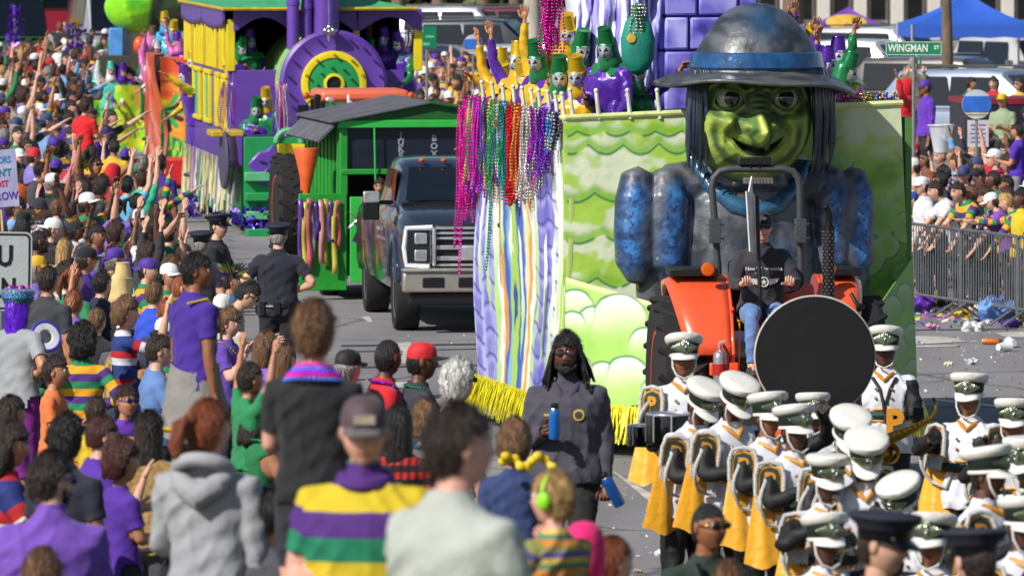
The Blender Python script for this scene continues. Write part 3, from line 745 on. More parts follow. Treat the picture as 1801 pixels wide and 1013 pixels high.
def back_art(x, y):
 n = fbm(x/70, y/60, 2); n2 = fbm(x/18, y/18, 9)
 col = mixc(C('#a4cf48'), C('#d0e284'), sst(.3, .75, n+.15*(n2-.5)))
 for k, (yb, amp, wd) in enumerate([(236, 8, 46), (268, 17, 62), (352, 18, 70), (424, 16, 84), (500, 16, 70), (590, 18, 64), (680, 16, 70)][::-1]):
  ph = [10, 40, 0, 33, 5, 20, 44][k]
  e = yb+amp*np.abs(np.sin((x+ph)/wd*math.pi))-amp+8*(fbm(x/40, x*0+k, k)-.5)
  d = y-e; ab = d < 0
  body = mixc(C('#acd452'), C('#dfe8c8'), sst(.40, .56, fbm((x+ph*3)/46, (y+k*91)/34, 20+k))*sst(0, -14, d))
  body = mixc(body, C('#82bc34'), gau(d+9, 9)*.8)
  m_ = np.where(ab, 1., 0.)*(1. if k > 0 else 1.)
  right = x > 1420
  col = np.where(((d < 0) & (d > -95) & ~right)[:, None], body, col)
  ln = gau(d, 2.4)*sst(.22, .38, fbm(x/33, x*0+k*7., 31))
  col = mixc(col, LINEG, ln*(~right)*(x > 997))
 base = mixc(C('#649c34'), C('#a2c85a'), sst(.3, .7, fbm(x/50, y/50, 4)))  # right part painted a darker green, standing in for the shadow there
 rr = random.Random(4); cs = [(rr.uniform(1440, 1620), yy+rr.uniform(-8, 8), rr.uniform(20, 34)) for yy in range(200, 660, 26)]
 for cx, cy, r in cs:
  d = np.hypot(x-cx, y-cy)-r; c2 = mixc(C('#8ab850'), C('#bccfa4'), sst(-r*.9, 0, d)*.9*(fbm(x/20, y/20, 6)))
  base = mixc(base, c2, sst(1, -1, d)*.85); base = mixc(base, C('#2a5a2a'), gau(d, 1.7)*(y > cy+r*.2)*.8)
 t = sst(.35, .65, fbm(x/60, y/45, 12))
 hi = mixc(C('#b7cf66'), C('#ced9b0'), t)
 base = mixc(base, hi, (sst(1460, 1500, x)*sst(300, 250, y)))  # upper right corner painted lighter, as the sunlit part beyond that shadow
 col = mixc(col, base, sst(1415, 1425, x))
 col = mixc(col, C('#d8e29a'), sst(7, 4, y-(208-(x-993)*.042))*.8)
 return col
art_panel('back_panel', f1, ((993, 208), (1585, 183), (1608, 668), (991, 712)), (0, 0, 0, 0), back_art, 330, 270, fx, fz, (0, .06, 0))
def apL(x, y):
 col = mixc(C('#b4d878'), C('#93c650'), fbm(x/50, y/60, 7)); col = mixc(col, C('#dcefa0'), sst(8, 2, y-(487+(x-993)*.29)))
 return clouds_up(x, y, col, [(1006, 530, 26), (1035, 556, 24), (1073, 549, 40), (1150, 565, 27), (1112, 590, 24), (1002, 560, 18), (1048, 650, 22), (1084, 648, 31), (1126, 672, 20), (1152, 628, 20), (1010, 640, 20)])
def apR(x, y):
 col = mixc(C('#5f9c3a'), C('#90c254'), fbm(x/50, y/60, 8))
 return clouds_up(x, y, col, [(1580, 520, 24), (1545, 540, 26), (1596, 590, 22), (1560, 610, 26), (1598, 650, 20), (1545, 655, 18)], C('#a9c08e'), C('#4c8a2c'), 1.8)
art_panel('left_apron_panel', f1, ((993, 483), (1186, 541), (1170, 690), (991, 717)), (-.08, -1.0, -1.0, -.08), apL, 170, 150, fx, fz, (0, .05, 0))
art_panel('right_apron_panel', f1, ((1500, 540), (1604, 452), (1612, 668), (1516, 690)), (-1.0, -.08, -.08, -1.0), apR, 90, 150, fx, fz, (0, .05, 0))
SL = 5.0
def side_art(u, v):
 px = 993-158*u; z = v; y = (1-v)*480
 w_ = px+(fbm(px/9, y/55, 3)-.5)*9+(fbm(px/5, y/22, 8)-.5)*3
 stops = [(835, '#c9cdf2'), (842, '#7f7fd0'), (850, '#b9bce8'), (858, '#8a87d2'), (869, '#a9a9e0'), (875, '#b6dc86'), (881, '#eef0ea'), (886, '#dd9a3a'), (891, '#3f67bd'), (899, '#8fb8d0'), (906, '#a8cf58'), (913, '#3f5fb5'), (919, '#4a70c0'),
    (925, '#efe0c0'), (930, '#e8a43a'), (934, '#f0f2ea'), (940, '#b8db90'), (947, '#8580d0'), (957, '#6c69c4'), (966, '#8d8ad8'), (974, '#e8eedc'), (982, '#f2f5ee'), (988, '#aed568'), (993, '#c8e27c')]
 xs = np.array([s_[0] for s_ in stops]); cs = np.array([C(s_[1]) for s_ in stops]); idx = np.clip(np.searchsorted(xs, w_)-1, 0, len(xs)-2)
 t = (w_-xs[idx])/(xs[idx+1]-xs[idx]); t = sst(.25, .75, t); col = cs[idx]*(1-t)[:, None]+cs[idx+1]*t[:, None]
 for lo, hi, ph in ((836, 850, 0), (853, 872, 20), (938, 975, 8)):
  inb = sst(lo-2, lo+1, w_)*sst(hi+2, hi-1, w_); yy = (y+ph+6*np.sin(w_/4)) % 44
  col = mixc(col, C('#3d3a86'), inb*gau(yy-4, 3.0)*.85); col = mixc(col, C('#b4b2ee'), inb*gau(yy-14, 6)*.6)
  col = mixc(col, C('#504da0'), inb*sst(.6, .8, fbm(w_/1.6, y/40, 17))*.6)
 for k in range(11):
  cx = 848+k*13.3; ln = 90+230*vnoise(np.array([k*1.7]), np.array([.3]), 5)[0]; top = 60+200*vnoise(np.array([k*2.3]), np.array([4.]), 6)[0]
  d = np.abs(w_-cx)-2.6*sst(top+ln, top+ln-60, y)*sst(top-30, top, y)*1.0
  col = mixc(col, mixc(C('#f4f7f0'), C('#b5df6c'), sst(top, top+ln, y)), sst(.7, -.7, d)*(sst(top+ln, top+ln-6, y)*sst(top-30, top-20, y))*.9)
 dd = np.hypot((w_-903)/6, (y-330)/95); col = mixc(col, mixc(C('#a8cf58'), C('#3d4f9c'), sst(.55, .3, dd)), sst(1.05, .9, dd))
 dk = np.hypot((w_-957)/5, (y-330)/70); col = mixc(col, C('#39445a'), sst(1.0, .7, dk)*.75)
 return col
def side_pos(u, v):
 y = .0+SL*u; x = -1.672+.02*v-.03*np.sin(v*7+u*5)*(v < .9); z = .36+(3.13-.36)*v-.03*np.sin(u*9)*(1-v)
 return np.stack([x, y, z], 1)
sheet('side_panel', side_pos, side_art, 190, 230, PAINTED, f1, (.05, 0, 0))
mbx = MB(); mbx.box((.03, SL/2+.05, 1.35), (3.2, SL-.1, 1.9)); mbx.build('deck_box', mat('float_timber', '#3a3a2c', .9), f1)
mbx = MB(); mbx.box((1.66, SL/2, 1.9), (.06, SL, 2.5)); mbx.build('far_side_panel', mat('float_side_green', '#4e7e3a', .6), f1)
mbx = MB(); mbx.box((0, SL, 1.9), (3.3, .06, 2.5)); mbx.build('rear_panel', mat('float_side_green', '#4e7e3a', .6), f1)
for wx in (-1.1, 1.1):
 q = MB(); q.cyl((wx-.12, 3.9, .40), (wx+.12, 3.9, .40), .40, n=20); q.build('wheel', mat('tyre', '#161616', .85), f1)
q = MB(); q.limb([(-1.67, 0, 3.165), (1.60, 0, 3.29)], .028, 8); q.limb([(-1.67, -.005, 3.165), (-1.67, SL, 3.15)], .028, 8); q.build('top_rail', mat('rail_cream', '#cdd890', .5), f1)
def fringe(parent, path, z0, z1, m, dens=60, name='fringe_skirt', w0=.03, seed=1):
 rr = random.Random(seed); q = MB()
 for (a, b) in zip(path[:-1], path[1:]):
  a = Vector(a); b = Vector(b); L_ = (b-a).length; d = (b-a).normalized(); nrm = Vector((d.y, -d.x, 0)); n = int(L_*dens)
  for layer in range(3):
   for i in range(n):
    p = a+d*(L_*(i+rr.random())/n)+nrm*(.01+.03*layer+rr.uniform(0, .02)); w_ = w0*rr.uniform(.4, 1.1); lean = rr.uniform(-.06, .06); out = rr.uniform(.01, .10)
    zt = z0+rr.uniform(-.02, .02); zb = z1+rr.uniform(-.06, .08)
    T = Vector((0, 0, 1)); pm = p+nrm*out*.6+d*lean*.5
    q.add([p+T*zt-d*w_/2, p+T*zt+d*w_/2, pm+T*(zt+zb)/2+d*w_/2+nrm*rr.uniform(-.01, .01), pm+T*(zt+zb)/2-d*w_/2, p+nrm*out+d*lean+T*zb+d*w_/3, p+nrm*out+d*lean+T*zb-d*w_/3], [(0, 1, 2, 3), (3, 2, 4, 5)])
 o = q.build(name, m, parent, smooth=None); o['kind'] = 'stuff'; return o
YEL = mat('yellow_tinsel', '#d9cf18', .38, .1, .30, 12, .4, 30)
fringe(f1, [(-1.70, SL, 0), (-1.70, -.02, 0), (-.72, -1.03, 0), (1.2, -1.03, 0), (1.72, -.02, 0), (1.75, SL, 0)], .46, .16, YEL, 75)
PEG = mat('peg_white', '#c9cdb8', .5)
pegs = [(fx(px), -.0, 3.17) for px in (1053, 1108, 1160)]+[(-1.66, yy, 3.14) for yy in (0.05, .4, .8, 1.3, 1.7, 2.2, 2.7, 3.3, 3.9, 4.5)]+[(fx(px), .02, 3.18) for px in (1008, 1400+70)]
for i, p in enumerate(pegs):
 q = MB(); q.cyl((p[0], p[1], p[2]-.02), (p[0]-.03, p[1], p[2]+.25), .022, .018, 8); q.sph((p[0]-.03, p[1], p[2]+.25), .024, 8, 6); q.build('bead_hook', PEG, f1)
def tri_mat(name, a, b, c, sc=3.0, rough=.55, bump=.2):
 m = bpy.data.materials.new(name); m.use_nodes = True; n = m.node_tree; L = n.links; bs = n.nodes['Principled BSDF']; bs.inputs['Roughness'].default_value = rough
 tc = n.nodes.new('ShaderNodeTexCoord'); nz = n.nodes.new('ShaderNodeTexNoise'); nz.inputs['Scale'].default_value = sc; nz.inputs['Detail'].default_value = 2; L.new(tc.outputs['Object'], nz.inputs[0])
 cr = n.nodes.new('ShaderNodeValToRGB'); e = cr.color_ramp.elements; e.new(.5)
 for i, (p_, c_) in enumerate(((.36, a), (.5, b), (.64, c))): e[i].position = p_; e[i].color = lin(c_)+(1,)
 L.new(nz.outputs['Fac'], cr.inputs[0]); L.new(cr.outputs[0], bs.inputs['Base Color'])
 bp = n.nodes.new('ShaderNodeBump'); bp.inputs['Strength'].default_value = bump; L.new(nz.outputs['Fac'], bp.inputs['Height']); L.new(bp.outputs[0], bs.inputs['Normal']); return m
ST1 = tri_mat('castle_stone_violet', '#5d54b8', '#8a84dc', '#b4b0f4', 3.2); ST2 = tri_mat('castle_stone_lavender', '#6f69c8', '#9a94e4', '#c9c8fa', 2.4); ST3 = tri_mat('castle_stone_deep', '#3f3894', '#6a62c4', '#8f8ae0', 4.0)
MORT = mat('castle_mortar', '#4a4496', .8)
TY0 = 2.0; TX0, TX1 = fxy(1176, TY0), fxy(1340, TY0)
q = MB(); q.box(((TX0+TX1)/2, TY0+.75, 3.4), (TX1-TX0, 1.5, 2.4)); q.build('castle_core', MORT, f1)
rr = random.Random(8); zr = 2.6
while zr < 4.7:
 hh = rr.uniform(.26, .34); x = TX0-.02-rr.uniform(0, .15)
 first = True
 while x < TX1:
  ww = rr.uniform(.26, .42); x0 = max(x, TX0-.02); x1 = min(x+ww, TX1+.02)
  if x1-x0 > .08:
   q = MB(); q.box(((x0+x1)/2, TY0-.01, zr+hh/2), (x1-x0-.022, .10, hh-.022)); o = q.build('stone_block', rr.choice([ST1, ST2, ST1, ST3]), f1, bevel=.022)
  x += ww
 y = TY0
 while y < TY0+1.4:
  ww = rr.uniform(.3, .45); q = MB(); q.box((TX0-.02, y+ww/2, zr+hh/2), (.10, ww-.022, hh-.022)); q.build('stone_block', rr.choice([ST2, ST2, ST1]), f1, bevel=.022); y += ww
 zr += hh
def crag_col(u, v):
 x = u*60; y = v*30; c_ = mixc(C('#5a52b4'), C('#a8a2ee'), sst(.3, .7, fbm(x/3, y/9, 3)))
 c_ = mixc(c_, C('#f0f0fa'), sst(.52, .66, fbm(x/1.3, y/8+x/6, 9))*sst(.1, .5, v)); return mixc(c_, C('#3a3490'), sst(.62, .72, fbm(x/2, y/6, 19))*.8)
def crag_pos(u, v):
 a = u*math.pi; px = 1012+(1192-1012)*u; x = fxy(px, 2.4); z = 2.4+2.2*v*(1+0*u); y = 2.4-.35*np.sin(a)-.22*fbm(u*9, v*5, 2)-.1*fbm(u*24, v*9, 4)
 return np.stack([x+.04*(fbm(v*8, u*3, 8)-.5), y, z-.25*(u < .12)*v], 1)
sheet('rock_crag', crag_pos, crag_col, 90, 90, attr_mat('crag_paint', .5, .1, .2), f1, (0, .6, 0))
wt = thing('witch_figure', 'giant grinning green witch bust in charcoal hat', None, (-.12, 0, 0)); wt.parent = f1
del wt['label']
WY = -.62
NCX = 1314.0
def face_pos_px(u, v):
 Y = 100+(314-100)*(1-v); X = (u*2-1)
 hw = np.interp(Y, [100, 130, 165, 200, 225, 245, 264, 282, 298, 308, 314], [98, 104, 109, 111, 108, 102, 92, 76, 57, 41, 20])
 return NCX+X*hw, Y, X, hw
def face_disp(px, py):
 X = px-NCX; Y = py; A = np.abs(X); g = lambda dx, dy, wx, wy: np.exp(-(dx/wx)**2-(dy/wy)**2)
 d = 58*g(X, Y-226, 17, 19)*np.where(Y > 226, 1, 1)+26*g(X, Y-205, 13, 26)+14*g(X, Y-246, 12, 14)
 for yy in (164, 174, 184, 194): d += 3.5*g(X, Y-yy, 20, 3.2)
 d += 17*g(A-25, Y-214, 9, 10)
 d -= 15*g(A-47, Y-167, 30, 20)
 brow = pld(A, Y, [(12, 152), (24, 154), (42, 141), (62, 137), (80, 148), (90, 168)]); d += 10*gau(brow, 7)
 lid = pld(A, Y, [(22, 170), (33, 152), (50, 147), (66, 155), (74, 172)]); d += 7*gau(lid, 4)
 bag = pld(A, Y, [(25, 178), (40, 190), (58, 190), (72, 178)]); d += 6*gau(bag, 4.5)
 ch = pld(A, Y, [(82, 200), (86, 225), (78, 250), (62, 275)]); d += 16*gau(ch, 12)
 ch2 = pld(A, Y, [(50, 205), (62, 222), (62, 245), (48, 266)]); d += 12*gau(ch2, 9)
 d += 20*g(A-62, Y-205, 22, 15)
 mo = (Y-(258-.0125*X*X)); ins = sst(2, -2, np.abs(mo-1)-(8.5-.0045*X*X))*sst(46, 43, A); d -= 16*ins
 d += 10*gau(mo-16, 7)*sst(60, 40, A) + 7*gau(mo+14, 7)*sst(58, 40, A)
 d += 24*g(X, Y-290, 26, 15); d -= 5*g(X, Y-291, 3, 8)
 return d/FS, ins
def face_pos(u, v):
 px, py, X, hw = face_pos_px(u, v); d, _ = face_disp(px, py)
 y = WY-.46*np.sqrt(np.clip(1-X*X, 0, 1))*(hw/98)**.5-d*np.sqrt(np.clip(1-X**4, 0.02, 1))
 return np.stack([fx(px), y, fz(py)], 1)
def face_col(u, v):  # highlights painted on the ridges, shadows painted into sockets and creases
 px, py, X_, hw = face_pos_px(u, v); X = px-NCX; A = np.abs(X); Y = py; d, ins = face_disp(px, py)
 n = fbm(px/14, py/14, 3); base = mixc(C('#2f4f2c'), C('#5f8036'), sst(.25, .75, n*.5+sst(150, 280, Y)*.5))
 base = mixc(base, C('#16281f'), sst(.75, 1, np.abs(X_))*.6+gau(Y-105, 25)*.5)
 def st(c, w_, pts, a=1., sym=True): nonlocal base; base = mixc(base, C(c), gau(pld(A if sym else X, Y, pts), w_)*a)
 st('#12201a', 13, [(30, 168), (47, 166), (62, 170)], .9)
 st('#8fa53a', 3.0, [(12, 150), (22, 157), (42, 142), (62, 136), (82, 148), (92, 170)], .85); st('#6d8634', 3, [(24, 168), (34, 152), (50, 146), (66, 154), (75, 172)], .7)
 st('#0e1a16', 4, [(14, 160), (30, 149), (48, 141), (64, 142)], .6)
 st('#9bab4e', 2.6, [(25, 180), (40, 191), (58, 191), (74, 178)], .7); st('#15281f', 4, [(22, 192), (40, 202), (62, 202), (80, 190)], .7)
 st('#8ba53e', 9, [(88, 200), (90, 225), (80, 250), (66, 272), (48, 290)], .95); st('#adbd58', 4.5, [(84, 205), (86, 230), (76, 255)], .8)
 st('#1c3526', 6, [(70, 205), (74, 225), (70, 248), (54, 272)], .9)
 st('#a5b444', 6, [(52, 206), (62, 222), (60, 246), (46, 268)], .85)
 st('#88a03a', 13, [(58, 206), (70, 208)], .7)
 st('#94aa48', 7, [(48, 240), (38, 262), (20, 274), (0, 277)], .9); st('#7f983e', 9, [(44, 232), (20, 242), (0, 246)], .75)
 st('#24402a', 5, [(60, 255), (44, 276), (22, 284), (0, 284)], .8)
 st('#9cae46', 14, [(10, 292), (0, 298)], .9); st('#0f1c16', 2.5, [(0, 286), (0, 297)], .5)
 base = mixc(base, C('#5b7a34'), gau(np.hypot(X/16, (Y-215)/26), .8)*.8); st('#9cad48', 6, [(0, 205), (0, 235)], .85); st('#d0d67a', 3, [(-4, 198), (-5, 225)], .9, False)
 st('#8da044', 6, [(24, 212), (28, 216)], .8); st('#10201a', 4, [(13, 222), (18, 232), (10, 248)], .8)
 for yy in (164, 174, 184, 194): st('#0f2019', 2.2, [(18, yy+3), (0, yy), (-18, yy+3)], .7)
 for yy in (169, 179, 189): st('#6f8a3a', 2.2, [(15, yy+2), (0, yy-1)], .7)
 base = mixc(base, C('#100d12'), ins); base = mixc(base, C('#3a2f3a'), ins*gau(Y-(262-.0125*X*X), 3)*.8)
 base = mixc(base, C('#b09a6a'), sst(1.4, .9, np.hypot((X-17)/5, (Y-252)/4.5)))
 return base
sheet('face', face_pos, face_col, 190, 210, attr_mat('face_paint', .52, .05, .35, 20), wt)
q = MB(); q.sph((fx(NCX), WY+.02, fz(175)), (.50, .42, .62), 28, 20); q.build('skull', mat('witch_skull', '#26361f', .5), wt)
for ex in (-46, 48):
 q = MB(); c_ = Vector((fx(NCX+ex), WY-.375, fz(167))); q.sph(c_, (.128, .122, .120), 24, 16); q.build('eyeball', mat('witch_eye_white', '#8f9a7e', .12, 0, .2, coat=.6, bump=0), wt)
 q = MB(); q.sph(c_+Vector((0, -.058, .0)), (.090, .074, .090), 20, 14); q.build('iris', mat('witch_iris', '#15171c', .06, 0, .3, coat=1, bump=0), wt)
 for nm_, tl_, zc in (('upper_lid', 10 if ex < 0 else -10, .52), ('lower_lid', 0, -.74)):
  q = MB(); q.sph((0, 0, 0), (.140, .134, .132), 32, 24); Mr = Matrix.Rotation(rad(tl_), 3, 'Y')
  kf = [f for f in q.f if ((sum(q.v[i][2] for i in f)/len(f)) > zc*.132) == (zc > 0) and (zc > 0 or sum(q.v[i][2] for i in f)/len(f) < zc*.132)]; q2 = MB(); q2.add([c_+Mr @ Vector(v) for v in q.v], kf)
  q2.limb([c_+Mr @ Vector((.142*math.cos(a_)*(1-zc*zc)**.5, -abs(.136*math.sin(a_)*(1-zc*zc)**.5), zc*.132)) for a_ in [math.pi*k_/14 for k_ in range(15)]], .007, 6)
  q2.build(nm_, mat('witch_lid', '#5f7a34' if zc > 0 else '#5f7a34', .4, 0, .3), wt)
def hatcol(V):
 px = 1297+V[:, 0]*182.2; py = gy-V[:, 2]*FS
 c_ = mixc(C('#303338'), C('#55585e'), sst(.3, .7, fbm(px/22, py/16, 4)))
 c_ = mixc(c_, C('#1d4868'), gau(np.hypot((px-1328)/34, (py-34)/30), .95)*.85)
 return c_
crown = [(128, 118.), (116, 112.), (104, 109.), (84, 101.), (64, 91.), (46, 79.), (32, 67.), (20, 53.), (11, 38.), (5, 20.), (3, 1.)]
hx, hy = fx(1329), WY+.02
q = MB(); q.lathe([(r/182.2, fz(py)) for py, r in sum([[crown[i], ((crown[i][0]+crown[i+1][0])/2, (crown[i][1]+crown[i+1][1])/2)] for i in range(len(crown)-1)], [])+[crown[-1]]], 96, (hx, hy, 0), 0, None, 1, .92)
me = q.mesh('hat_crown', [GLOSSY], 60)
V = np.array([v.co for v in me.vertices])
for v in me.vertices:
 k = (v.co.z-fz(120)); v.co.x += -.025*k*k; d_ = .012*noise.noise(v.co*5)+.006*noise.noise(v.co*14); v.co.y -= d_; v.co.x += d_
bm = bmesh.new(); bm.from_mesh(me); bmesh.ops.subdivide_edges(bm, edges=bm.edges, cuts=1, use_grid_fill=True); bm.to_mesh(me); bm.free()
link('hat_crown', paint(me, hatcol, GLOSSY), wt)
q = MB(); q.lathe([(113.5/182.2, fz(118)), (116.5/182.2, fz(114)), (112/182.2, fz(90)), (108.5/182.2, fz(88))], 64, (hx, hy, 0), 0, None, 1, .93); q.build('hat_band', mat('witch_band', '#1d4c7c', .22, .1, .45, 7, .5, 12, coat=.5), wt)
vs = []; nr, na = 10, 72
for j in range(nr):
 t = j/(nr-1)
 for i in range(na):
  a = 2*math.pi*i/na; X = (.56+.375*t)*math.cos(a); Y = (.50+.42*t)*math.sin(a)
  z = -.085*t*max(0, -math.sin(a)) - .135*t*t*abs(math.cos(a))**2.5 - .16*t*max(0, math.sin(a)) + .05*X*(-1)*t + .012*math.sin(5*a)*t
  vs.append((hx-.02+X, hy+Y, fz(120)+z))
fs = [(j*na+i, j*na+(i+1) % na, (j+1)*na+(i+1) % na, (j+1)*na+i) for j in range(nr-1) for i in range(na)]
q = MB(); q.add(vs, fs); q.add([(a, b, c_-.03) for a, b, c_ in vs], [tuple(reversed(f)) for f in fs])
q.limb([Vector(v)-Vector((0, 0, .015)) for v in vs[-na:]+[vs[-na]]], .020, 8)
link('hat_brim', paint(q.mesh('hat_brim', [], 60, False), lambda V: mixc(C('#35373a'), C('#5a5b58'), sst(.3, .7, fbm(V[:, 0]*6, V[:, 1]*6, 3))), GLOSSY), wt)
HB = mat('witch_hair', '#2a3448', .28, 0, .6, 8, .5, 20, coat=.3, stretch=(1, 1, .2)); rr = random.Random(2)
for sx, x0, x1 in ((-1, 1203, 1226), (1, 1420, 1448)):
 for k in range(16):
  px = x0+(x1-x0)*k/15; yy = WY-.34+.09*(k % 3); px2 = px+sx*rr.uniform(-4, 6)
  q = MB(); q.limb([(fx(px-sx*8), yy+.05, fz(120)), (fx(px), yy, fz(150)), (fx(px2), yy-.01, fz(200)), (fx(px2+rr.uniform(-3, 3)), yy+.02, fz(245)), (fx(px2-sx*2), yy+.06, fz(rr.uniform(272, 300)))], [.024, .027, .025, .022, .008], 8); q.build('hair_strand', HB, wt)
for sx in (-1, 1):
 q = MB(); q.sph((fx(NCX+sx*100), WY-.10, fz(222)), (.035, .05, .085), 12, 8); q.build('ear', mat('witch_ear', '#8fa03c', .35, 0, .3), wt)
q = MB(); P3 = lambda px, y, py: Vector((fx(px), y, fz(py)))
q.limb([P3(1322, -.30, 300), P3(1322, -.38, 360), P3(1322, -.42, 430), P3(1322, -.38, 520), P3(1322, -.30, 600)], [.42, .60, .64, .66, .6], 28, flat=((0, 1, 0), .62))
q.limb([P3(1322, -.40, 285), P3(1322, -.45, 330)], [.34, .40], 20)
for a in ((1123, 1177), (1511, 1469)):
 for j, px in enumerate(a):
  r = (.20, .215)[j] if a[0] < 1300 else (.165, .185)[j]
  q.limb([P3(px+(6 if px < 1300 else -6), -.38, 303), P3(px, -.46, 345), P3(px-2, -.48, 400), P3(px, -.46, 452), P3(px+(8 if px < 1300 else -4), -.42, 482)], [r*.80, r, r*1.02, r*.98, r*.62], 18)
 cx = (a[0]+a[1])/2
 q.limb([P3(cx+12, -.36, 470), P3(cx+14, -.30, 520), P3(cx+20, -.26, 560)], [.20, .19, .13], 14)
 q.limb([P3(a[1], -.36, 315), P3(1322, -.34, 318)], [.17, .30], 14)
me = grow(q, .019, 3)
def bodycol(V):
 px = 1297+V[:, 0]*182.2; py = gy-V[:, 2]*FS
 c_ = mixc(C('#2c2f35'), C('#5d6066'), sst(.3, .7, fbm(px/26, py/26, 4)))
 lobes = 0
 for cx, w_ in ((1112, 20), (1184, 20), (1465, 13), (1518, 14)): lobes = np.maximum(lobes, gau(px-cx+4*np.sin(py/30), w_*1.15)*sst(300, 340, py)*sst(490, 455, py))
 tor = gau((px-1350)/62, 1)*sst(400, 470, py)*(V[:, 1] < -.7)*.8
 b = np.clip(lobes+tor*.9, 0, 1)*sst(.2, .55, fbm(px/22, py/30, 9)+.25)
 c_ = mixc(c_, mixc(C('#17457e'), C('#3a7fc8'), sst(.3, .7, fbm(px/12, py/12, 13))), b*.9)
 vx = fbm(px/9, py/9, 21, 2); cr = gau(vx-.5, .020)+gau(fbm(px/11, py/8, 27, 2)-.48, .018)
 c_ = mixc(c_, C('#0a1020'), np.clip(cr, 0, 1)*b*.9)
 fl = sst(.955, .97, vnoise((px+py*.5)/2.0, (py-px*.4)/6.5, 33))*(b > .12); return mixc(c_, C('#8fc8d0'), fl*.7)
link('body', paint(me, bodycol, GLOSSY), wt)
q = MB(); q.limb([P3(1222, -.42, 272), P3(1248, -.60, 320), P3(1285, -.72, 354), P3(1322, -.76, 366), P3(1362, -.72, 354), P3(1400, -.60, 322), P3(1424, -.42, 285)], [.05, .075, .085, .085, .085, .075, .05], 12)
q.build('scarf', mat('witch_scarf', '#2c5876', .25, .1, .5, 7, .6, 14, coat=.5), wt)
# ================================================================ ground
ASPH = tri_mat('asphalt_mix', '#6a6866', '#7a7876', '#858280', 1.2, .9, .12)
def asphalt(name, base='#77747a', v=.16):
 m = bpy.data.materials.new(name); m.use_nodes = True; n = m.node_tree; L = n.links; bs = n.nodes['Principled BSDF']; bs.inputs['Roughness'].default_value = .92
 tc = n.nodes.new('ShaderNodeTexCoord'); a = n.nodes.new('ShaderNodeTexNoise'); a.inputs['Scale'].default_value = .35; a.inputs['Detail'].default_value = 6
 b = n.nodes.new('ShaderNodeTexNoise'); b.inputs['Scale'].default_value = 60; b.inputs['Detail'].default_value = 2
 mp = n.nodes.new('ShaderNodeMapping'); mp.inputs['Scale'].default_value = (1, .22, 1); mp.inputs['Rotation'].default_value = (0, 0, rad(-9))
 L.new(tc.outputs['Object'], mp.inputs[0]); L.new(mp.outputs[0], a.inputs[0]); L.new(tc.outputs['Object'], b.inputs[0])
 ad = n.nodes.new('ShaderNodeMath'); ad.operation = 'MULTIPLY_ADD'; ad.inputs[1].default_value = .55; L.new(b.outputs['Fac'], ad.inputs[0]); L.new(a.outputs['Fac'], ad.inputs[2])
 cr = n.nodes.new('ShaderNodeValToRGB'); c = lin(base); e = cr.color_ramp.elements
 e[0].position = .5; e[0].color = tuple(x*(1-v) for x in c)+(1,); e[1].position = 1.05 if False else 1.0; e[1].color = tuple(x*(1+v) for x in c)+(1,)
 L.new(ad.outputs[0], cr.inputs[0]); L.new(cr.outputs[0], bs.inputs['Base Color'])
 vo = n.nodes.new('ShaderNodeTexVoronoi'); vo.feature = 'DISTANCE_TO_EDGE'; vo.inputs['Scale'].default_value = .33
 wn = n.nodes.new('ShaderNodeTexNoise'); wn.inputs['Scale'].default_value = 1.5; wn.inputs['Detail'].default_value = 5; L.new(tc.outputs['Object'], wn.inputs[0])
 mxv = n.nodes.new('ShaderNodeMix'); mxv.data_type = 'VECTOR'; mxv.inputs['Factor'].default_value = .35; L.new(tc.outputs['Object'], mxv.inputs['A']); L.new(wn.outputs['Color'], mxv.inputs['B']); L.new(mxv.outputs['Result'], vo.inputs['Vector'])
 cm = n.nodes.new('ShaderNodeMapRange'); cm.inputs['From Min'].default_value = .0; cm.inputs['From Max'].default_value = .018; cm.inputs['To Min'].default_value = .45; L.new(vo.outputs['Distance'], cm.inputs['Value'])
 st_ = n.nodes.new('ShaderNodeTexNoise'); st_.inputs['Scale'].default_value = .9; st_.inputs['Detail'].default_value = 4; L.new(mp.outputs[0], st_.inputs[0])
 sm_ = n.nodes.new('ShaderNodeMapRange'); sm_.inputs['From Min'].default_value = .35; sm_.inputs['From Max'].default_value = .6; sm_.inputs['To Min'].default_value = .78; L.new(st_.outputs['Fac'], sm_.inputs['Value'])
 ml = n.nodes.new('ShaderNodeMath'); ml.operation = 'MULTIPLY'; L.new(cm.outputs[0], ml.inputs[0]); L.new(sm_.outputs[0], ml.inputs[1])
 vs_ = n.nodes.new('ShaderNodeVectorMath'); vs_.operation = 'SCALE'; L.new(cr.outputs[0], vs_.inputs[0]); L.new(ml.outputs[0], vs_.inputs['Scale']); L.new(vs_.outputs[0], bs.inputs['Base Color'])
 bp = n.nodes.new('ShaderNodeBump'); bp.inputs['Strength'].default_value = .3; bp.inputs['Distance'].default_value = .01; L.new(b.outputs['Fac'], bp.inputs['Height']); L.new(bp.outputs[0], bs.inputs['Normal']); return m
SUPPORT = []     # (x, y, z) feet that need raised ground near the camera (filled later)
STREETM = asphalt('asphalt', '#807d7e')
SU = Vector((-math.sin(rad(9.5)), math.cos(rad(9.5)), 0)); SN = Vector((SU.y, -SU.x, 0))   # street direction, and its right-hand normal
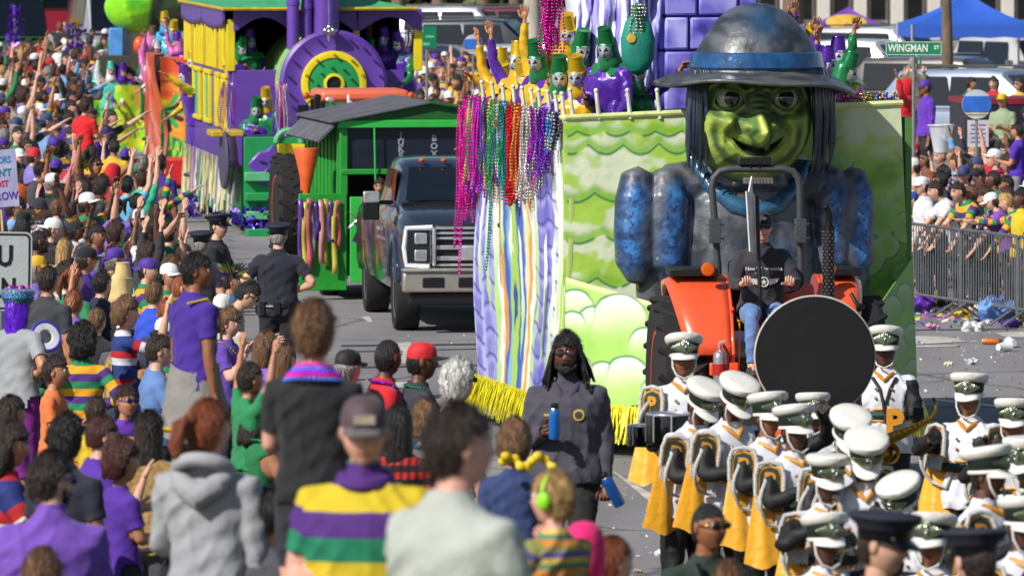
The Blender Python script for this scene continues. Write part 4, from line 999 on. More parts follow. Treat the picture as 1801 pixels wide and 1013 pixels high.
def strip(name, m, a, b, t0, t1, z, kind='structure', parent=None, h=0.0):
 """flat strip along the street: offsets a..b to the right of the line through the witch float, t0..t1 along it"""
 o0 = Vector((1.6, 75, 0)); vs = [o0+SN*a+SU*t0, o0+SN*b+SU*t0, o0+SN*b+SU*t1, o0+SN*a+SU*t1]
 q = MB()
 if h: vs = [Vector((v.x, v.y, z-h)) for v in vs]+[Vector((v.x, v.y, z)) for v in vs]; q.add(vs, [(4, 5, 6, 7), (0, 1, 5, 4), (1, 2, 6, 5), (2, 3, 7, 6), (3, 0, 4, 7)])
 else: q.add([Vector((v.x, v.y, z)) for v in vs], [(0, 1, 2, 3)])
 o = q.build(name, m, parent, smooth=None)
 if kind: o['kind'] = kind
 return o
q = MB(); q.add([(-900, -40, -.02), (900, -40, -.02), (900, 1500, -.02), (-900, 1500, -.02)], [(0, 1, 2, 3)]); o = q.build('ground', mat('ground_earth', '#6d675c', .95, 0, .2, .3), smooth=None); o['kind'] = 'structure'
strip('street', STREETM, -22, 60, -60, 420, 0.0)
WHITEP = mat('road_paint', '#b5b1a8', .8, 0, .3, 3)
TAR = mat('tar_seam', '#37363a', .8)
for k, (px, s_, a, b, L_) in enumerate([(1670, 158, 0, .5, 1.3), (1780, 163, 0, .5, 1.0), (1650, 152, 0, .12, 5.0)]): pass
def decal(name, pts, m, z=.006):
 """flat mark on the street, corners given as (px, py) seen on the ground"""
 vs = []
 for px, py in pts:
  s_ = (py-YH)/H; g_ = W(px, py, s_); vs.append((g_.x, g_.y, z))
 q = MB(); q.add(vs, [tuple(range(len(vs)))]); o = q.build(name, m, smooth=None); o['kind'] = 'structure'; return o
decal('crosswalk_marking', [(1598, 590), (1668, 592), (1700, 600), (1600, 606)], WHITEP)
decal('crosswalk_marking', [(1600, 607.5), (1685, 606.5), (1690, 609), (1600, 610.5)], WHITEP)
decal('crosswalk_marking', [(1748, 585), (1830, 582), (1860, 595), (1768, 592)], WHITEP)
decal('crosswalk_marking', [(636, 557), (650, 556), (656, 566), (648, 566)], WHITEP)
decal('crosswalk_marking', [(700, 603), (722, 601), (728, 622), (712, 640), (700, 636)], WHITEP)
decal('crosswalk_marking', [(690, 672), (720, 671), (724, 680), (700, 681)], WHITEP)
decal('lane_marking', [(1068, 820), (1095, 838), (1185, 890), (1160, 896)], WHITEP)
decal('lane_marking', [(1640, 700), (1760, 712), (1760, 716), (1640, 704)], WHITEP)
for p_ in ([(600, 606), (850, 603), (850, 606), (600, 609)], [(610, 617), (840, 612), (840, 613.5), (610, 619)], [(1600, 579), (1790, 577), (1790, 578.5), (1600, 581)], [(560, 645), (860, 640), (860, 642.5), (560, 648)], [(300, 470), (420, 466), (420, 468), (300, 472)]): decal('tar_seam', p_, TAR, .004)
o = strip('pavement', mat('concrete', '#8c877f', .9, 0, .15, 1.5), 9.6, 40, 40, 300, .13, h=.13)
# ================================================================ common vehicle parts
RUB = mat('tyre', '#161616', .85); CHR = mat('chrome', '#e4e4e8', .2, .75, bump=0); BLK = mat('black_plastic', '#101012', .45, 0, .1); GLS = mat('window_glass', '#0b1118', .05, 0, .2, coat=.6, bump=0)
AMB = mat('amber_lens', '#c8560c', .2, bump=0); GREY = mat('rops_grey', '#3c3f42', .55)
def tyre(parent, c, r, w_, rim='#c8601c', lugs=0, m=RUB):
 t = MB(); x, y, z = c
 prof = [(r*.62, -w_*.42), (r*.80, -w_*.5), (r*.95, -w_*.48), (r, -w_*.36), (r, w_*.36), (r*.95, w_*.48), (r*.80, w_*.5), (r*.62, w_*.42)]
 M = Matrix.Rotation(rad(90), 3, 'Y'); t.lathe(prof, 40, c, 0, M)
 if lugs:
  for k in range(lugs):
   a = 2*math.pi*k/lugs
   for sd_ in (-1, 1):
    a2 = a+(math.pi/lugs if sd_ > 0 else 0); p0 = Vector((x+sd_*w_*.02, y+math.sin(a2)*r, z+math.cos(a2)*r)); a3 = a2+.20
    p1 = Vector((x+sd_*w_*.50, y+math.sin(a3)*r*.985, z+math.cos(a3)*r*.985)); t.limb([p0, p1], [.032*r, .036*r], 4)
 o = t.build('tyre', m, parent, smooth=35)
 k = MB(); k.lathe([(.001, -w_*.28), (r*.2, -w_*.30), (r*.25, -w_*.1), (r*.5, -w_*.15), (r*.60, -w_*.42), (r*.64, -w_*.43), (r*.64, w_*.43), (r*.60, w_*.42), (r*.5, w_*.15), (r*.25, w_*.1), (.001, w_*.3)], 28, c, 0, M)
 for j in range(6):
  a = j*math.pi/3; k.sph((x-w_*.2, y+math.sin(a)*r*.38, z+math.cos(a)*r*.38), r*.035, 6, 4); k.sph((x+w_*.2, y+math.sin(a)*r*.38, z+math.cos(a)*r*.38), r*.035, 6, 4)
 k.build('rim', rim if not isinstance(rim, str) else mat('rim_'+rim, rim, .4, .3), parent)
 return o
# ================================================================ orange tractor pulling the witch float
TS = 196.0; tgy = YH+H*TS
t1 = thing('tractor', 'orange open tractor with grey roll bar pulling the green witch float', 'tractor', G(1345, TS), rad(4))
def tx(px): return (px-1345)/TS
def tz(py): return (tgy-py)/TS
ORG = mat('tractor_orange', '#de5630', .28, 0, .07, 3, .04, coat=.5)
tyre(t1, (tx(1200), .65, .82), .82, .44, '#d9431c', 20); tyre(t1, (tx(1520), .65, .82), .82, .44, '#d9431c', 20)
tyre(t1, (tx(1290), -1.35, .48), .48, .26, '#d9431c', 16); tyre(t1, (tx(1452), -1.35, .48), .48, .26, '#d9431c', 16)
for sx, xi, xo in ((-1, tx(1283), tx(1176)), (1, tx(1452), tx(1526))):
 vs = []; n = 22; m_ = 8
 for i in range(n+1):
  a = rad(-70+172*i/n)   # from low front over the top to the back
  rr_ = 1.00; yy = .65+math.sin(a)*rr_*.90; zz = .82+math.cos(a)*rr_*(1.04)
  zz = min(zz, tz(487)); k = max(0, (tz(487)-zz))/.9; wd = 1-.34*min(1, k*1.2)
  for j in range(m_+1):
   t = j/m_; xx = xi+(xo-xi)*t*wd; e = .05*max(0, t-.8)/.2
   vs.append((xx, yy*(1) + e*.6, zz-e-.02*(t-.5)**2))
 fs = [(i*(m_+1)+j, i*(m_+1)+j+1, (i+1)*(m_+1)+j+1, (i+1)*(m_+1)+j) for i in range(n) for j in range(m_)]
 q = MB(); q.add(vs, fs)
 o = q.build('fender', ORG, t1, smooth=60); sf = o.modifiers.new('t', 'SOLIDIFY'); sf.thickness = .035
 q = MB(); pl = [(.65+math.sin(rad(-70+172*i/n))*.90, min(.82+math.cos(rad(-70+172*i/n))*1.04, tz(487))) for i in range(n+1)]
 q.prism(pl+[(1.4, .55), (.35, .55)], xi-.03*sx, xi, 0, 'x'); q.build('fender_side', ORG, t1, bevel=.008)
 q = MB(); q.box(((xi+xo)/2+.02*sx, .55, tz(480)), (abs(xo-xi)*.80, .5, .07)); q.build('fender_tray', BLK, t1, bevel=.01)
 q = MB(); q.lathe([(.055, 0), (.062, .02), (.062, .05), (.05, .065), (.001, .07)], 20, (tx(1247) if sx < 0 else tx(1462), .18, tz(473)), 0, Matrix.Rotation(rad(90), 3, 'X')); o = q.build('amber_light', AMB, t1)
q = MB(); q.limb([(tx(1490), -.30, tz(512)), (tx(1500), -.36, tz(530)), (tx(1505), -.40, tz(536))], [.018, .018, .045], 8); q.build('grab_handle', BLK, t1)
vs = []; prof = [(-1, .35), (-1, .8), (-.86, 1.0), (-.5, 1.10), (0, 1.13), (.5, 1.10), (.86, 1.0), (1, .8), (1, .35)]
hoodst = [(-1.9, .24, .62, .62), (-1.85, .29, .98, .5), (-1.5, .32, 1.28, .45), (-.9, .34, 1.45, .45), (-.3, .34, 1.56, .5), (-.05, .33, 1.60, .5)]
for (y, hw, top, bot) in hoodst:
 for a, b in prof: vs.append((tx(1384)+a*hw, y, bot+(top-bot)*(b-.35)/.78))
k = len(prof); fs = [(i*k+j, i*k+j+1, (i+1)*k+j+1, (i+1)*k+j) for i in range(len(hoodst)-1) for j in range(k-1)]+[tuple(range(k)), tuple(range((len(hoodst)-1)*k, len(hoodst)*k))[::-1]]
q = MB(); q.add(vs, fs); q.build('hood', ORG, t1, smooth=50)
q = MB(); q.box((tx(1384), -1.80, .85), (.44, .14, .42)); q.build('grille', BLK, t1, bevel=.02)
q = MB(); q.box((tx(1384), -.2, .7), (.42, 3.0, .32)); q.box((tx(1350), .75, .78), (1.3, .4, .35)); q.box((tx(1384), -1.35, .50), (.9, .14, .14)); q.build('chassis', BLK, t1, bevel=.02)
q = MB(); q.prism([(-.12, tz(545)), (-.12, tz(520)), (.05, tz(497)), (.18, tz(500)), (.2, tz(545))], tx(1332), tx(1432), 0, 'x'); q.build('dashboard', ORG, t1, bevel=.03)
q = MB(); q.box((tx(1330), .25, .92), (.85, .9, .05)); q.build('floor_plate', BLK, t1)
q = MB(); q.box((tx(1270), .0, 1.04), (.26, .30, .12)); q.build('step', ORG, t1, bevel=.015)
q = MB(); q.box((tx(1345), .62, 1.42), (.52, .48, .14)); q.box((tx(1345), .88, 1.72), (.50, .12, .5)); q.build('seat', BLK, t1, bevel=.04)
swc = Vector((tx(1371), .10, tz(490))); M = Matrix.Rotation(rad(38), 3, 'X')
q = MB(); q.torus(swc, .215, .016, 32, 8, 0, M)
for a in (90, 210, 330): q.limb([swc, swc+M @ Vector((math.cos(rad(a))*.21, math.sin(rad(a))*.21, 0))], .012, 6)
q.limb([swc, swc+Vector((0, -.16, -.25))], .03, 8); q.build('steering_wheel', BLK, t1)
RB = [(tx(1280), .95, 1.2), (tx(1280), .95, tz(480)), (tx(1272), .92, tz(380)), (tx(1268), .9, tz(335)), (tx(1271), .9, tz(318)), (tx(1282), .9, tz(306)), (tx(1300), .9, tz(302)), (tx(1396), .9, tz(302)), (tx(1412), .9, tz(306)), (tx(1422), .9, tz(318)), (tx(1425), .9, tz(335)), (tx(1426), .92, tz(380)), (tx(1428), .95, tz(480)), (tx(1428), .95, 1.2)]
q = MB(); q.limb(RB, .033, 10); q.build('roll_bar', GREY, t1)
for px in (1273, 1426):
 q = MB(); q.box((tx(px), .9, tz(412)), (.10, .12, .22)); q.cyl((tx(px)-.06, .85, tz(400)), (tx(px)+.08, .85, tz(400)), .012, n=8); q.cyl((tx(px)-.06, .85, tz(425)), (tx(px)+.08, .85, tz(425)), .012, n=8); q.build('roll_bar_hinge', GREY, t1, bevel=.008)
q = MB(); q.box((tx(1344), .88, tz(288)), (.30, .06, .075)); q.box((tx(1336), .88, tz(296)), (.02, .04, .05)); q.box((tx(1352), .88, tz(296)), (.02, .04, .05)); q.build('light_bar', BLK, t1, bevel=.01)
q = MB(); q.box((tx(1349), .84, tz(323)), (.27, .05, .06)); o = q.build('lamp_strip', mat('lamp_strip', '#6c6468', .3, .3), t1, bevel=.01)
for i in range(9):
 q = MB(); q.box((tx(1349)-.12+.03*i, .812, tz(323)), (.022, .012, .045)); q.build('lamp_cell', mat('lamp_cell', '#8f888c', .2, .6), t1)
ex = (tx(1449), -.35)
q = MB(); q.limb([(ex[0], ex[1], 1.45), (ex[0], ex[1], tz(545)), (ex[0]+.005, ex[1], tz(395)), (ex[0]+.01, ex[1], tz(372)), (ex[0]-.03, ex[1]-.03, tz(357))], [.034, .034, .034, .032, .032], 12); q.build('exhaust_pipe', mat('exhaust_black', '#111012', .5, .3), t1)
q = MB(); q.cyl((ex[0], ex[1], tz(548)), (ex[0]+.004, ex[1], tz(392)), .052, n=16)
for i in range(26):
 for a in range(8): q.box((ex[0]+math.sin(a*.785+i*.4)*.052, ex[1]-math.cos(a*.785+i*.4)*.052, tz(545)+i*.029), (.014, .006, .014), 1)
q.build('heat_shield', [mat('shield_black', '#17161a', .5, .4), mat('shield_hole', '#5a5450', .7)], t1)
q = MB(); q.box((tx(1310), -.6, tz(535)), (.03, .03, .03))
q = MB(); q.limb([(tx(1331), -.55, .9), (tx(1327), -.5, tz(560)), (tx(1322), -.45, tz(340))], .018, 8); q.build('sign_pole', BLK, t1)
q = MB(); q.add([(tx(1300), -.62, tz(330)), (tx(1318), -.40, tz(337)), (tx(1324), -.38, tz(442)), (tx(1307), -.60, tz(435))], [(0, 1, 2, 3)]); q.add([(tx(1306), -.55, tz(330)), (tx(1312), -.5, tz(305)), (tx(1316), -.45, tz(380))], [(0, 1, 2)])
o = q.build('paper_sign', mat('paper_white', '#cfd2cc', .6), t1, smooth=None); sf = o.modifiers.new('t', 'SOLIDIFY'); sf.thickness = .012
for px, col_, pz in ((1288, '#c02c18', 543), (1300, '#d8b01c', 560)):
 q = MB(); q.limb([(tx(px), .05, 1.0), (tx(px), .0, tz(pz+6))], .008, 6); q.sph((tx(px), .0, tz(pz)), (.022, .022, .03), 8, 6); q.build('lever', mat('lever_'+col_, col_, .4), t1)
fe = thing('fire_extinguisher', 'fire extinguisher with black hose clipped to the orange tractor fender', 'fire extinguisher', t1.matrix_basis @ Vector((tx(1258), -.42, tz(668))) if False else (0, 0, 0))
fb = G(1345, TS); Mt = Matrix.Translation(fb) @ Matrix.Rotation(rad(4), 4, 'Z'); fe.location = Mt @ Vector((tx(1258), -.40, tz(672)))
q = MB(); q.lathe([(.01, 0), (.06, .01), (.062, .03), (.062, .26), (.05, .30), (.02, .32), (.02, .34)], 16); q.build('cylinder', mat('extinguisher_silver', '#b8b4b4', .25, .7), fe)
q = MB(); q.limb([(0, 0, .34), (.0, -.03, .39), (.05, -.03, .41)], [.02, .015, .01], 8); q.build('valve', CHR, fe)
q = MB(); q.limb([(.03, -.03, .37), (.08, -.05, .28), (.06, -.07, .10), (.03, -.06, .0), (.04, -.06, -.1)], .014, 8); q.build('hose', BLK, fe)
q = MB(); q.lathe([(.065, .10), (.065, .2)], 16); q.build('collar', mat('extinguisher_red', '#a81c1c', .4), fe)
# ================================================================ dark pickup truck
TK = 147.0; kgy = YH+H*TK
tk = thing('pickup_truck', 'dark blue-grey pickup truck with chrome grille pulling the green hut', 'truck', G(850, TK), rad(6))
def kx(px): return (px-850)/TK
def kz(py): return (kgy-py)/TK
PNT = mat('truck_paint', '#333a4c', .2, .45, .12, 2, .02, coat=1.0); PNT2 = mat('truck_grey', '#5c5650', .35, .4, .1, coat=.4)
def car_loft(st, prof, m, parent, name, smooth=35, mats=None, mi=0):
 q = MB(); vs = []; k = len(prof)
 for (y, hw, zb, zt) in st:
  for a, b in prof: vs.append((a*hw, y, zb+(zt-zb)*b))
 fs = [(i*k+j, i*k+(j+1) % k, (i+1)*k+(j+1) % k, (i+1)*k+j) for i in range(len(st)-1) for j in range(k)]+[tuple(range(k))[::-1], tuple(range((len(st)-1)*k, len(st)*k))]
 q.add(vs, fs, mi); return q.build(name, m, parent, smooth=smooth)
PR = [(-.97, 0), (-1, .15), (-1, .72), (-.97, .88), (-.88, .985), (-.6, 1.0), (.6, 1.0), (.88, .985), (.97, .88), (1, .72), (1, .15), (.97, 0)]
car_loft([(.0, .88, .62, 1.22), (.05, .95, .58, 1.34), (.22, .99, .55, 1.42), (.9, 1.01, .55, 1.47), (1.45, 1.0, .55, 1.50)], PR, PNT, tk, 'hood')
car_loft([(1.45, 1.0, .5, 1.42), (1.6, 1.01, .48, 1.46), (3.6, 1.01, .48, 1.46), (3.7, 1.0, .48, 1.46)], PR, PNT, tk, 'cab_body')
car_loft([(3.75, 1.0, .5, 1.34), (3.8, 1.01, .5, 1.38), (6.0, 1.01, .5, 1.38), (6.1, .99, .5, 1.36)], PR, PNT, tk, 'bed')
PC = [(-1.0, 0), (-.84, .86), (-.76, .965), (-.5, 1.0), (.5, 1.0), (.76, .965), (.84, .86), (1.0, 0)]
car_loft([(1.38, .90, 1.46, 1.49), (2.05, .93, 1.46, 1.95), (2.25, .95, 1.46, 2.01), (3.3, .95, 1.46, 2.02), (3.65, .93, 1.46, 1.94)], PC, PNT, tk, 'cabin', 30)
q = MB(); ws = [(-.80, 1.45, 1.52), (.80, 1.45, 1.52), (.71, 2.0, 1.91), (-.71, 2.0, 1.91)]; q.add([(a, b-.035, c_+.01) for a, b, c_ in ws], [(0, 1, 2, 3)]); o = q.build('windscreen', mat('windscreen', '#10161c', .04, 0, .3, 2, 0, coat=1), tk, smooth=None)
for sx in (-1, 1):
 for (a, b, a2, b2) in ((1.72, 2.42, 2.02, 2.42), (2.52, 3.35, 2.52, 3.30)):
  q = MB(); q.add([(sx*.915, a, 1.52), (sx*.915, b, 1.52), (sx*.85, b2, 1.88), (sx*.85, a2, 1.88)], [(0, 1, 2, 3)]); q.build('side_window', GLS, tk, smooth=None)
 q = MB(); q.limb([(sx*.93, 1.75, 1.50), (sx*1.12, 1.70, 1.50)], .03, 6); q.box((sx*1.20, 1.68, 1.46), (.20, .10, .34)); o = q.build('door_mirror', BLK, tk, bevel=.03)
 q = MB(); q.box((sx*1.20, 1.625, 1.57), (.195, .03, .14)); q.build('mirror_cap', CHR, tk, bevel=.02)
 q = MB(); q.box((sx*.79, -.035, 1.04), (.34, .07, .46)); o = q.build('headlight', CHR, tk, bevel=.04)
 q2 = MB(); q2.limb([(sx*.62, -.10, 1.27), (sx*.93, -.07, 1.26), (sx*.955, -.05, 1.03), (sx*.93, -.07, .82), (sx*.66, -.10, .80)], .032, 8); q2.build('light_surround', mat('lamp_white', '#e0e2e6', .2, .1, bump=0), tk)
 q2 = MB(); q2.box((sx*.79, -.066, 1.04), (.29, .05, .40)); q2.build('lens', mat('lens_dark', '#2c3036', .06, .3, .3, 30, .3, coat=1), tk, bevel=.02)
 for dz in (.10, -.10):
  q2 = MB(); q2.box((sx*.76, -.10, 1.04+dz), (.15, .03, .13)); q2.build('lamp', CHR, tk, bevel=.02)
 q2 = MB(); q2.box((sx*.60, -.10, 1.04), (.04, .05, .46)); q2.build('lamp_bar', CHR, tk, bevel=.01)
 q2 = MB(); q2.box((sx*.955, -.02, 1.02), (.03, .08, .3)); q2.build('side_marker', AMB, tk)
 q = MB(); q.torus((sx*1.0, .78, .62), .50, .045, 20, 6, 0, Matrix.Rotation(rad(90), 3, 'Y') @ Matrix.Rotation(0, 3, 'Z'), rad(90), rad(270)); q.build('wheel_arch', PNT, tk)
 for yy in (.78, 4.85): tyre(tk, (sx*.86, yy, .43), .43, .30, CHR, 0)
 q = MB(); q.box((sx*1.03, 2.2, 1.05), (.02, 1.0, .015)); q.box((sx*1.03, 2.62, 1.15), (.03, .16, .04)); q.build('door_handle', CHR, tk)
q = MB(); q.box((0, -.02, 1.04), (1.16, .05, .52)); q.build('grille_back', BLK, tk, bevel=.02)
for zz in (1.26, 1.20, 1.14, 1.03, .90, .82):
 q = MB(); q.box((0, -.06, zz), (1.14, .04, .028 if zz not in (1.03, .90) else .05)); q.build('grille_bar', CHR, tk, bevel=.008)
q = MB(); q.box((0, -.07, .965), (.60, .05, .17)); q.build('grille_centre', CHR, tk, bevel=.02)
q = MB(); q.sph((0, -.10, .965), (.13, .02, .055), 20, 8); q.build('grille_badge', mat('badge_dark', '#20263a', .2, .3), tk)
q = MB(); q.box((0, -.10, .62), (1.96, .22, .24)); q.box((0, -.12, .76), (1.98, .24, .05)); q.build('bumper', mat('bumper_chrome', '#b4aca4', .3, .6, .1), tk, bevel=.03)
for px in (-.62, -.12, .62):
 q = MB(); q.box((px, -.215, .62), (.26 if px != -.12 else .4, .02, .12)); q.build('bumper_opening', BLK, tk, bevel=.01)
q = MB(); q.box((0, .0, .42), (1.8, .3, .16)); q.box((0, 2.8, .5), (1.7, 5.2, .12)); q.build('underbody', BLK, tk, bevel=.03)
for px in (-.55, -.28, 0, .28, .55):
 q = MB(); q.sph((px, 2.0, 2.0), (.04, .06, .03), 8, 6); q.build('roof_marker', AMB, tk)
q = MB(); q.limb([(-.7, 1.40, 1.53), (.1, 1.50, 1.57)], .010, 5); q.build('wiper', BLK, tk)
q = MB(); q.box((0, 1.35, 1.50), (1.7, .2, .03)); q.build('cowl', BLK, tk)
q = MB(); q.limb([(.02, 1.88, 1.84), (.03, 1.82, 1.66)], [.02, .045], 6); q.build('mirror_tag', mat('tag_gold', '#a8a048', .5), tk)
# ================================================================ green juke box hut
JS = 136.0; jgy = YH+H*JS
jb = thing('jukebox_hut', 'bright green wooden hut trailer with grey pitched roof behind the truck', 'trailer', G(725, JS), rad(9))
def jx(px): return (px-725)/JS
def jz(py): return (jgy-py)/JS
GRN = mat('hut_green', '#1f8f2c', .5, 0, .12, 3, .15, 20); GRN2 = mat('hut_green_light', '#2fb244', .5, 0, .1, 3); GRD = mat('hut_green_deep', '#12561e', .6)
ROOF = mat('shingle_grey', '#56565e', .85, 0, .25, 4, .4, 30); SCREEN = mat('sign_board_navy', '#1c2030', .35, 0, .25, 2)
DEP = 3.2
X0, X1 = jx(600), jx(850)
for px in (604, 845):
 q = MB(); q.box((jx(px), .05, (jz(215)+.22)/2+.05), (.10, .10, jz(215)-.22)); q.build('corner_post', GRN, jb, bevel=.008)
 q = MB(); q.box((jx(px)+.0, DEP, 1.3), (.10, .10, 2.0)); q.build('corner_post', GRN, jb, bevel=.008)
q = MB(); q.box(((X0+X1)/2, .0, jz(217)), (X1-X0+.1, .12, .10)); q.build('top_beam', GRN2, jb, bevel=.01)
q = MB(); q.box(((X0+X1)/2, .04, jz(301)), (X1-X0, .10, .07)); q.build('lower_beam', GRN, jb, bevel=.01)
q = MB(); q.box(((X0+X1)/2, .07, (jz(224)+jz(297))/2), (X1-X0-.1, .04, jz(224)-jz(297))); q.build('sign_board', SCREEN, jb)
LT = mat('sign_letter', '#8f93a0', .5)
for word, px in (('JUKE', 706), ('BOX', 765)):
 for i, ch in enumerate(word): lettering(ch, .115, LT, jb, (jx(px), .045, jz((238, 250, 262, 274)[i] if word == 'JUKE' else (243, 257, 271)[i])), bold=.004, name='letter')
q = MB(); q.limb([(jx(657), -.05, jz(215)), (jx(659), -.05, jz(320))], .012, 5); q.build('wire', GRN2, jb)
ap = (jx(755), jz(181)); el = (jx(598), jz(211)); er = (jx(905), jz(205))
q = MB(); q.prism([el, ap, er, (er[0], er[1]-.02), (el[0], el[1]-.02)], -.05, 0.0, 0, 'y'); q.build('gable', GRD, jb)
for a, b, sd_ in ((el, ap, 0), (ap, er, 1)):
 n = 6
 for i in range(n):
  y0 = -.12+(DEP+.3)*i/n; y1 = -.12+(DEP+.3)*(i+1)/n+.02; L_ = Vector((b[0]-a[0], 0, b[1]-a[1]))
  q = MB(); t0, t1_ = (-.12, 1.0) if sd_ == 0 else (0, 1.1)
  p0 = Vector((a[0], 0, a[1]))+L_*t0; p1 = Vector((a[0], 0, a[1]))+L_*t1_; up_ = Vector((0, 0, .02+.004*(i % 2)))
  q.add([p0+Vector((0, y0, 0)), p1+Vector((0, y0, 0)), p1+Vector((0, y1, 0)), p0+Vector((0, y1, 0)), p0+up_+Vector((0, y0, 0)), p1+up_+Vector((0, y0, 0)), p1+up_+Vector((0, y1, 0)), p0+up_+Vector((0, y1, 0))], [(0, 3, 2, 1), (4, 5, 6, 7), (0, 1, 5, 4), (1, 2, 6, 5), (2, 3, 7, 6), (3, 0, 4, 7)])
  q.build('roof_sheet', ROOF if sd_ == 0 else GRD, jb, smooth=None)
q = MB(); q.add([(X0-.02, 0, jz(212)), (X0-.30, 0, jz(250)), (X0-.30, DEP, jz(250)), (X0-.02, DEP, jz(212))], [(0, 1, 2, 3)]); o = q.build('eave', ROOF, jb, smooth=None); sf = o.modifiers.new('t', 'SOLIDIFY'); sf.thickness = .03
for i in range(9):
 yy = .15+i*DEP/9; q = MB(); q.box((X0-.02, yy, 1.75), (.05, .13, .95)); q.build('side_slat', GRN, jb, bevel=.006)
q = MB(); q.box((X0-.05, DEP/2, .72), (.08, DEP, 1.10)); q.build('side_wall', GRN, jb)
q = MB(); q.box((X0+.10-.35, -.02, .75), (.62, .06, 1.25)); q.build('front_wall', GRN, jb, bevel=.01)
q = MB(); q.box((X0+.30, -.05, .78), (.40, .05, 1.1)); q.build('front_door', GRN2, jb, bevel=.01)
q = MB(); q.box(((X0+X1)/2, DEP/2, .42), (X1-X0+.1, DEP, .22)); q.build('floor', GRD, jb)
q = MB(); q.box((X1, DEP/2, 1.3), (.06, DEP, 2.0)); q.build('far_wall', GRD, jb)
for sx in (X0+.0, X1-.1): tyre(jb, (sx, 1.2, .32), .32, .24, '#333333', 0)
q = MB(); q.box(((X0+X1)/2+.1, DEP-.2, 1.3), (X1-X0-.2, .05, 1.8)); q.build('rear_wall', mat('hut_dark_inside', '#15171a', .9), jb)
RIBC = ['#5a3a88', '#c0b04a', '#c0606a', '#8b8a88', '#4a2f80', '#c88a88', '#a4983a']
for i in range(10):
 rr = random.Random(i); x = X0-.55+.055*i; y = -.09-.01*(i % 3); zt = jz(350)+rr.uniform(-.03, .03); L_ = rr.uniform(.45, .95)
 q = MB(); pts = [(x+.008*math.sin(k*1.1+i), y-.01*math.cos(k*1.7+i), zt-L_*k/7) for k in range(8)]; vs = []
 for k, p in enumerate(pts): vs += [(p[0]-.034, p[1]+.01*math.sin(k+i), p[2]), (p[0]+.034, p[1]-.01*math.sin(k+i), p[2])]
 q.add(vs, [(2*k, 2*k+1, 2*k+3, 2*k+2) for k in range(7)]); o = q.build('ribbon', mat('ribbon_'+RIBC[i % 7], RIBC[i % 7], .35, .2), jb, smooth=180); sf = o.modifiers.new('t', 'SOLIDIFY'); sf.thickness = .004
q = MB(); rr = random.Random(3); c0 = Vector((jx(637), -.25, jz(390)))
for k in range(26):
 a = c0+Vector((rr.uniform(-.18, .26), rr.uniform(-.1, .1), rr.uniform(-.26, .16))); q.add([a, a+Vector((rr.uniform(-.2, .2), rr.uniform(-.08, .08), rr.uniform(-.2, .1))), a+Vector((rr.uniform(-.1, .2), rr.uniform(-.1, .1), rr.uniform(-.2, .1)))], [(0, 1, 2)], k % 2)
o = q.build('foil_balloon', [mat('foil_purple', '#7c3c98', .18, .8, .3), mat('foil_silver', '#c8c0b8', .2, .8, .3)], smooth=None); o.parent = jb
sc_ = thing('traffic_cone', 'orange traffic cone standing upside down on the green hut ledge', 'traffic cone', Matrix.Translation(G(725, JS)) @ Vector((jx(540), -.12, jz(345))))
q = MB(); q.lathe([(.035, 0), (.05, .1), (.17, .62), (.165, .63)], 18); q.build('cone', mat('cone_orange', '#d85a24', .45), sc_)
q = MB(); q.cyl((0, 0, -.02), (0, 0, .0), .09, n=12); q.build('base', mat('cone_orange', '#d85a24', .45), sc_)
# ================================================================ second tractor
US = 125.0; ugy = YH+H*US
t2 = thing('tractor', 'tall-wheeled tractor with salmon cab roof pulling the purple train float', 'tractor', G(640, US), rad(8))
def ux(px): return (px-640)/US
def uz(py): return (ugy-py)/US
SAL = mat('roof_salmon', '#dc6a4c', .4, 0, .06)
q = MB(); q.box((0, .5, uz(168)), (1.26, 1.3, .17)); q.build('cab_roof', SAL, t2, bevel=.06)
for px in (578, 698): q = MB(); q.sph((ux(px), -.17, uz(174)), (.07, .03, .04), 12, 8); q.build('roof_light', CHR, t2)
for px in (536, 721):
 q = MB(); q.limb([(ux(px+ (20 if px < 600 else -20)), -.1, uz(168)), (ux(px), -.15, uz(168))], .012, 5); q.sph((ux(px), -.17, uz(167)), (.05, .04, .05), 12, 8); q.build('amber_light', AMB, t2)
for px in (566, 716):
 for yy in (-.1, 1.1): q = MB(); q.box((ux(px), yy, (uz(178)+1.2)/2), (.07, .07, uz(178)-1.2)); q.build('cab_post', BLK, t2)
q = MB(); q.add([(ux(568), -.08, uz(178)), (ux(714), -.08, uz(178)), (ux(714), -.08, uz(250)), (ux(568), -.08, uz(250))], [(0, 1, 2, 3)]);
gm = bpy.data.materials.new('cab_glass'); gm.use_nodes = True; bb = gm.node_tree.nodes['Principled BSDF']; bb.inputs['Base Color'].default_value = (.5, .6, .58, 1); bb.inputs['Roughness'].default_value = .05; bb.inputs['Alpha'].default_value = .35
q.build('windscreen', gm, t2, smooth=None)
q = MB(); q.box((0, -.9, .95), (.62, 1.6, .8)); q.build('hood', ORG, t2, bevel=.06)
q = MB(); q.box((0, .4, .8), (1.0, 1.6, .5)); q.build('chassis', BLK, t2)
for sx in (-1, 1):
 tyre(t2, (sx*.98, .9, .76), .76, .40, '#d9531c', 20); tyre(t2, (sx*.62, -1.4, .48), .48, .28, '#d9531c', 14)
 q = MB(); q.torus((sx*.85, .9, .76), .84, .03, 16, 6, 0, Matrix.Rotation(rad(90), 3, 'Y'), rad(100), rad(250)); q.build('fender', ORG, t2)
q = MB(); q.box((ux(530), -.2, uz(200)), (.16, .06, .27)); q.limb([(ux(545), -.15, uz(175)), (ux(530), -.18, uz(188))], .012, 5); q.build('mirror', BLK, t2, bevel=.02)
q = MB(); q.limb([(ux(548), -.5, 1.2), (ux(548), -.5, uz(235)), (ux(550), -.5, uz(178)), (ux(551), -.55, uz(166))], .05, 10); q.build('exhaust_pipe', BLK, t2)
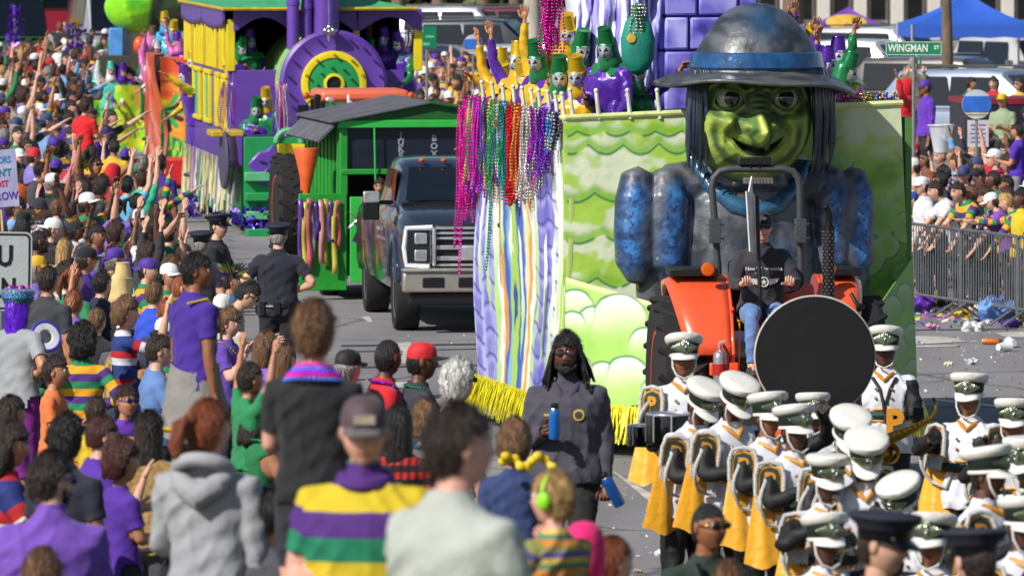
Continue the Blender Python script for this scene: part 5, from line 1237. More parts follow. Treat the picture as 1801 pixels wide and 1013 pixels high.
q = MB(); q.limb([(ux(605), -.55, 1.3), (ux(605), -.55, uz(165))], .022, 6); q.box((ux(606), -.57, uz(185)), (.07, .02, .16)); q.build('flag_post', mat('paper_white', '#cfd2cc', .6), t2)
# ================================================================ purple train float
VS = 115.0; vgy = YH+H*VS
tr = thing('train_float', 'purple, yellow and green steam train parade float', 'parade float', G(585, VS), rad(7))
def vx(px): return (px-585)/(VS*.988)
def vz(py): return (vgy-py)/VS
PUR = mat('float_purple', '#5d3a9a', .42, 0, .10, 2, .08, coat=.2); PURD = mat('float_purple_deep', '#33226a', .5, 0, .1); YLW = mat('float_yellow', '#d8c414', .45, 0, .10, 3); YLD = mat('float_ochre', '#b99b1c', .5)
FGR = mat('float_green', '#1c8c4a', .42, 0, .12, 2, .08); FGL = mat('float_green_pale', '#58a878', .45, 0, .12); MINT = mat('roof_mint', '#3f9a68', .5)
XL, XR = vx(430), vx(735)
q = MB(); q.box(((XL+XR)/2, 5.0, .95), (XR-XL-.12, 9.9, 1.1)); q.build('deck', PURD, tr)
q = MB(); q.box(((XL+XR)/2, .0, (vz(240)+.25)/2), (XR-XL, .08, vz(240)-.25)); q.build('front_wall', FGR, tr, bevel=.01)
for i, (a, b) in enumerate(((300, 318), (336, 352), (368, 384), (398, 414))):
 q = MB(); q.box((vx(466), -.08-.06*i, vz((a+b)/2)), (.62, .18+.12*i, (b-a)/VS*.9)); q.build('front_step', FGR if i % 2 else FGL, tr, bevel=.015)
mk = [(-.22, .12), (-.12, .22), (.0, .24), (.10, .34), (.16, .20), (.20, .02), (.12, -.22), (-.02, -.32), (-.14, -.28), (-.20, -.12), (-.30, .02)]
q = MB(); q.prism([(vx(470)+a, vz(290)+b) for a, b in mk], -.10, -.04, 0, 'y'); q.build('mask_ornament', PUR, tr, bevel=.03)
q = MB(); q.limb([(vx(470)-.10, -.12, vz(300)-.05), (vx(470), -.13, vz(300)+.03), (vx(470)+.11, -.12, vz(300)-.04)], .018, 6); q.limb([(vx(470)-.12, -.12, vz(282)), (vx(470)-.03, -.12, vz(284))], .016, 6); q.limb([(vx(470)+.04, -.12, vz(282)), (vx(470)+.12, -.12, vz(279))], .016, 6); q.build('mask_feature', PURD, tr)
q = MB(); q.torus((vx(508), -.05, vz(250)), .19, .045, 24, 8, 0, Matrix.Rotation(rad(90), 3, 'X'), 0, math.pi); q.build('lamp_arch', FGL, tr)
q = MB(); q.box((vx(512), -.08, vz(260)), (.42, .06, .14)); q.build('lamp_bar', YLW, tr, bevel=.01)
q = MB(); q.limb([(vx(500), -.12, vz(252)), (vx(500), -.12, vz(285))], .03, 8); q.build('lamp_post', YLW, tr)
bc = Vector((vx(598), 1.0, vz(150))); RBm = .80
q = MB(); M = Matrix.Rotation(rad(90), 3, 'X')
q.lathe([(RBm*.98, -3.4), (RBm*.98, 0)], 48, bc, 0, M); q.build('boiler', FGL, tr)
for i in range(16):
 q = MB(); q.torus(bc+Vector((0, .25+i*.2, 0)), RBm*.985, .035, 40, 6, 0, M); q.build('boiler_rib', FGL if i % 3 else YLD, tr)
q = MB(); q.lathe([(RBm, -.14), (RBm+.03, -.10), (RBm+.03, .02), (RBm-.02, .06), (.62, .02), (.50, .05), (.50, .0)], 64, bc, 0, M); q.build('boiler_ring', PUR, tr)
q = MB(); q.lathe([(.51, .0), (.505, .085), (.47, .10), (.40, .095), (.39, .0)], 56, bc, 0, M); q.build('yellow_ring', YLW, tr)
q = MB(); q.lathe([(.40, .0), (.395, .075), (.2, .11), (.14, .10), (.14, 0)], 48, bc, 0, M); q.build('green_ring', FGR, tr)
q = MB(); q.lathe([(.165, .06), (.16, .14), (.12, .15), (.11, .05)], 32, bc, 0, M); q.build('lamp_ring', YLW, tr)
q = MB(); q.lathe([(.115, .06), (.10, .10), (.001, .115)], 24, bc, 0, M); q.build('lamp', BLK, tr)
for n_, rr_, m_ in ((18, .72, PURD), (10, .455, YLD), (9, .27, FGR)):
 for k in range(n_):
  a = 2*math.pi*(k+.5)/n_; p = bc+Vector((math.cos(a)*rr_, -.06 if rr_ > .6 else -.10, math.sin(a)*rr_)); q = MB(); q.cyl(p, p+Vector((0, -.07, 0)), .020, n=6); q.build('bolt', m_, tr)
for i, (px, w_, top) in enumerate(((531, .095, 6), (556, .085, 14), (590, .22, -60))):
 q = MB(); q.lathe([(w_, vz(90)), (w_, vz(top+6)), (w_*1.12, vz(top+5)), (w_*1.12, vz(top-2)), (w_, vz(top-3)), (w_*.9, vz(top-30))], 28, (vx(px), 1.35+.1*i, 0)); q.build('funnel', PUR, tr)
q = MB(); q.limb([(vx(588), .85, vz(75)), (vx(589), .85, vz(45)), (vx(588), .9, vz(-10))], [.03, .012, .008], 6)
for a, b in ((0, 0), (.06, .02), (-.06, .02), (0, .07)): q.sph((vx(589)+a, .8, vz(58)+b), .055, 10, 8)
q.build('whistle', SIL, tr)
CY0, CY1 = 2.0, 9.8
for px in (392+6, 507, 620, 730):
 q = MB(); q.box((vx(px)+ (0.26 if px > 0 else 0), CY0, (vz(130)+vz(38))/2), (.13 if px in (398, 730) else .10, .12, vz(38)-vz(130))); q.build('cab_post', YLW, tr, bevel=.01)
for yy in (4.0, 6.0, 8.0, 9.7):
 q = MB(); q.box((XR-.05, yy, (vz(130)+vz(38))/2), (.10, .12, vz(38)-vz(130))); q.build('cab_post', YLW, tr, bevel=.01)
q = MB(); q.box(((XL+XR)/2, CY0, (vz(240)+vz(128))/2), (XR-XL, .08, vz(128)-vz(240))); q.build('cab_front_panel', PUR, tr, bevel=.01)
q = MB(); q.box(((XL+XR)/2, 5.9, 1.75), (XR-XL-.15, 7.6, .08)); q.build('cab_floor', PURD, tr)
q = MB(); q.box(((XL+XR)/2, 6.2, 2.6), (XR-XL-.3, .08, 1.7)); q.build('cab_shade_back', mat('cab_shade', '#17131c', .9), tr)  # added dark panel, stands in for the shade inside the cab
q = MB(); q.box((XR-.06, 6, 2.6), (.05, 7.4, 1.6)); q.build('cab_shade_side', mat('cab_shade', '#17131c', .9), tr)  # second added dark panel, keeps the cab interior looking shaded
def arch(x0, x1, zt, zb, n=14):
 pts = [(x0, zt), (x1, zt), (x1, zb)]
 for i in range(n+1):
  t = i/n; pts.append((x1-.06-(x1-x0-.12)*t, zb+(zt-zb)*.62*math.sin(math.pi*t)))
 pts.append((x0, zb)); return pts
for a, b in ((402, 512), (512, 622), (622, 738)):
 q = MB(); q.prism(arch(vx(a)+.26, vx(b)+.24, 3.41, 3.41-.33), CY0-.14, CY0-.06, 0, 'y'); q.build('valance', PUR, tr, bevel=.01)
q = MB(); zr0, zr1 = 3.42, 3.66
q.add([(XL-.15, CY0-.35, zr0), (XR+.15, CY0-.35, zr0), (XR+.15, CY1+.3, zr0), (XL-.15, CY1+.3, zr0), ((XL+XR)/2-.4, CY0+.2, zr1), ((XL+XR)/2+.4, CY0+.2, zr1), ((XL+XR)/2+.4, CY1, zr1), ((XL+XR)/2-.4, CY1, zr1)], [(0, 3, 2, 1), (4, 5, 6, 7), (0, 1, 5, 4), (1, 2, 6, 5), (2, 3, 7, 6), (3, 0, 4, 7)])
q.build('cab_roof', MINT, tr, smooth=None)
q = MB(); q.limb([(XL-.17, CY0-.37, zr0), (XR+.17, CY0-.37, zr0)], .03, 6); q.limb([(XL-.17, CY0-.37, zr0), (XL-.17, CY1+.3, zr0)], .03, 6); q.build('roof_edge', YLD, tr)
rr = random.Random(5); y = CY0+.35; i = 0
while y < CY1:
 w_ = .24; q = MB(); q.box((XL-.04-.03*(i % 2), y+w_/2, (vz(130)+vz(45))/2), (.06, w_*.86, vz(45)-vz(130))); q.build('side_plank', YLW if i % 5 else YLD, tr, bevel=.01); y += w_; i += 1
n = 26
for k in range(2):
 ya = CY0-.1+k*4.0; pts = [(ya, 3.40), (ya+3.9, 3.40)]
 for i in range(n, -1, -1): pts.append((ya+3.9*i/n, vz(40) - .10*(i % 2) - .06*math.sin(i/n*math.pi)))
 q = MB(); q.prism(pts, XL-.16, XL-.12, 0, 'x'); q.build('side_valance', PUR, tr)
q = MB(); q.box((XL-.02, (CY0+CY1)/2, (vz(240)+vz(130))/2), (.06, CY1-CY0, vz(130)-vz(240))); q.build('side_wall', PUR, tr)
for k, yc in enumerate((2.5, 3.7, 5.6, 7.6, 9.1)):
 w_ = (.5, .5, 1.0, 1.2, .8)[k]; m_ = YLW
 for a, b, c_, d in ((yc-w_/2, yc+w_/2, 137, 143), (yc-w_/2, yc+w_/2, 226, 233)):
  q = MB(); q.box((XL-.08, yc, vz((c_+d)/2)), (.06, w_+.16, .07)); q.build('window_rail', YLW, tr, bevel=.008)
 for e in (-1, 1): q = MB(); q.box((XL-.08, yc+e*w_/2, vz(185)), (.06, .12, .80)); q.build('window_post', YLW, tr, bevel=.008)
 q = MB(); q.box((XL-.06, yc, vz(185)), (.03, w_-.1, .76)); q.build('window_pane', FGL, tr)
q = MB(); pts = [(0, vz(238)), (9.9, vz(238))]
for i in range(40, -1, -1): pts.append((9.9*i/40, vz(290)-.10*abs(math.sin(i/40*math.pi*5))))
q.prism(pts, XL-.08, XL-.02, 0, 'x'); q.build('lower_side_panel', PUR, tr)
q = MB(); q.box((XL-.01, 5, .65), (.04, 9.8, .9)); q.build('lower_side_back', FGR, tr)
q = MB(); q.lathe([(.001, .0), (.36, .0), (.38, .03), (.36, .06), (.001, .06)], 30, (XL-.22, .55, vz(282)), 0, Matrix.Rotation(rad(-90), 3, 'Y') @ Matrix.Diagonal((1.0, 1, 1)), 1.2, 1.9); q.build('side_disc', mat('disc_grey_purple', '#4c4660', .5), tr)
q = MB(); q.box((XL-.2, .9, vz(236)), (.5, .9, .10)); q.build('side_ledge', YLD, tr, bevel=.02)
def streamers(parent, x, y0, y1, z0, z1, cols, n, seed=1, name='streamer', dx=.05):
 rr = random.Random(seed)
 for i in range(n):
  y = y0+(y1-y0)*(i+rr.random()*.5)/n; L_ = (z0-z1)*rr.uniform(.6, 1.05); ww = rr.uniform(.03, .07); vs = []
  for k in range(7): t = k/6; vs += [(x-dx*t*rr.uniform(.3, 1)-.02, y-ww+.03*math.sin(k*1.4+i), z0-L_*t), (x-dx*t-.02, y+ww+.03*math.sin(k*1.4+i), z0-L_*t)]
  c_ = rr.choice(cols); q = MB(); q.add(vs, [(2*k, 2*k+1, 2*k+3, 2*k+2) for k in range(6)]); q.build(name, mat('streamer_'+c_, c_, .35, .1, .2, 6), parent, smooth=180)
streamers(tr, XL-.12, -.0, 9.6, vz(285), .15, ['#d8cc6a', '#e4e0cc', '#e0dcc8', '#4a9a6a', '#c9b44a', '#8f74b8', '#c8c4b0'], 54, 3)
for k, (x_, y_, z_) in enumerate(((XL-.1, 1.0, .25), (vx(430), -.25, .3), (vx(478), -.3, .25), (vx(450), -.35, .22), (XL-.2, 6, .2))):
 rr = random.Random(k); q = MB()
 for j in range(60):
  a = Vector((x_+rr.uniform(-.2, .25), y_+rr.uniform(-.1, .1), z_+rr.uniform(-.12, .16))); q.add([a, a+Vector((rr.uniform(-.12, .12), rr.uniform(-.06, .0), rr.uniform(-.12, .12))), a+Vector((rr.uniform(-.1, .1), rr.uniform(-.06, .0), rr.uniform(-.12, .05)))], [(0, 1, 2)])
 o = q.build('foil_tuft', mat('foil_violet', '#4a2ca4', .22, .6, .3), tr, smooth=None); o['kind'] = 'stuff'
for yy in (1.5, 8.5):
 for x_ in (XL+.2, XR-.2): tyre(tr, (x_, yy, .42), .42, .26, '#333333', 0)
# ================================================================ jungle float (further back)
ZS = 100.0; zgy = YH+H*ZS
jf = thing('jungle_float', 'orange and green jungle painted parade float behind the train', 'parade float', G(285, ZS), rad(5))
def zx(px): return (px-285)/ZS
def zz_(py): return (zgy-py)/ZS
def jfront(x, y):
 c_ = mixc(C('#c9461c'), C('#e08a1e'), sst(.3, .7, fbm(x/30, y/22, 2)+.3*sst(150, 200, y)-.15)); c_ = mixc(c_, C('#d8c018'), sst(.55, .75, fbm(x/18, y/12, 5))*sst(140, 160, y)*sst(235, 215, y))
 for k in range(7):
  a = -.9+.45*k; tx_, ty_ = 292+30*math.cos(a), 195+34*math.sin(a); d = pld(x, y, [(284, 200), ((284+tx_)/2+5, (200+ty_)/2), (tx_, ty_)]); c_ = mixc(c_, C('#0c1c14') if k % 2 else C('#2a9a3c'), sst(5.5, 3.5, d))
 g = sst(-2, 2, y-(232+(x-283)*.35)); leaf = mixc(C('#0f5a2c'), C('#9ac41c'), sst(.55, .68, vnoise(x/2.6, y/9, 3))); leaf = mixc(leaf, C('#2a9a4a'), sst(.4, .6, fbm(x/7, y/9, 4))*.5)
 c_ = mixc(c_, leaf, g); return mixc(c_, C('#5a2a1a'), gau(y-143, 2)*.8)
def jpos(u, v):
 px = 283+130*u; py = 300-200*v; return np.stack([zx(px), .04*np.sin(u*14)+0*u, zz_(py)], 1)
sheet('front_panel', jpos, lambda u, v: jfront(283+130*u, 300-200*v), 120, 160, PAINTED, jf, (0, .08, 0))
def jside(u, v):
 x = u*80; y = v*120; t = fbm(x/5, y/60, 3); c_ = mixc(C('#c8503a'), C('#e08a78'), sst(.35, .65, t)); c_ = mixc(c_, C('#c86a2a'), sst(.6, .8, fbm(x/9, y/40, 6))); return mixc(c_, C('#8a2c2a'), gau(fbm(x/4, y/70, 9)-.5, .03)*.7)
sheet('side_panel', lambda u, v: np.stack([zx(283)+.12*np.sin(v*5+u*9)-.05, 2.9*(u)+.02, .3+2.05*v], 1), jside, 60, 80, PAINTED, jf, (.06, 0, 0))
def jy(u, v):
 x = u*90; y = v*130; c_ = mixc(C('#c9cc1c'), C('#7ac41c'), sst(.35, .65, fbm(x/14, y/18, 3))); c_ = mixc(c_, C('#a88a28'), sst(.6, .66, fbm(x/7, y/16, 7))*.8); c_ = mixc(c_, C('#2c8a3c'), sst(.62, .68, fbm(x/8+9, y/10, 11))); return mixc(c_, C('#a87828'), sst(.75, .85, u)*sst(.6, .8, v)*.9)
q = MB(); q.box((1.6, 1.6, 1.1), (3.0, 2.6, 1.6)); q.build('deck', mat('float_timber', '#3a3a2c', .9), jf)
q = MB(); q.box((.2+.35, -.15, .30), (1.3, .3, .5)); q.build('bumper', mat('red_tarp', '#c01c20', .5), jf, bevel=.05)
tyre(jf, (.35, .6, .32), .32, .24, '#333333', 0); tyre(jf, (2.4, .6, .32), .32, .24, '#333333', 0)
yf = thing('jungle_trailer', 'yellow-green leaf painted float trailer with dragon head behind the orange float', 'parade float', G(208, 88.), rad(0))
def yx(px): return (px-208)/88.
def yz(py): return (YH+H*88.-py)/88.
sheet('front_panel', lambda u, v: np.stack([yx(165+90*u), .05*np.sin(u*9), yz(290-140*v)], 1), jy, 90, 110, PAINTED, yf, (0, .1, 0))
q = MB(); q.box((.05, 1.3, 1.0), (.9, 2.2, 1.8)); q.build('deck', mat('float_timber', '#3a3a2c', .9), yf)
q = MB(); q.box((yx(200), 1.2, yz(78)), (.30, .3, .62)); q.build('blue_box', mat('float_blue', '#4a86c8', .5), yf, bevel=.03)
q = MB(); q.lathe([(.26, yz(150)), (.25, yz(48))], 20, (yx(230), 1.6, 0)); q.build('white_column', mat('column_white', '#c9c6c0', .6), yf)
q = MB(); q.sph((yx(242), 1.0, yz(82)), (.13, .13, .19), 14, 10); q.build('orange_ball', mat('balloon_orange', '#d8501c', .35), yf)
q = MB(); q.limb([(yx(200), 1.4, yz(28)), (yx(225), 1.2, yz(10)), (yx(250), 1.3, yz(5)), (yx(300), 1.8, yz(-6))], [.36, .62, .60, .5], 20); q.limb([(yx(195), 1.2, yz(30)), (yx(225), 1.0, yz(40)), (yx(262), 1.1, yz(38))], [.10, .12, .16], 12); q.limb([(yx(262), 1.3, yz(20)), (yx(330), 1.5, yz(5))], [.5, .6], 16)
me = grow(q, .04, 3)
link('dragon_head', paint(me, lambda V: mixc(mixc(C('#3fae1c'), C('#8fd81e'), sst(.3, .7, fbm(V[:, 0]*2, V[:, 2]*2, 3))), C('#2c3a20'), sst(yx(258), yx(268), V[:, 0]-.1*(V[:, 2]-3))), GLOSSY), yf)
tyre(yf, (-.35, .6, .35), .35, .24, '#333333', 0)
# ================================================================ red coach and vehicles at the back
bus = thing('red_coach', 'dark red bus with wide black windscreen at the back of the crowd', 'bus', G(66, 58.), rad(9))
q = MB(); q.box((0, 5, 1.95), (2.5, 10, 3.1)); q.build('body', mat('bus_red', '#8c1c30', .3, 0, .08, coat=.5), bus, bevel=.18)
q = MB(); q.box((0, -.03, 1.95), (2.2, .06, .85)); q.build('windscreen', GLS, bus, bevel=.05)
q = MB(); q.box((0, -.04, 3.25), (1.5, .06, .35)); q.build('destination_sign', BLK, bus, bevel=.03)
q = MB(); q.box((0, -.06, 2.75), (2.3, .05, .12)); q.build('trim', CHR, bus, bevel=.02)
q = MB(); q.box((0, -.1, .55), (2.5, .2, .4)); q.build('bumper', mat('bumper_grey', '#a8a8ac', .4), bus, bevel=.05)
for sx in (-1, 1):
 q = MB(); q.lathe([(.14, 0), (.12, .04), (.001, .05)], 16, (sx*.9, -.04, 1.0), 0, Matrix.Rotation(rad(90), 3, 'X')); q.build('headlight', CHR, bus); tyre(bus, (sx*1.1, 1.5, .5), .5, .3, '#555555', 0)
def car(px, s_, rz, colr, label, kind='suv', group=None, py=None):
 c = thing('parked_car', label, 'car', G(px, s_), rad(rz), group)
 m_ = mat('paint_'+colr, colr, .28, .25, .08, 2, .02, coat=.8); hgt = {'suv': 1.75, 'sedan': 1.42, 'pickup': 1.85, 'van': 2.2}[kind]; zb = .98 if kind != 'sedan' else .88
 car_loft([(-2.35, .80, .45, .78), (-2.25, .90, .36, zb-.08), (-1.2, .93, .34, zb), (1.9, .93, .34, zb), (2.3, .90, .38, zb-.04)], PR, m_, c, 'body')
 st = {'suv': [(-1.25, .84, zb, zb+.03), (-.55, .84, zb, hgt-.04), (0, .85, zb, hgt), (1.7, .84, zb, hgt-.05), (2.2, .82, zb, zb+.1)], 'sedan': [(-1.1, .84, zb, zb+.03), (-.35, .82, zb, hgt-.03), (.3, .82, zb, hgt), (1.0, .82, zb, hgt-.06), (1.8, .84, zb, zb+.03)],
   'pickup': [(-1.1, .86, zb, zb+.03), (-.45, .85, zb, hgt-.04), (.2, .86, zb, hgt), (1.0, .86, zb, hgt-.04), (1.1, .85, zb, zb+.02)], 'van': [(-1.9, .86, zb, zb+.03), (-1.2, .86, zb, hgt-.06), (-.6, .86, zb, hgt), (2.1, .86, zb, hgt), (2.25, .85, zb, hgt-.2)]}[kind]
 car_loft(st, PC, m_, c, 'cabin')
 y0, y1 = st[0][0], st[1][0]; zt = hgt-.16
 q = MB(); q.add([(-.72, y0+.02, zb+.06), (.72, y0+.02, zb+.06), (.64, y1-.06, zt+.02), (-.64, y1-.06, zt+.02)], [(0, 1, 2, 3)]); o = q.build('windscreen', GLS, c, smooth=None); o.location.y = -.035; o.location.z = .02
 for sx in (-1, 1):
  ye = st[-2][0]; xs_b, xs_t = sx*.862, sx*.735
  for a, b in ((y1+.1, (y1+ye)/2-.05), ((y1+ye)/2+.05, ye-.05)):
   q = MB(); q.add([(xs_b, a-.15, zb+.06), (xs_b, b, zb+.06), (xs_t+sx*.015, b, zt), (xs_t+sx*.015, a, zt)], [(0, 1, 2, 3)]); q.build('side_window', GLS, c, smooth=None)
  q = MB(); q.box((sx*.66, -2.33, .70), (.34, .08, .16)); q.build('headlight', mat('headlight_lens', '#70777f', .08), c, bevel=.03)
  q = MB(); q.box((sx*1.0, y1-.35, zb+.12), (.18, .12, .14)); q.build('door_mirror', m_, c, bevel=.03)
  q = MB(); q.box((sx*.68, 2.31, .80), (.3, .05, .2)); q.build('tail_light', mat('tail_red', '#a81818', .25), c, bevel=.02)
  for yy in (-1.45, 1.45): tyre(c, (sx*.84, yy, .34), .34, .22, '#8a8a90', 0)
 q = MB(); q.box((0, -2.36, .66), (.9, .06, .22)); q.build('grille', BLK, c, bevel=.02)
 q = MB(); q.box((0, -2.40, .45), (1.6, .1, .16)); q.build('bumper', BLK, c, bevel=.03)
 q = MB(); q.box((0, -2.42, .52), (.32, .02, .14)); q.build('number_plate', mat('plate_white', '#c9c9c4', .5), c)
 if kind in ('suv', 'van'):
  for sx in (-1, 1): q = MB(); q.limb([(sx*.66, -.4, hgt+.03), (sx*.66, 1.6, hgt+.02)], .02, 6); q.build('roof_rail', BLK, c)
 return c
GP = 'cars in the car park behind the parade'
car(1530, 78, 62, '#d4d4d4', 'white pickup parked nose-left behind the witch float riders', 'pickup', GP)
car(1560, 70, 58, '#c8c8ca', 'white van-like SUV behind the white pickup under the purple tent', 'suv', GP)
car(1672, 84, 64, '#4a4744', 'brown-grey SUV with sloping roof parked behind the street sign', 'suv', GP)
car(1745, 90, 60, '#8d98ac', 'pale blue-silver SUV parked behind the round blue board', 'suv', GP)
car(1800, 74, 30, '#c4c4c2', 'white car at the far edge of the car park with dark windscreen', 'suv', GP)
car(1480, 62, 70, '#777b84', 'grey sedan half hidden behind the witch hat', 'sedan', GP)
car(862, 66, 75, '#20242c', 'black SUV parked beyond the middle crowd', 'suv', GP); car(820, 60, 72, '#a8acb4', 'silver SUV parked behind the black one past the middle crowd', 'suv', GP)
car(915, 60, 80, '#5a2028', 'maroon SUV parked by the pale tree trunk', 'suv', GP); car(775, 72, 80, '#343c58', 'navy blue sedan parked behind the green road sign', 'sedan', GP); car(900, 72, 65, '#c9c9cc', 'white sedan parked in front of the maroon SUV', 'sedan', GP)
car(150, 55, 20, '#2a3a5c', 'dark blue van standing to the side of the red bus', 'van', 'vehicles behind the far crowd'); car(185, 60, 12, '#9a9ca4', 'silver van parked beyond the far crowd', 'van', 'vehicles behind the far crowd'); car(20, 62, 12, '#2c5a3a', 'dark green van beside the red bus, partly out of view', 'van', 'vehicles behind the far crowd')
# ================================================================ tents, trees, building
def tent(px, s_, wpx, py_eave, py_top, colr, label):
 w_ = wpx/s_; gyy = YH+H*s_; ze, zt = (gyy-py_eave)/s_, (gyy-py_top)/s_; t = thing('canopy_tent', label, 'tent', G(px, s_), rad(4)); m_ = mat('tent_'+colr, colr, .7, 0, .06, 1.5, .2, 4)
 h = w_/2; q = MB(); c = [(-h, 0, ze), (h, 0, ze), (h, w_, ze), (-h, w_, ze)]; n = 8; ap_ = Vector((0, w_/2, zt)); vs = []; fs = []
 for i in range(4):
  a, b = Vector(c[i]), Vector(c[(i+1) % 4]); o = len(vs)
  for r in range(6):
   for k in range(n+1): p = a.lerp(b, k/n).lerp(ap_, r/5); p.z -= .18*math.sin(math.pi*r/5)*(.5+.5*math.sin(math.pi*k/n)); vs.append(p)
  fs += [(o+r*(n+1)+k, o+r*(n+1)+k+1, o+(r+1)*(n+1)+k+1, o+(r+1)*(n+1)+k) for r in range(5) for k in range(n)]
 q.add(vs, fs); q.build('canopy', m_, t, smooth=50)
 for i in range(4):
  a, b = Vector(c[i]), Vector(c[(i+1) % 4]); q = MB(); vs = []
  for k in range(9): p = a.lerp(b, k/8); vs += [p+Vector((0, 0, .01)), p-Vector((0, 0, .28+.03*(k % 2)))]
  q.add(vs, [(2*k, 2*k+2, 2*k+3, 2*k+1) for k in range(8)]); q.build('valance', m_, t, smooth=None); q = MB(); q.cyl((a.x, a.y, 0), (a.x, a.y, ze), .025, n=8); q.build('leg', mat('tent_leg', '#b8b8bc', .4, .5), t)
 return t
tp = tent(1500, 66, 165, 50, 14, '#6a3a9c', 'purple canopy tent with a gold oval emblem'); q = MB(); q.lathe([(.55, 0), (.5, .02), (.001, .03)], 24, (-.9+.75, 1.1-.85, (YH+H*66-50)/66+.16), 0, Matrix.Rotation(rad(48), 3, 'X'), 1, .5); q.build('emblem', mat('emblem_gold', '#c9a23a', .6), tp)
tent(1712, 76, 218, 44, -12, '#2858b8', 'royal blue canopy tent beside the tree trunk')
BARK = mat('bark', '#6a5a48', .9, 0, .35, 5, .8, 9, stretch=(1, 1, .3)); BARKW = mat('bark_pale', '#a8a096', .9, 0, .35, 4, .7, 8, stretch=(1, 1, .3))
def leafmesh(seed, n, r, hgt, sz):
 rr = random.Random(seed); q = MB(); cl = [(Vector((rr.gauss(0, r*.5), rr.gauss(0, r*.5), rr.uniform(0, hgt))), rr.uniform(.5, 1.1)) for _ in range(26)]
 for i in range(n):
  c_, cr_ = rr.choice(cl); p = c_+Vector((rr.gauss(0, cr_*.55), rr.gauss(0, cr_*.55), rr.gauss(0, cr_*.4))); a = Vector((rr.uniform(-1, 1), rr.uniform(-1, 1), rr.uniform(-1, 1))).normalized()*sz*rr.uniform(.5, 1.2); b = a.cross(Vector((rr.uniform(-1, 1), rr.uniform(-1, 1), rr.uniform(-1, 1)))).normalized()*sz*.6
  q.add([p-a, p+b, p+a, p-b], [(0, 1, 2, 3)], 0 if rr.random() < .6 else 1)
 return q
LEAF1 = mat('leaf_olive', '#4c5a2a', .7, 0, .5, 2, 0); LEAF2 = mat('leaf_dark', '#26331c', .7, 0, .4, 2, 0); LEAF3 = mat('leaf_yellowish', '#7c8434', .7, 0, .4, 2, 0)
LM = [leafmesh(k, 3200, 2.6, 3.2, .17).mesh('crown', [LEAF1 if k % 2 else LEAF2, LEAF3 if k == 1 else LEAF1], None, False) for k in range(3)]
def tree(px, s_, h0, r0, label, k=0, bark=BARK, lean=0):
 t = thing('tree', label, 'tree', G(px, s_), rad(px*37 % 360)); rr = random.Random(px); q = MB()
 q.limb([(0, 0, -.1), (.03, 0, h0*.4), (lean, .05, h0*.8), (lean*1.3, 0, h0*1.15)], [r0*1.3, r0, r0*.8, r0*.4], 12)
 for j in range(6): a = j*1.1; q.limb([(lean*.8, 0, h0*(.62+.07*j)), (lean+math.cos(a)*1.0, math.sin(a)*1.0, h0*(.85+.07*j)), (lean+math.cos(a)*2.2, math.sin(a)*2.2, h0*(1.05+.1*j))], [r0*.45, r0*.3, r0*.1], 8)
 q.build('trunk', bark, t); o = link('crown', LM[k % 3], t); o.location = (lean, 0, h0*.92); return t
for px, s_, h0, r0, lb, k, bk in ((1666, 88, 5.0, .11, 'slim straight tree trunk in front of the blue tent', 0, BARK), (936, 70, 5.5, .22, 'pale-barked tree rising behind the riders in yellow and green', 1, BARKW), (1395, 60, 5.0, .3, 'brown tree trunk behind the witch hat', 2, BARK),
  (770, 52, 3.6, .22, 'bushy tree behind the green road sign', 0, BARK), (850, 50, 3.4, .22, 'olive tree beyond the parked black SUV', 1, BARK), (905, 47, 3.4, .2, 'small dark tree behind the maroon SUV', 2, BARK), (1320, 50, 3.8, .25, 'dark tree behind the castle tower', 2, BARK), (1455, 48, 4.0, .3, 'dark tree behind the purple tent', 0, BARK),
  (285, 45, 3.6, .25, 'dark tree behind the dragon head', 2, BARK), (130, 44, 3.4, .25, 'dark tree beyond the red bus', 0, BARK), (10, 42, 3.6, .25, 'tree at the far end of the street beside the bus', 1, BARK), (1010, 46, 3.8, .25, 'tree behind the icy crag of the float', 0, BARK), (1130, 46, 3.8, .25, 'tree behind the castle wall of the float', 1, BARK), (1230, 46, 3.6, .25, 'tree hidden behind the castle tower', 2, BARK), (700, 46, 3.6, .25, 'tree beyond the train funnel', 1, BARK), (420, 44, 3.6, .25, 'tree beyond the train cab roof', 0, BARK), (560, 44, 3.6, .25, 'tree beyond the purple funnels', 2, BARK)):
 tree(px, s_, h0, r0, lb, k, bk)
hd = MB(); rr = random.Random(9)
for i in range(15000):
 x = rr.uniform(-75, 28); z = rr.uniform(0, 3.2+.7*math.sin(x*.5)); p = Vector((x, 340+rr.gauss(0, .7), z)); a = Vector((rr.uniform(-1, 1), rr.uniform(-1, 1), rr.uniform(-1, 1))).normalized()*.34; b = a.cross(Vector((rr.uniform(-1, 1), rr.uniform(-1, 1), rr.uniform(-1, 1)))).normalized()*.26
 hd.add([p-a, p+b, p+a, p-b], [(0, 1, 2, 3)], 0 if rr.random() < .6 else 1)
o = hd.build('hedge_foliage', [LEAF2, LEAF1], smooth=None); tag(o, 'long dark hedge closing the far side of the car park', 'hedge', kind='stuff')
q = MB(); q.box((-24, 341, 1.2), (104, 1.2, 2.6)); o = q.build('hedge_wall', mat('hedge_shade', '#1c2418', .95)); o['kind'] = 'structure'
bd = thing('shop_building', 'long pale building with white columns behind the tents', 'building', G(1700, 52.), rad(2))
q = MB(); q.box((0, 6, 4.5), (26, 10, 9)); q.build('wall', mat('stucco_pale', '#9c968c', .9, 0, .12, 1), bd)
WP = mat('white_paint', '#c9c5bc', .6, 0, .06)
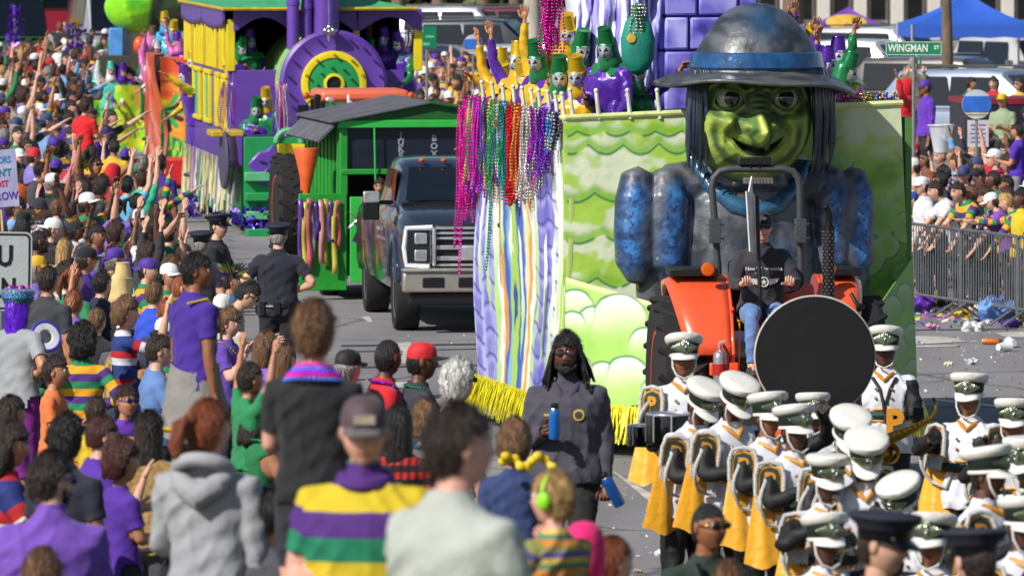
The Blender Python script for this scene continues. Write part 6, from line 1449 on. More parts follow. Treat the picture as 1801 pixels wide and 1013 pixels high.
for i in range(15):
 x = -9.8+i*1.25; q = MB(); q.box((x, .55, 4.2), (.42, .42, 8.4)); q.build('column', WP, bd, bevel=.03)
 if i < 14:
  for z in (1.6, 4.9): q = MB(); q.box((x+.625, .96, z), (.62, .08, 2.0)); f_ = q.build('window', WP, bd); q = MB(); q.box((x+.625, .90, z), (.5, .06, 1.8)); q.build('pane', GLS, f_)
for z in (3.2, 6.6): q = MB(); q.box((0, .50, z), (26, .5, .22)); q.build('rail', WP, bd)
# ================================================================ signs
SG = mat('sign_green', '#0f7a52', .35, 0, .05); SW = mat('sign_white', '#d8dcd8', .4, 0, .03)
def sgn(px, s_): return G(px, s_), YH+H*s_
b_, g_ = sgn(1606, 130.)
s1 = thing('street_name_sign', 'green street name sign reading WINGMAN ST on a thin pole', 'street sign', b_, rad(-4)); Z = lambda py: (g_-py)/130.
q = MB(); q.cyl((.0, .03, 0), (.0, .03, Z(70)), .025, n=10); q.build('pole', mat('galvanised', '#8f9296', .45, .6), s1)
q = MB(); q.box((0, 0, Z(85)), (.76, .012, .19)); pl = q.build('plate', SG, s1, bevel=.004)
for dx, dz, w_, h_ in ((0, .086, .75, .007), (0, -.086, .75, .007), (.372, 0, .007, .175), (-.372, 0, .007, .175)): q = MB(); q.box((dx, -.009, Z(85)+dz), (w_, .004, h_)); q.build('plate_border', SW, s1)
lettering('WINGMAN', .145, SW, s1, (-.075, -.009, Z(85)), bold=.003, sx=.74); lettering('ST', .07, SW, s1, (.31, -.009, Z(85)+.01), bold=.002)
q = MB(); q.box((.09, .06, Z(110)), (.02, .5, .17)); o = q.build('cross_plate', SG, s1, bevel=.004); o.rotation_euler = (0, 0, 0)
b_, g_ = sgn(751, 104.); s2 = thing('road_sign', 'square green road sign with white lettering beside the train cab post', 'road sign', b_, rad(3)); Z2 = (g_-66)/104.
q = MB(); q.cyl((0, .03, 0), (0, .03, Z2+.15), .025, n=8); q.build('pole', mat('galvanised', '#8f9296', .45, .6), s2); q = MB(); q.box((0, 0, Z2), (.33, .012, .37)); q.build('plate', SG, s2, bevel=.01)
for a, b, w_, h_ in ((-.10, .11, .09, .05), (-.11, .0, .08, .03), (.05, .015, .15, .04), (-.03, -.11, .17, .05)): q = MB(); q.box((a, -.010, Z2+b), (w_, .004, h_)); q.build('faint_legend', mat('legend_pale', '#5fae90', .6), s2)
def roundsign(px, py, s_, label, z_=None):
 b_, g_ = sgn(px, s_); t = thing('round_board', label, 'sign board', b_, rad(2)); z = (g_-py)/s_; r_ = 26/s_ if px > 1000 else 17/s_
 q = MB(); q.cyl((0, .04, 0), (0, .04, z), .02, n=8); q.build('pole', mat('galvanised', '#8f9296', .45, .6), t); M = Matrix.Rotation(rad(90), 3, 'X')
 q = MB(); q.lathe([(r_, 0), (r_, .012), (.001, .013)], 32, (0, .01, z), 0, M); q.build('disc', mat('board_white', '#b8bcc4', .5), t)
 def band(z0, z1, c_, nm):
  pts = []
  for i in range(13): zz = z0+(z1-z0)*i/12; pts.append((math.sqrt(max(0, r_*r_-zz*zz))*.98, z+zz))
  pts += [(-a, b) for a, b in reversed(pts)]; q = MB(); q.prism(pts, -.012, -.006, 0, 'y'); q.build(nm, mat('band_'+nm, c_, .5), t)
 band(-.10*r_/.2, .55*r_, '#2a66c0', 'blue_band'); band(-.62*r_, -.14*r_/.2*1.0, '#c8b01c', 'yellow_band')
 if px > 1000: [q.box((0, -.015, z+dz), (w_, .003, .014)) for q in [MB()] for dz, w_ in ((.06, .24), (.025, .2))] and None
 return t
roundsign(1717, 183, 128., 'round board with blue and yellow bands on the right pavement'); roundsign(832, 78, 92., 'small round blue and yellow board beyond the middle crowd')
# ================================================================ crowd barriers on the right
GAL = mat('barrier_steel', '#8a8d90', .38, .75, .15)
bar0 = thing('crowd_barrier', 'steel crowd barrier nearest the float', 'barrier'); LW = 1.95
q = MB(); q.limb([(0, 0, .12), (0, 0, 1.06), (.04, 0, 1.10), (LW-.04, 0, 1.10), (LW, 0, 1.06), (LW, 0, .12)], .021, 8); q.limb([(0, 0, .22), (LW, 0, .22)], .018, 8); q.build('frame', GAL, bar0)
bm_ = MB(); bm_.cyl((0, 0, .22), (0, 0, 1.09), .008, n=6); rod = bm_.mesh('upright', [GAL])
for i in range(21): o = link('upright', rod, bar0); o.location = (.09+i*(LW-.18)/20, 0, 0)
for x in (.18, LW-.18): q = MB(); q.limb([(x, -.28, .02), (x, -.24, .05), (x, 0, .2), (x, .24, .05), (x, .28, .02)], .016, 6); q.build('foot', GAL, bar0)
pts = [(1592, 138.), (1652, 137.5), (1722, 136.), (1790, 134.5), (1862, 133.5)]
W0 = [G(px, s_) for px, s_ in pts]
bl = ['steel crowd barrier nearest the float', 'second steel crowd barrier from the float', 'third steel crowd barrier from the float, red tags on it', 'crowd barrier at the edge of view beside the blue plastic bag']
start = G(1594, 139.6); d_ = (G(1806, 145.5)-start).normalized(); ang = math.atan2(d_.y, d_.x)
for i in range(4):
 p = start+d_*(LW+.03)*i
 if i == 0: bar0.location = p; bar0.rotation_euler = (0, 0, ang); tag(bar0, group='crowd barriers on the right')
 else: retag_copy(bar0, p, ang, bl[i])
BARDIR = d_; BAR0 = start
# ================================================================ poses
for nm, kw in {
 'stand': {}, 'look': dict(hy=35, L='down', Rr='pock'), 'one_up': dict(Rr='up', hp=-12), 'left_up': dict(L='high', hp=-10), 'both_up': dict(L='up', Rr='high', hp=-12), 'throw': dict(L='upout', Rr='throw', hp=-8),
 'clap': dict(L='clap', Rr='clap'), 'phone': dict(L='phone', Rr='phone'), 'hip': dict(Rr='hip', L='hold'), 'lean': dict(L='rail', Rr='rail', lean=27, hp=-5), 'lean2': dict(L='rail', Rr='fwd', lean=20, hp=10),
 'walk': dict(legs='walk', hy=-12), 'cross': dict(L='cross', Rr='cross', hy=-20), 'hold': dict(L='hold', Rr='mouth', hp=8), 'sit': dict(legs='sit', L='hold', Rr='hold'), 'drive': dict(legs='sit', L='wheel', Rr='wheel', hp=4),
 'kid': dict(kid=True, L='down', Rr='hold'), 'kid_up': dict(kid=True, L='high', Rr='up'), 'kid_sit': dict(kid=True, legs='sit', L='hold', Rr='fwd'), 'reach': dict(L='reach', Rr='up', hp=-10, lean=8),
 'rider': dict(L='low', Rr='hold', lean=10, hp=14, fat=1.25), 'rider_up': dict(L='low', Rr='up', fat=1.25), 'rider_arms': dict(L='upout', Rr='high', fat=1.25), 'rider_side': dict(L='reach', Rr='low', lean=14, fat=1.25, hy=20),
 'bend': dict(lean=28, hp=22, L='hold', Rr='down')}.items(): proto(nm, vox=.021, **kw)
# ================================================================ street clutter helpers
def bottle(name, label, cat, loc, rot, colr, sc=1.0):
 t = thing(name, label, cat, loc); t.rotation_euler = rot; t.scale = (sc, sc, sc)
 q = MB(); q.lathe([(.001, 0), (.034, 0), (.037, .01), (.037, .16), (.034, .185), (.024, .20)], 18); q.build('flask', mat('bottle_'+colr, colr, .3, .2, .06, bump=0, coat=.5), t)
 q = MB(); q.lathe([(.026, .198), (.026, .225), (.020, .23), (.001, .23)], 14); q.build('lid', mat('bottle_lid', '#15202c', .4), t)
 q = MB(); q.torus((0, 0, .197), .027, .004, 14, 6); q.build('neck_ring', SIL, t); return t
def ladder(px, s_, z0, z1, label, rz=0, yo=.0):
 """wooden step ladder with a seat box whose top is at height z1"""
 b = W(px, 0, s_); t = thing('step_ladder', label, 'ladder', (b.x, b.y+yo, z0), rad(rz)); wd = mat('ladder_wood', '#8a6c44', .8, 0, .25, 6, .3, 20, stretch=(1, 1, .2)); h = z1-z0
 for sx in (-1, 1):
  for sy, e in ((-1, .25), (1, .30)): q = MB(); q.limb([(sx*.22, sy*e, 0), (sx*.17, sy*.10, h)], .022, 6); q.build('leg', wd, t)
 k = 1
 while k*.28 < h-.1: f = k*.28/h; q = MB(); q.box((0, -.25+.15*f, k*.28), (.42-.08*f, .08, .025)); q.build('rung', wd, t); k += 1
 q = MB(); q.box((0, 0, h-.02), (.44, .36, .04)); q.build('seat', wd, t); return t
# ================================================================ bead bunches on the witch float
F1M = Matrix.Translation(G(1297, FS)) @ Matrix.Rotation(rad(10), 4, 'Z')
STR = {}
def strand(L_, seed=0):
 k = (round(L_, 1), seed % 3)
 if k in STR: return STR[k]
 rr = random.Random(seed % 3); q = MB(); n = int(L_/.030)
 for sgn_ in (-1, 1):
  for i in range(n):
   t = i/(n-1); x = sgn_*(.022*(1-(2*t-1)**4)+.004)+.010*math.sin(t*5+seed); y = -.012*math.sin(t*7+seed)-.02*t; q.sph((x, y, -t*L_*.985), .0135, 5, 3)
 STR[k] = q.mesh('strand', [None], 180, False); return STR[k]
def beadmat(c): return mat('bead_'+c, c, .16, .75, .25, 60, 0, 30)
BEADS = [('#d81c9a', 'magenta'), ('#7a2cc0', 'violet'), ('#c9a040', 'gold'), ('#1f8a5a', 'green'), ('#c01828', 'red'), ('#c8c4c8', 'silver'), ('#2a7cc0', 'blue'), ('#5a2490', 'dark purple'), ('#b8b4a0', 'pearl')]
rr = random.Random(21)
def bunch(lx, ly, lz, cols, n, L_, label, face=0):
 p = F1M @ Vector((lx, ly, lz)); t = thing('bead_bunch', label, 'beads', p, rad(10+face), 'bead bunches hanging on the float rail')
 n = int(n*1.4) if n > 4 else n; L_ = L_*.80
 for i in range(n):
  ln = L_*rr.uniform(.75, 1.05); o = link('strand', strand(ln, i), t, Matrix.Translation((rr.uniform(-.09, .09), rr.uniform(-.07, .03), rr.uniform(-.02, .04))) @ Matrix.Rotation(rr.uniform(-.35, .35), 4, 'Z') @ Matrix.Rotation(rr.uniform(-.09, .09), 4, 'Y') @ Matrix.Rotation(rr.uniform(-.05, .05), 4, 'X')); set_slots(o, (beadmat(cols[i % len(cols)]),))
 return t
M_ = dict((b, a) for a, b in BEADS)
spec = [(4.95, ['magenta'], 12, 1.5, 'long magenta bead bunch at the rear corner of the float side'), (4.7, ['gold', 'green', 'violet'], 12, 1.15, 'gold, green and violet bead bunch next to the magenta one'), (4.3, ['magenta', 'violet'], 14, 1.25, 'pink and violet bead bunch, second magenta bunch from the rear'), (3.9, ['violet', 'gold', 'green'], 14, 1.1, 'mixed violet and gold bead bunch above the pale drips'),
  (3.5, ['green', 'gold'], 14, 1.2, 'green and gold bead bunch in the middle of the float side'), (3.1, ['green', 'violet', 'silver'], 12, 1.0, 'green bead bunch with a few silver strands beside the blue one'), (2.75, ['blue', 'green'], 10, 1.1, 'blue bead bunch beside the red one'), (2.4, ['red'], 16, 1.25, 'thick red bead bunch on the float side'), (2.05, ['red', 'gold'], 10, 1.1, 'red and gold bead bunch in front of the all-red one'),
  (1.75, ['silver', 'pearl'], 14, 1.2, 'silver-white bead bunch on the float side'), (1.35, ['pearl', 'silver'], 12, .95, 'short pearl bead bunch ahead of the silver one'), (1.0, ['violet', 'magenta', 'pearl'], 12, .80, 'violet and pearl bead bunch near the front corner'), (.65, ['dark purple', 'violet'], 12, .75, 'dark purple bead bunch near the front corner'), (.25, ['dark purple', 'blue', 'pearl'], 12, .45, 'short blue and purple bead bunch at the front corner')]
for y_, cs, n_, L_, lb in spec: bunch(-1.72, y_, 3.20, [M_[c] for c in cs], n_, L_, lb, -80)
o = bunch(-1.74, 5.05, 3.1, [M_['magenta']], 2, 2.35, 'single very long magenta strand hanging from the rear corner', -80)
o = bunch(-1.72, 3.3, 3.0, [M_['green']], 1, 1.9, 'single long green strand over the pale drips', -80)
for i, (px, c_, L_) in enumerate(((1500, 'violet', .30), (1520, 'gold', .25), (1545, 'green', .28), (1563, 'blue', .22), (1483, 'magenta', .35))):
 bunch(fx(px), .12, 3.35, [M_[c_], M_['gold'], M_['violet']], 12, L_, f'small heap of {c_} and gold beads lying on the right end of the float rail', 0)
bunch(fxy(970, 1.6), 1.6, fz(-10), [M_['magenta']], 10, .75, 'large shiny magenta bead bunch hanging beside the yellow hats', 0)
# ================================================================ float riders
SAT = lambda n_, c_: mat('satin_'+n_, c_, .30, .15, .25, 8, .8, 9, sheen=.2)
SP, SGn, SY = SAT('purple', '#4a1c94'), SAT('green', '#0f7440'), SAT('gold', '#d8a810'); MP, MGn, MY = mat('metallic_purple', '#5a2a9c', .28, .5, .2), mat('metallic_green', '#1c7a44', .28, .5, .2), mat('metallic_gold', '#d8b01c', .28, .5, .2)
MASKM = mat('mask_silver', '#b4b8bc', .25, .3, .1); SATC = {'purple': (SP, MP), 'green': (SGn, MGn), 'gold': (SY, MY)}
def rider(px, py, s_, pose, rz, body, slv, hatc, label, hoodc=None, mask=True, fixz=None, h=1.75, group='masked riders on the witch float', grp=True):
 ex = [('mask', (MASKM, EYED))] if mask else []
 o = person(px, py, pose, label, s=s_, h=h, rz=rz, shirt=('long', SATC[body][0], SATC[slv][0]), pants=('trousers', SATC[body][0]), sk='tan', hair=None,
    hat=('bucket', {'bucket_hat': SATC[hatc][1], 'hood': SATC[hoodc or hatc][0]}), extra=ex, group=group)
 return o
def collar(o, c1):
 P_ = PROTO['rider']; q = MB(); vs = []; n = 14
 for i in range(n):
  a = 2*math.pi*i/n; r1 = .09; r2 = .30 if i % 2 else .22; vs += [Vector((math.cos(a)*r1, math.sin(a)*r1, 1.50)), Vector((math.cos(a)*(r1+r2)/2*1.05, math.sin(a)*(r1+r2)/2*.85, 1.475)), Vector((math.cos(a)*r2, math.sin(a)*r2*.72-.01, 1.36 if i % 2 else 1.40))]
 q.add(vs, [(3*i+a, 3*((i+1) % n)+a, 3*((i+1) % n)+a+1, 3*i+a+1) for i in range(n) for a in (0, 1)])
 me = q.mesh('collar', [None], 180); g = link('collar', me, o, Matrix.Rotation(0, 4, 'X')); set_slots(g, (SATC[c1][0],)); return g
rl = [(1068, 46, 183.5, 'rider', -25, 'purple', 'purple', 'green', 'rider in purple satin with green collar and green bucket hat looking down', 'green', 'green'),
 (945, 68, 180.5, 'rider', -30, 'gold', 'purple', 'green', 'rider in gold satin with purple bow, green hat, left of the green-collared rider', 'green', 'purple'),
 (912, 70, 178, 'rider_up', -40, 'gold', 'purple', 'gold', 'rider with yellow hat and yellow hood at the side wall, arm raised', 'gold', 'gold'),
 (868, 100, 174.2, 'rider_side', -70, 'purple', 'gold', 'purple', 'rider with tall purple top hat leaning over the long pink beads', 'purple', 'gold'),
 (892, 112, 175.5, 'rider', -55, 'gold', 'gold', 'gold', 'rider in gold satin bending between the purple hat and the yellow hat riders', 'gold', 'purple'),
 (1000, 22, 180.5, 'rider', -15, 'gold', 'gold', 'gold', 'rider with the tallest gold hat beside the magenta bead ball', 'gold', 'gold'),
 (1022, 50, 181, 'rider', 20, 'gold', 'green', 'green', 'rider in gold body and green hat behind the black cap', 'green', 'green'),
 (1015, 95, 183, 'rider', -15, 'gold', 'purple', 'gold', 'rider in gold satin half hidden behind the green-collared rider', 'gold', 'purple'),
 (1428, 40, 178, 'rider_arms', 25, 'purple', 'green', 'gold', 'rider in purple with yellow bucket hat and both arms up beside the witch hat', 'green', 'green'),
 (1455, 78, 180, 'rider_up', 50, 'purple', 'purple', 'purple', 'rider in purple with silver mask raising one hand under the purple tent', 'purple', 'purple'),
 (1488, 88, 182, 'rider', 70, 'purple', 'green', 'green', 'rider with green hat and green hood bent forward at the right end of the float', 'green', 'green'),
 (880, 82, 175.0, 'rider_up', -60, 'purple', 'gold', 'gold', 'rider with gold hat and one arm up above the long pink beads', 'gold', 'gold'), (926, 104, 178.6, 'rider', -45, 'purple', 'purple', 'gold', 'rider in purple satin with gold hat bending at the side rail', 'purple', 'green'),
 (962, 48, 180.0, 'rider_arms', -20, 'green', 'gold', 'green', 'rider in green satin with both arms up beside the magenta beads', 'gold', 'gold'), (985, 96, 182.6, 'rider', -5, 'purple', 'green', 'green', 'rider in purple satin with green hat at the front corner pegs', 'green', 'gold'),
 (1118, 88, 183.4, 'rider_side', 30, 'green', 'purple', 'purple', 'rider in green bending below the teal backpack', 'green', 'purple'), (1474, 62, 179, 'rider_up', 20, 'gold', 'purple', 'purple', 'rider in gold with purple hat behind the green-hatted one', 'purple', 'green'),
 (1392, 22, 176.5, 'rider', 10, 'green', 'gold', 'purple', 'rider glimpsed between the tower and the witch hat, purple hat', 'green', 'gold')]
for (px, py, s_, ps, rz, b_, sl_, h_, lb, hd_, cl) in rl:
 o = rider(px, py+20, s_, ps, rz, b_, sl_, h_, lb, hd_); collar(o, cl)
bp = thing('backpack', 'teal drawstring backpack with gold emblem hung with pale beads on the float', 'bag', F1M @ Vector((fxy(1123, .8), .8, fz(125))), rad(5))
q = MB(); q.limb([(0, 0, 0), (0, 0, .10), (0, 0, .30), (0, 0, .46), (0, 0, .54), (0, 0, .60)], [.10, .155, .165, .12, .05, .07], 16, flat=((0, 1, 0), .55)); q.build('sack', mat('backpack_teal', '#0d7f6c', .7, 0, .12, 5, .7, 9), bp)
q = MB(); q.lathe([(.045, 0), (.04, .006), (.001, .008)], 14, (-.07, -.093, .30), 0, Matrix.Rotation(rad(90), 3, 'X')); q.build('emblem', mat('emblem_gold', '#c9a23a', .6), bp)
for i in range(5): o = link('bead_strand', strand(.3, i), bp, Matrix.Translation((-.05+.025*i, -.06, .62)) @ Matrix.Rotation(i, 4, 'Z')); set_slots(o, (beadmat('#b8b4a0'),))
for (px, py, s_, ps, rz, b_, sl_, h_, lb, cl) in [(436, 160, 113, 'rider', 15, 'green', 'purple', 'gold', 'train rider in green with pale gold hat, leftmost of the three on the front deck', 'green'), (451, 182, 114, 'rider', 0, 'purple', 'green', 'green', 'small green-hatted train rider between two gold-hatted ones', 'green'), (468, 165, 114, 'rider', -10, 'green', 'purple', 'gold', 'train rider in purple and green with gold hat beside the boiler', 'purple'),
 (440, 62, 112.9, 'sit', 20, 'green', 'purple', 'purple', 'rider with purple hat sitting in the train cab opening', 'green'), (424, 75, 113.0, 'rider', 40, 'purple', 'gold', 'green', 'rider in purple and gold standing at the yellow cab corner', 'gold'), (675, 58, 112.9, 'rider', -10, 'purple', 'purple', 'purple', 'masked rider in dark purple in the right cab opening', 'purple'), (700, 66, 113.0, 'rider', -30, 'purple', 'green', 'purple', 'rider in purple with green sleeves near the right cab post', 'green'), (652, 78, 112.8, 'rider', 10, 'green', 'purple', 'green', 'green-hatted rider behind the boiler top', 'purple'),
 (325, 125, 108, 'rider_side', -75, 'purple', 'gold', 'purple', 'train rider leaning out past the yellow planks with arm stretched', 'gold'), (340, 100, 107.5, 'rider_side', -75, 'gold', 'purple', 'gold', 'train rider leaning out with golden hat above the windows', 'gold')]:
 o = rider(px, py, s_, ps, rz, b_, sl_, h_, lb, None, True, group='masked riders on the train float'); collar(o, cl)
q = MB();
for i in range(3):
 t = bunch(0, 0, 0, [beadmat and '#d81c9a', '#c8c4c8', '#7a2cc0'], 8, (.9, 1.1, .8)[i], ('pink and silver beads draped from the train side', 'long mixed beads hanging beside the boiler', 'beads hanging at the right cab post')[i], 0); t.location = W((400, 493, 722)[i], (150, 150, 50)[i], (116, 115, 112)[i]); t['group'] = 'beads on the train float'
jc = [('green', 'gold'), ('purple', 'green'), ('gold', 'purple')]; TEAL = mat('satin_teal', '#4fb8a8', .3, .2, .2, 8, .6, 9); PINK = mat('satin_pink', '#d06ab0', .3, .2, .2, 8, .6, 9); BLU = mat('satin_blue', '#3f9ad0', .3, .2, .2, 8, .6, 9); WHS = mat('satin_white', '#c9cccc', .35, .1, .1, 8, .6, 9)
for i, (px, py, s_, m1, m2, hc, lb) in enumerate([(180, 98, 87, WHS, TEAL, WHS, 'rider in white at the left end of the yellow-green trailer'), (195, 112, 88, TEAL, WHS, TEAL, 'rider in pale teal next to the white rider'), (208, 95, 86, MGn, TEAL, MGn, 'rider in dark green behind the teal riders'), (222, 85, 86, MGn, MY, MGn, 'green rider with gold trim under the white column'), (232, 105, 87, TEAL, TEAL, TEAL, 'teal rider at the right end of the trailer'), (216, 118, 88, WHS, MP, MP, 'rider with white and purple ruffles on the trailer'),
  (258, 85, 97, PINK, WHS, PINK, 'rider in pink ruffles at the corner of the orange float'), (275, 80, 97, WHS, PINK, WHS, 'white and pink rider on the orange float'), (290, 30, 96, BLU, BLU, MY, 'rider in bright blue with yellow hat on the orange float'), (305, 45, 97, TEAL, BLU, MY, 'rider in pale blue with yellow hat at the train corner'), (312, 66, 98, MP, PINK, MP, 'purple satin rider at the edge of the orange float'), (268, 55, 95, MGn, PINK, mat('hat_brown', '#5a3a30', .7), 'rider with wide brown hat over the orange ball')]):
 o = person(px, py, ('rider', 'rider_up', 'rider_side')[i % 3], lb, s=s_, h=1.7, rz=(-30, 10, -60, 25)[i % 4], shirt=('long', m1, m2), pants=('trousers', m1), sk='tan', hair=None, hat=('bucket', {'bucket_hat': hc, 'hood': m2}), group='riders on the jungle floats')
# ================================================================ tractor driver
DRV = proto('driver', L='wheel', Rr='wheel', legs='sit', vox=.013, hero=True, fat=1.12, open_hands=False)
drv = person(1341, 377, None, 'tractor driver in black long-sleeved top with white print, black cap and sunglasses', s=TS+1, h=1.86, rz=4, P=DRV, shirt=('long', '#2b2930'), pants=('trousers', '#5a7aaa'), sk='light', hair=('short', 'brown'), hat=('cap', '#141416'), extra=[('glasses', (mat('lens_blue', '#141c50', .08, .2), BLK))], hero=True, cat='driver')
drv['label'] = 'tractor driver in black long-sleeved top with white print, black cap and sunglasses'
WPR = mat('print_white', '#c4c4c0', .7)
for t_, z_, sz in (('New Waterworks', 1.30, .042), ('* * *     * * *', 1.255, .03)): lettering(t_, sz, WPR, drv, (0, -.142, z_), (rad(86), 0, 0), .0015, .0008, 'shirt_print')
q = MB(); q.torus((0, -.150, 1.19), .038, .006, 20, 6, 0, Matrix.Rotation(rad(90), 3, 'X'))
q.prism([(.030*math.cos(rad(90+36*k))*(1 if k % 2 == 0 else .42), 1.19+.030*math.sin(rad(90+36*k))*(1 if k % 2 == 0 else .42)) for k in range(10)], -.152, -.145); q.build('star_print', WPR, drv)
for sx in (-1, 1): q = MB(); q.prism([(sx*.05, 1.215), (sx*.13, 1.222), (sx*.115, 1.195), (sx*.09, 1.175), (sx*.05, 1.165)], -.148, -.143); q.build('wing_print', WPR, drv)
q = MB(); q.prism([(-.02, .075), (.02, .075), (.026, .095), (0, .105), (-.026, .095)], -.104, -.096); o = q.build('cap_badge', WPR, drv); o.matrix_basis = DRV['head']
person(668, 322, 'hold', 'person with beads sitting in the dark opening of the green hut', s=137.5, h=1.6, rz=-10, shirt=('long', '#1c1a1c'), sk='tan', hair=('short', 'dark'), extra=[('beads', beadmat('#c8c4c8'))], group=None)
person(815, 330, 'drive', 'truck driver dimly seen behind the windscreen', s=146.0-1.5, h=1.7, rz=6, shirt=('short', '#3a3a44'), sk='tan', hair=('short', 'dark'))
# ================================================================ bystanders
HC = ['black', 'dark', 'dark', 'brown', 'brown', 'light', 'blond', 'red', 'grey']
GRD_PTS = []     # feet of the near crowd, the raised verge follows them
def near(px, py, pose, label, s, h=1.75, ground=True, **kw):
 o = person(px, py, pose, label, s=s, h=h, **kw)
 if ground: GRD_PTS.append(o.location.copy())
 return o
PBEAD, GBEAD, SBEAD, YBEAD, MBEAD = beadmat('#7a2cc0'), beadmat('#1f8a5a'), beadmat('#c8c4c8'), beadmat('#c9a040'), beadmat('#d81c9a')
PN = '#1b1d2c'
pc1 = person(490, 394, None, 'policeman seen from behind with hands on hips beside the green hut', h=1.86, rz=176, P=proto('akimbo', L='hip', Rr='hip', vox=.016, fat=1.15), shirt=('short', PN), pants=('trousers', '#15171f'), sk='light', hair=('buzz', 'grey'), hat=police_hat(), cat='police officer')
pc2 = person(385, 378, 'cross', 'policeman in profile with arms crossed beside the train streamers', h=1.84, rz=75, shirt=('short', '#14161f'), pants=('trousers', '#15171f'), sk='light', hair=('buzz', 'dark'), hat=police_hat(), cat='police officer')
pc3 = person(355, 408, 'stand', 'policeman in navy cap facing the train, left of the one with crossed arms', h=1.78, rz=165, shirt=('short', PN), pants=('trousers', '#15171f'), sk='light', hair=('buzz', 'grey'), hat=police_hat(), cat='police officer')
q = MB(); q.torus((0, 0, .96), .185, .026, 28, 8, 0, Matrix.Diagonal((1.02, .80, 1.0)));
for a in range(0, 360, 40): q.box((math.sin(rad(a))*.2, math.cos(rad(a))*.155, .95), (.06, .05, .11), 0, (0, 0, -rad(a)))
bm2 = q.mesh('duty_belt', [BLK]);
for c_ in (pc1, pc2, pc3): link('duty_belt', bm2, c_)
for c_ in (pc2,): q = MB(); q.lathe([(.045, 0), (.04, .008), (.001, .01)], 12, (.195, 0, 1.30), 0, Matrix.Rotation(rad(90), 3, 'Y')); q.build('shoulder_patch', mat('patch_pale', '#8f949c', .6), c_)
DM = proto('dreadman', L=((.2, .05, -1), (.05, .25, -1)), Rr=((.2, .15, -.95), (-.55, .85, .30)), vox=.013, hero=True, fat=1.3, legs='walk', open_hands=False)
dm = near(997, 590, None, 'man with long dreadlocks and glasses in charcoal polo walking with blue bottles', 270, 1.9, P=DM, rz=-6, shirt=('long', '#403e4a'), pants=('trousers', '#1a1a1e'), sk='dark', hair=('dread', 'black'), extra=[('beard', hairm('black')), ('glasses', (mat('clear_lens', '#3a2c26', .1), BLK))], hero=True)
q = MB(); q.lathe([(.036, 0), (.034, .004), (.001, .006)], 20, (.085, -.160, 1.285), 0, Matrix.Rotation(rad(84), 3, 'X')); q.build('chest_emblem', mat('emblem_yellow', '#b89a2c', .7), dm)
q = MB(); q.lathe([(.024, 0), (.001, .002)], 20, (.085, -.167, 1.285), 0, Matrix.Rotation(rad(84), 3, 'X')); q.build('emblem_centre', mat('emblem_centre', '#2c2c34', .7), dm)
q = MB(); q.box((-.085, -.165, 1.285), (.075, .006, .016), 0, (rad(-6), 0, 0)); q.build('chest_patch', mat('emblem_yellow', '#b89a2c', .7), dm)
q = MB(); q.limb([(-.085, -.03, 1.475), (-.05, -.10, 1.43), (-.012, -.135, 1.36)], .020, 8, flat=((0, 1, 0), .5)); q.limb([(.085, -.03, 1.475), (.05, -.10, 1.43), (.012, -.135, 1.36)], .020, 8, flat=((0, 1, 0), .5)); q.build('shirt_collar', cloth('#3c3a46'), dm)
bottle('water_bottle', 'bright blue water bottle held upright at the chest of the dreadlocked man', 'bottle', W(975, 771, 273.5), (rad(8), 0, rad(5)), '#1c6cc0', 1.0)
bottle('water_bottle', 'blue water bottle held low and tilted by the dreadlocked man', 'bottle', W(1091, 888, 272), (rad(8), rad(-28), 0), '#104f9c', 1.05)
near(683, 598, 'look', 'man in bright red T-shirt with purple beads in profile, short black hair', 268, 1.74, rz=100, shirt=('short', '#c01420'), sk='dark', hair=('buzz', 'black'), extra=[('beads2', PBEAD)], hero=True)
near(742, 606, 'stand', 'man in red baseball cap with dark brim and charcoal jacket, in profile', 268, 1.74, rz=95, shirt=('long', '#2c2e36'), sk='dark', hair=('buzz', 'black'), hat=('cap', '#c4141c', '#1c1a1c'), extra=[('beads', GBEAD)], hero=True)
near(808, 640, 'stand', 'white-haired man in pale shirt and dark glasses beside the float skirt', 285, 1.72, rz=130, shirt=('short', '#cfc4b4'), sk='pink', hair=('curly', 'white'), extra=[('glasses', (BLK, BLK))], hero=True)
near(612, 618, 'stand', 'grey-haired man in black cap looking down behind the boy with neon beads', 268, 1.7, rz=140, shirt=('short', '#3a2c30'), sk='pink', hair=('short', 'grey'), hat=('cap', '#121214'))
near(748, 712, 'kid', 'brown-haired child in grey T-shirt with blue beads seen from behind', 300, 1.32, rz=170, shirt=('short', '#5c5656'), sk='light', hair=('curly', 'light'), extra=[('beads2', beadmat('#2a7cc0'))])
near(700, 716, 'stand', 'long black-haired person in red and black plaid shirt', 320, 1.60, rz=170, shirt=('long', PLAID), sk='brown', hair=('long', 'black'))
near(655, 690, 'kid', 'short dark-haired child in front of the man in red', 300, 1.35, rz=165, shirt=('short', '#2c2c34'), sk='brown', hair=('short', 'dark'))
near(905, 745, 'kid', 'curly light-brown-haired child with yellow bow in front of the man with dreadlocks', 360, 1.25, rz=175, shirt=('short', '#2a3a66'), sk='tan', hair=('curly', 'light'))
b20 = near(553, 533, None, 'sandy-haired boy in black T-shirt with neon pink and blue beads, seen from behind', 450, 1.45, ground=False, P=proto('boyback', kid=True, vox=.013, hero=True, L='hold', Rr='down', hy=-15), rz=172, shirt=('short', '#17181c'), pants=('shorts', '#22242c'), sk='pink', hair=('short', 'light'), extra=[('beads2', mat('neon_beads', '#c02cc8', .2, .3, .3, 20))], hero=True)
q = MB()
for r_ in range(5):
 for i in range(36): a = 2*math.pi*i/36; q.sph((math.cos(a)*(.085+.014*r_), math.sin(a)*(.080+.013*r_), 1.505-.016*r_-.02*math.sin(a)*-1), .0115, 6, 4, r_ % 3)
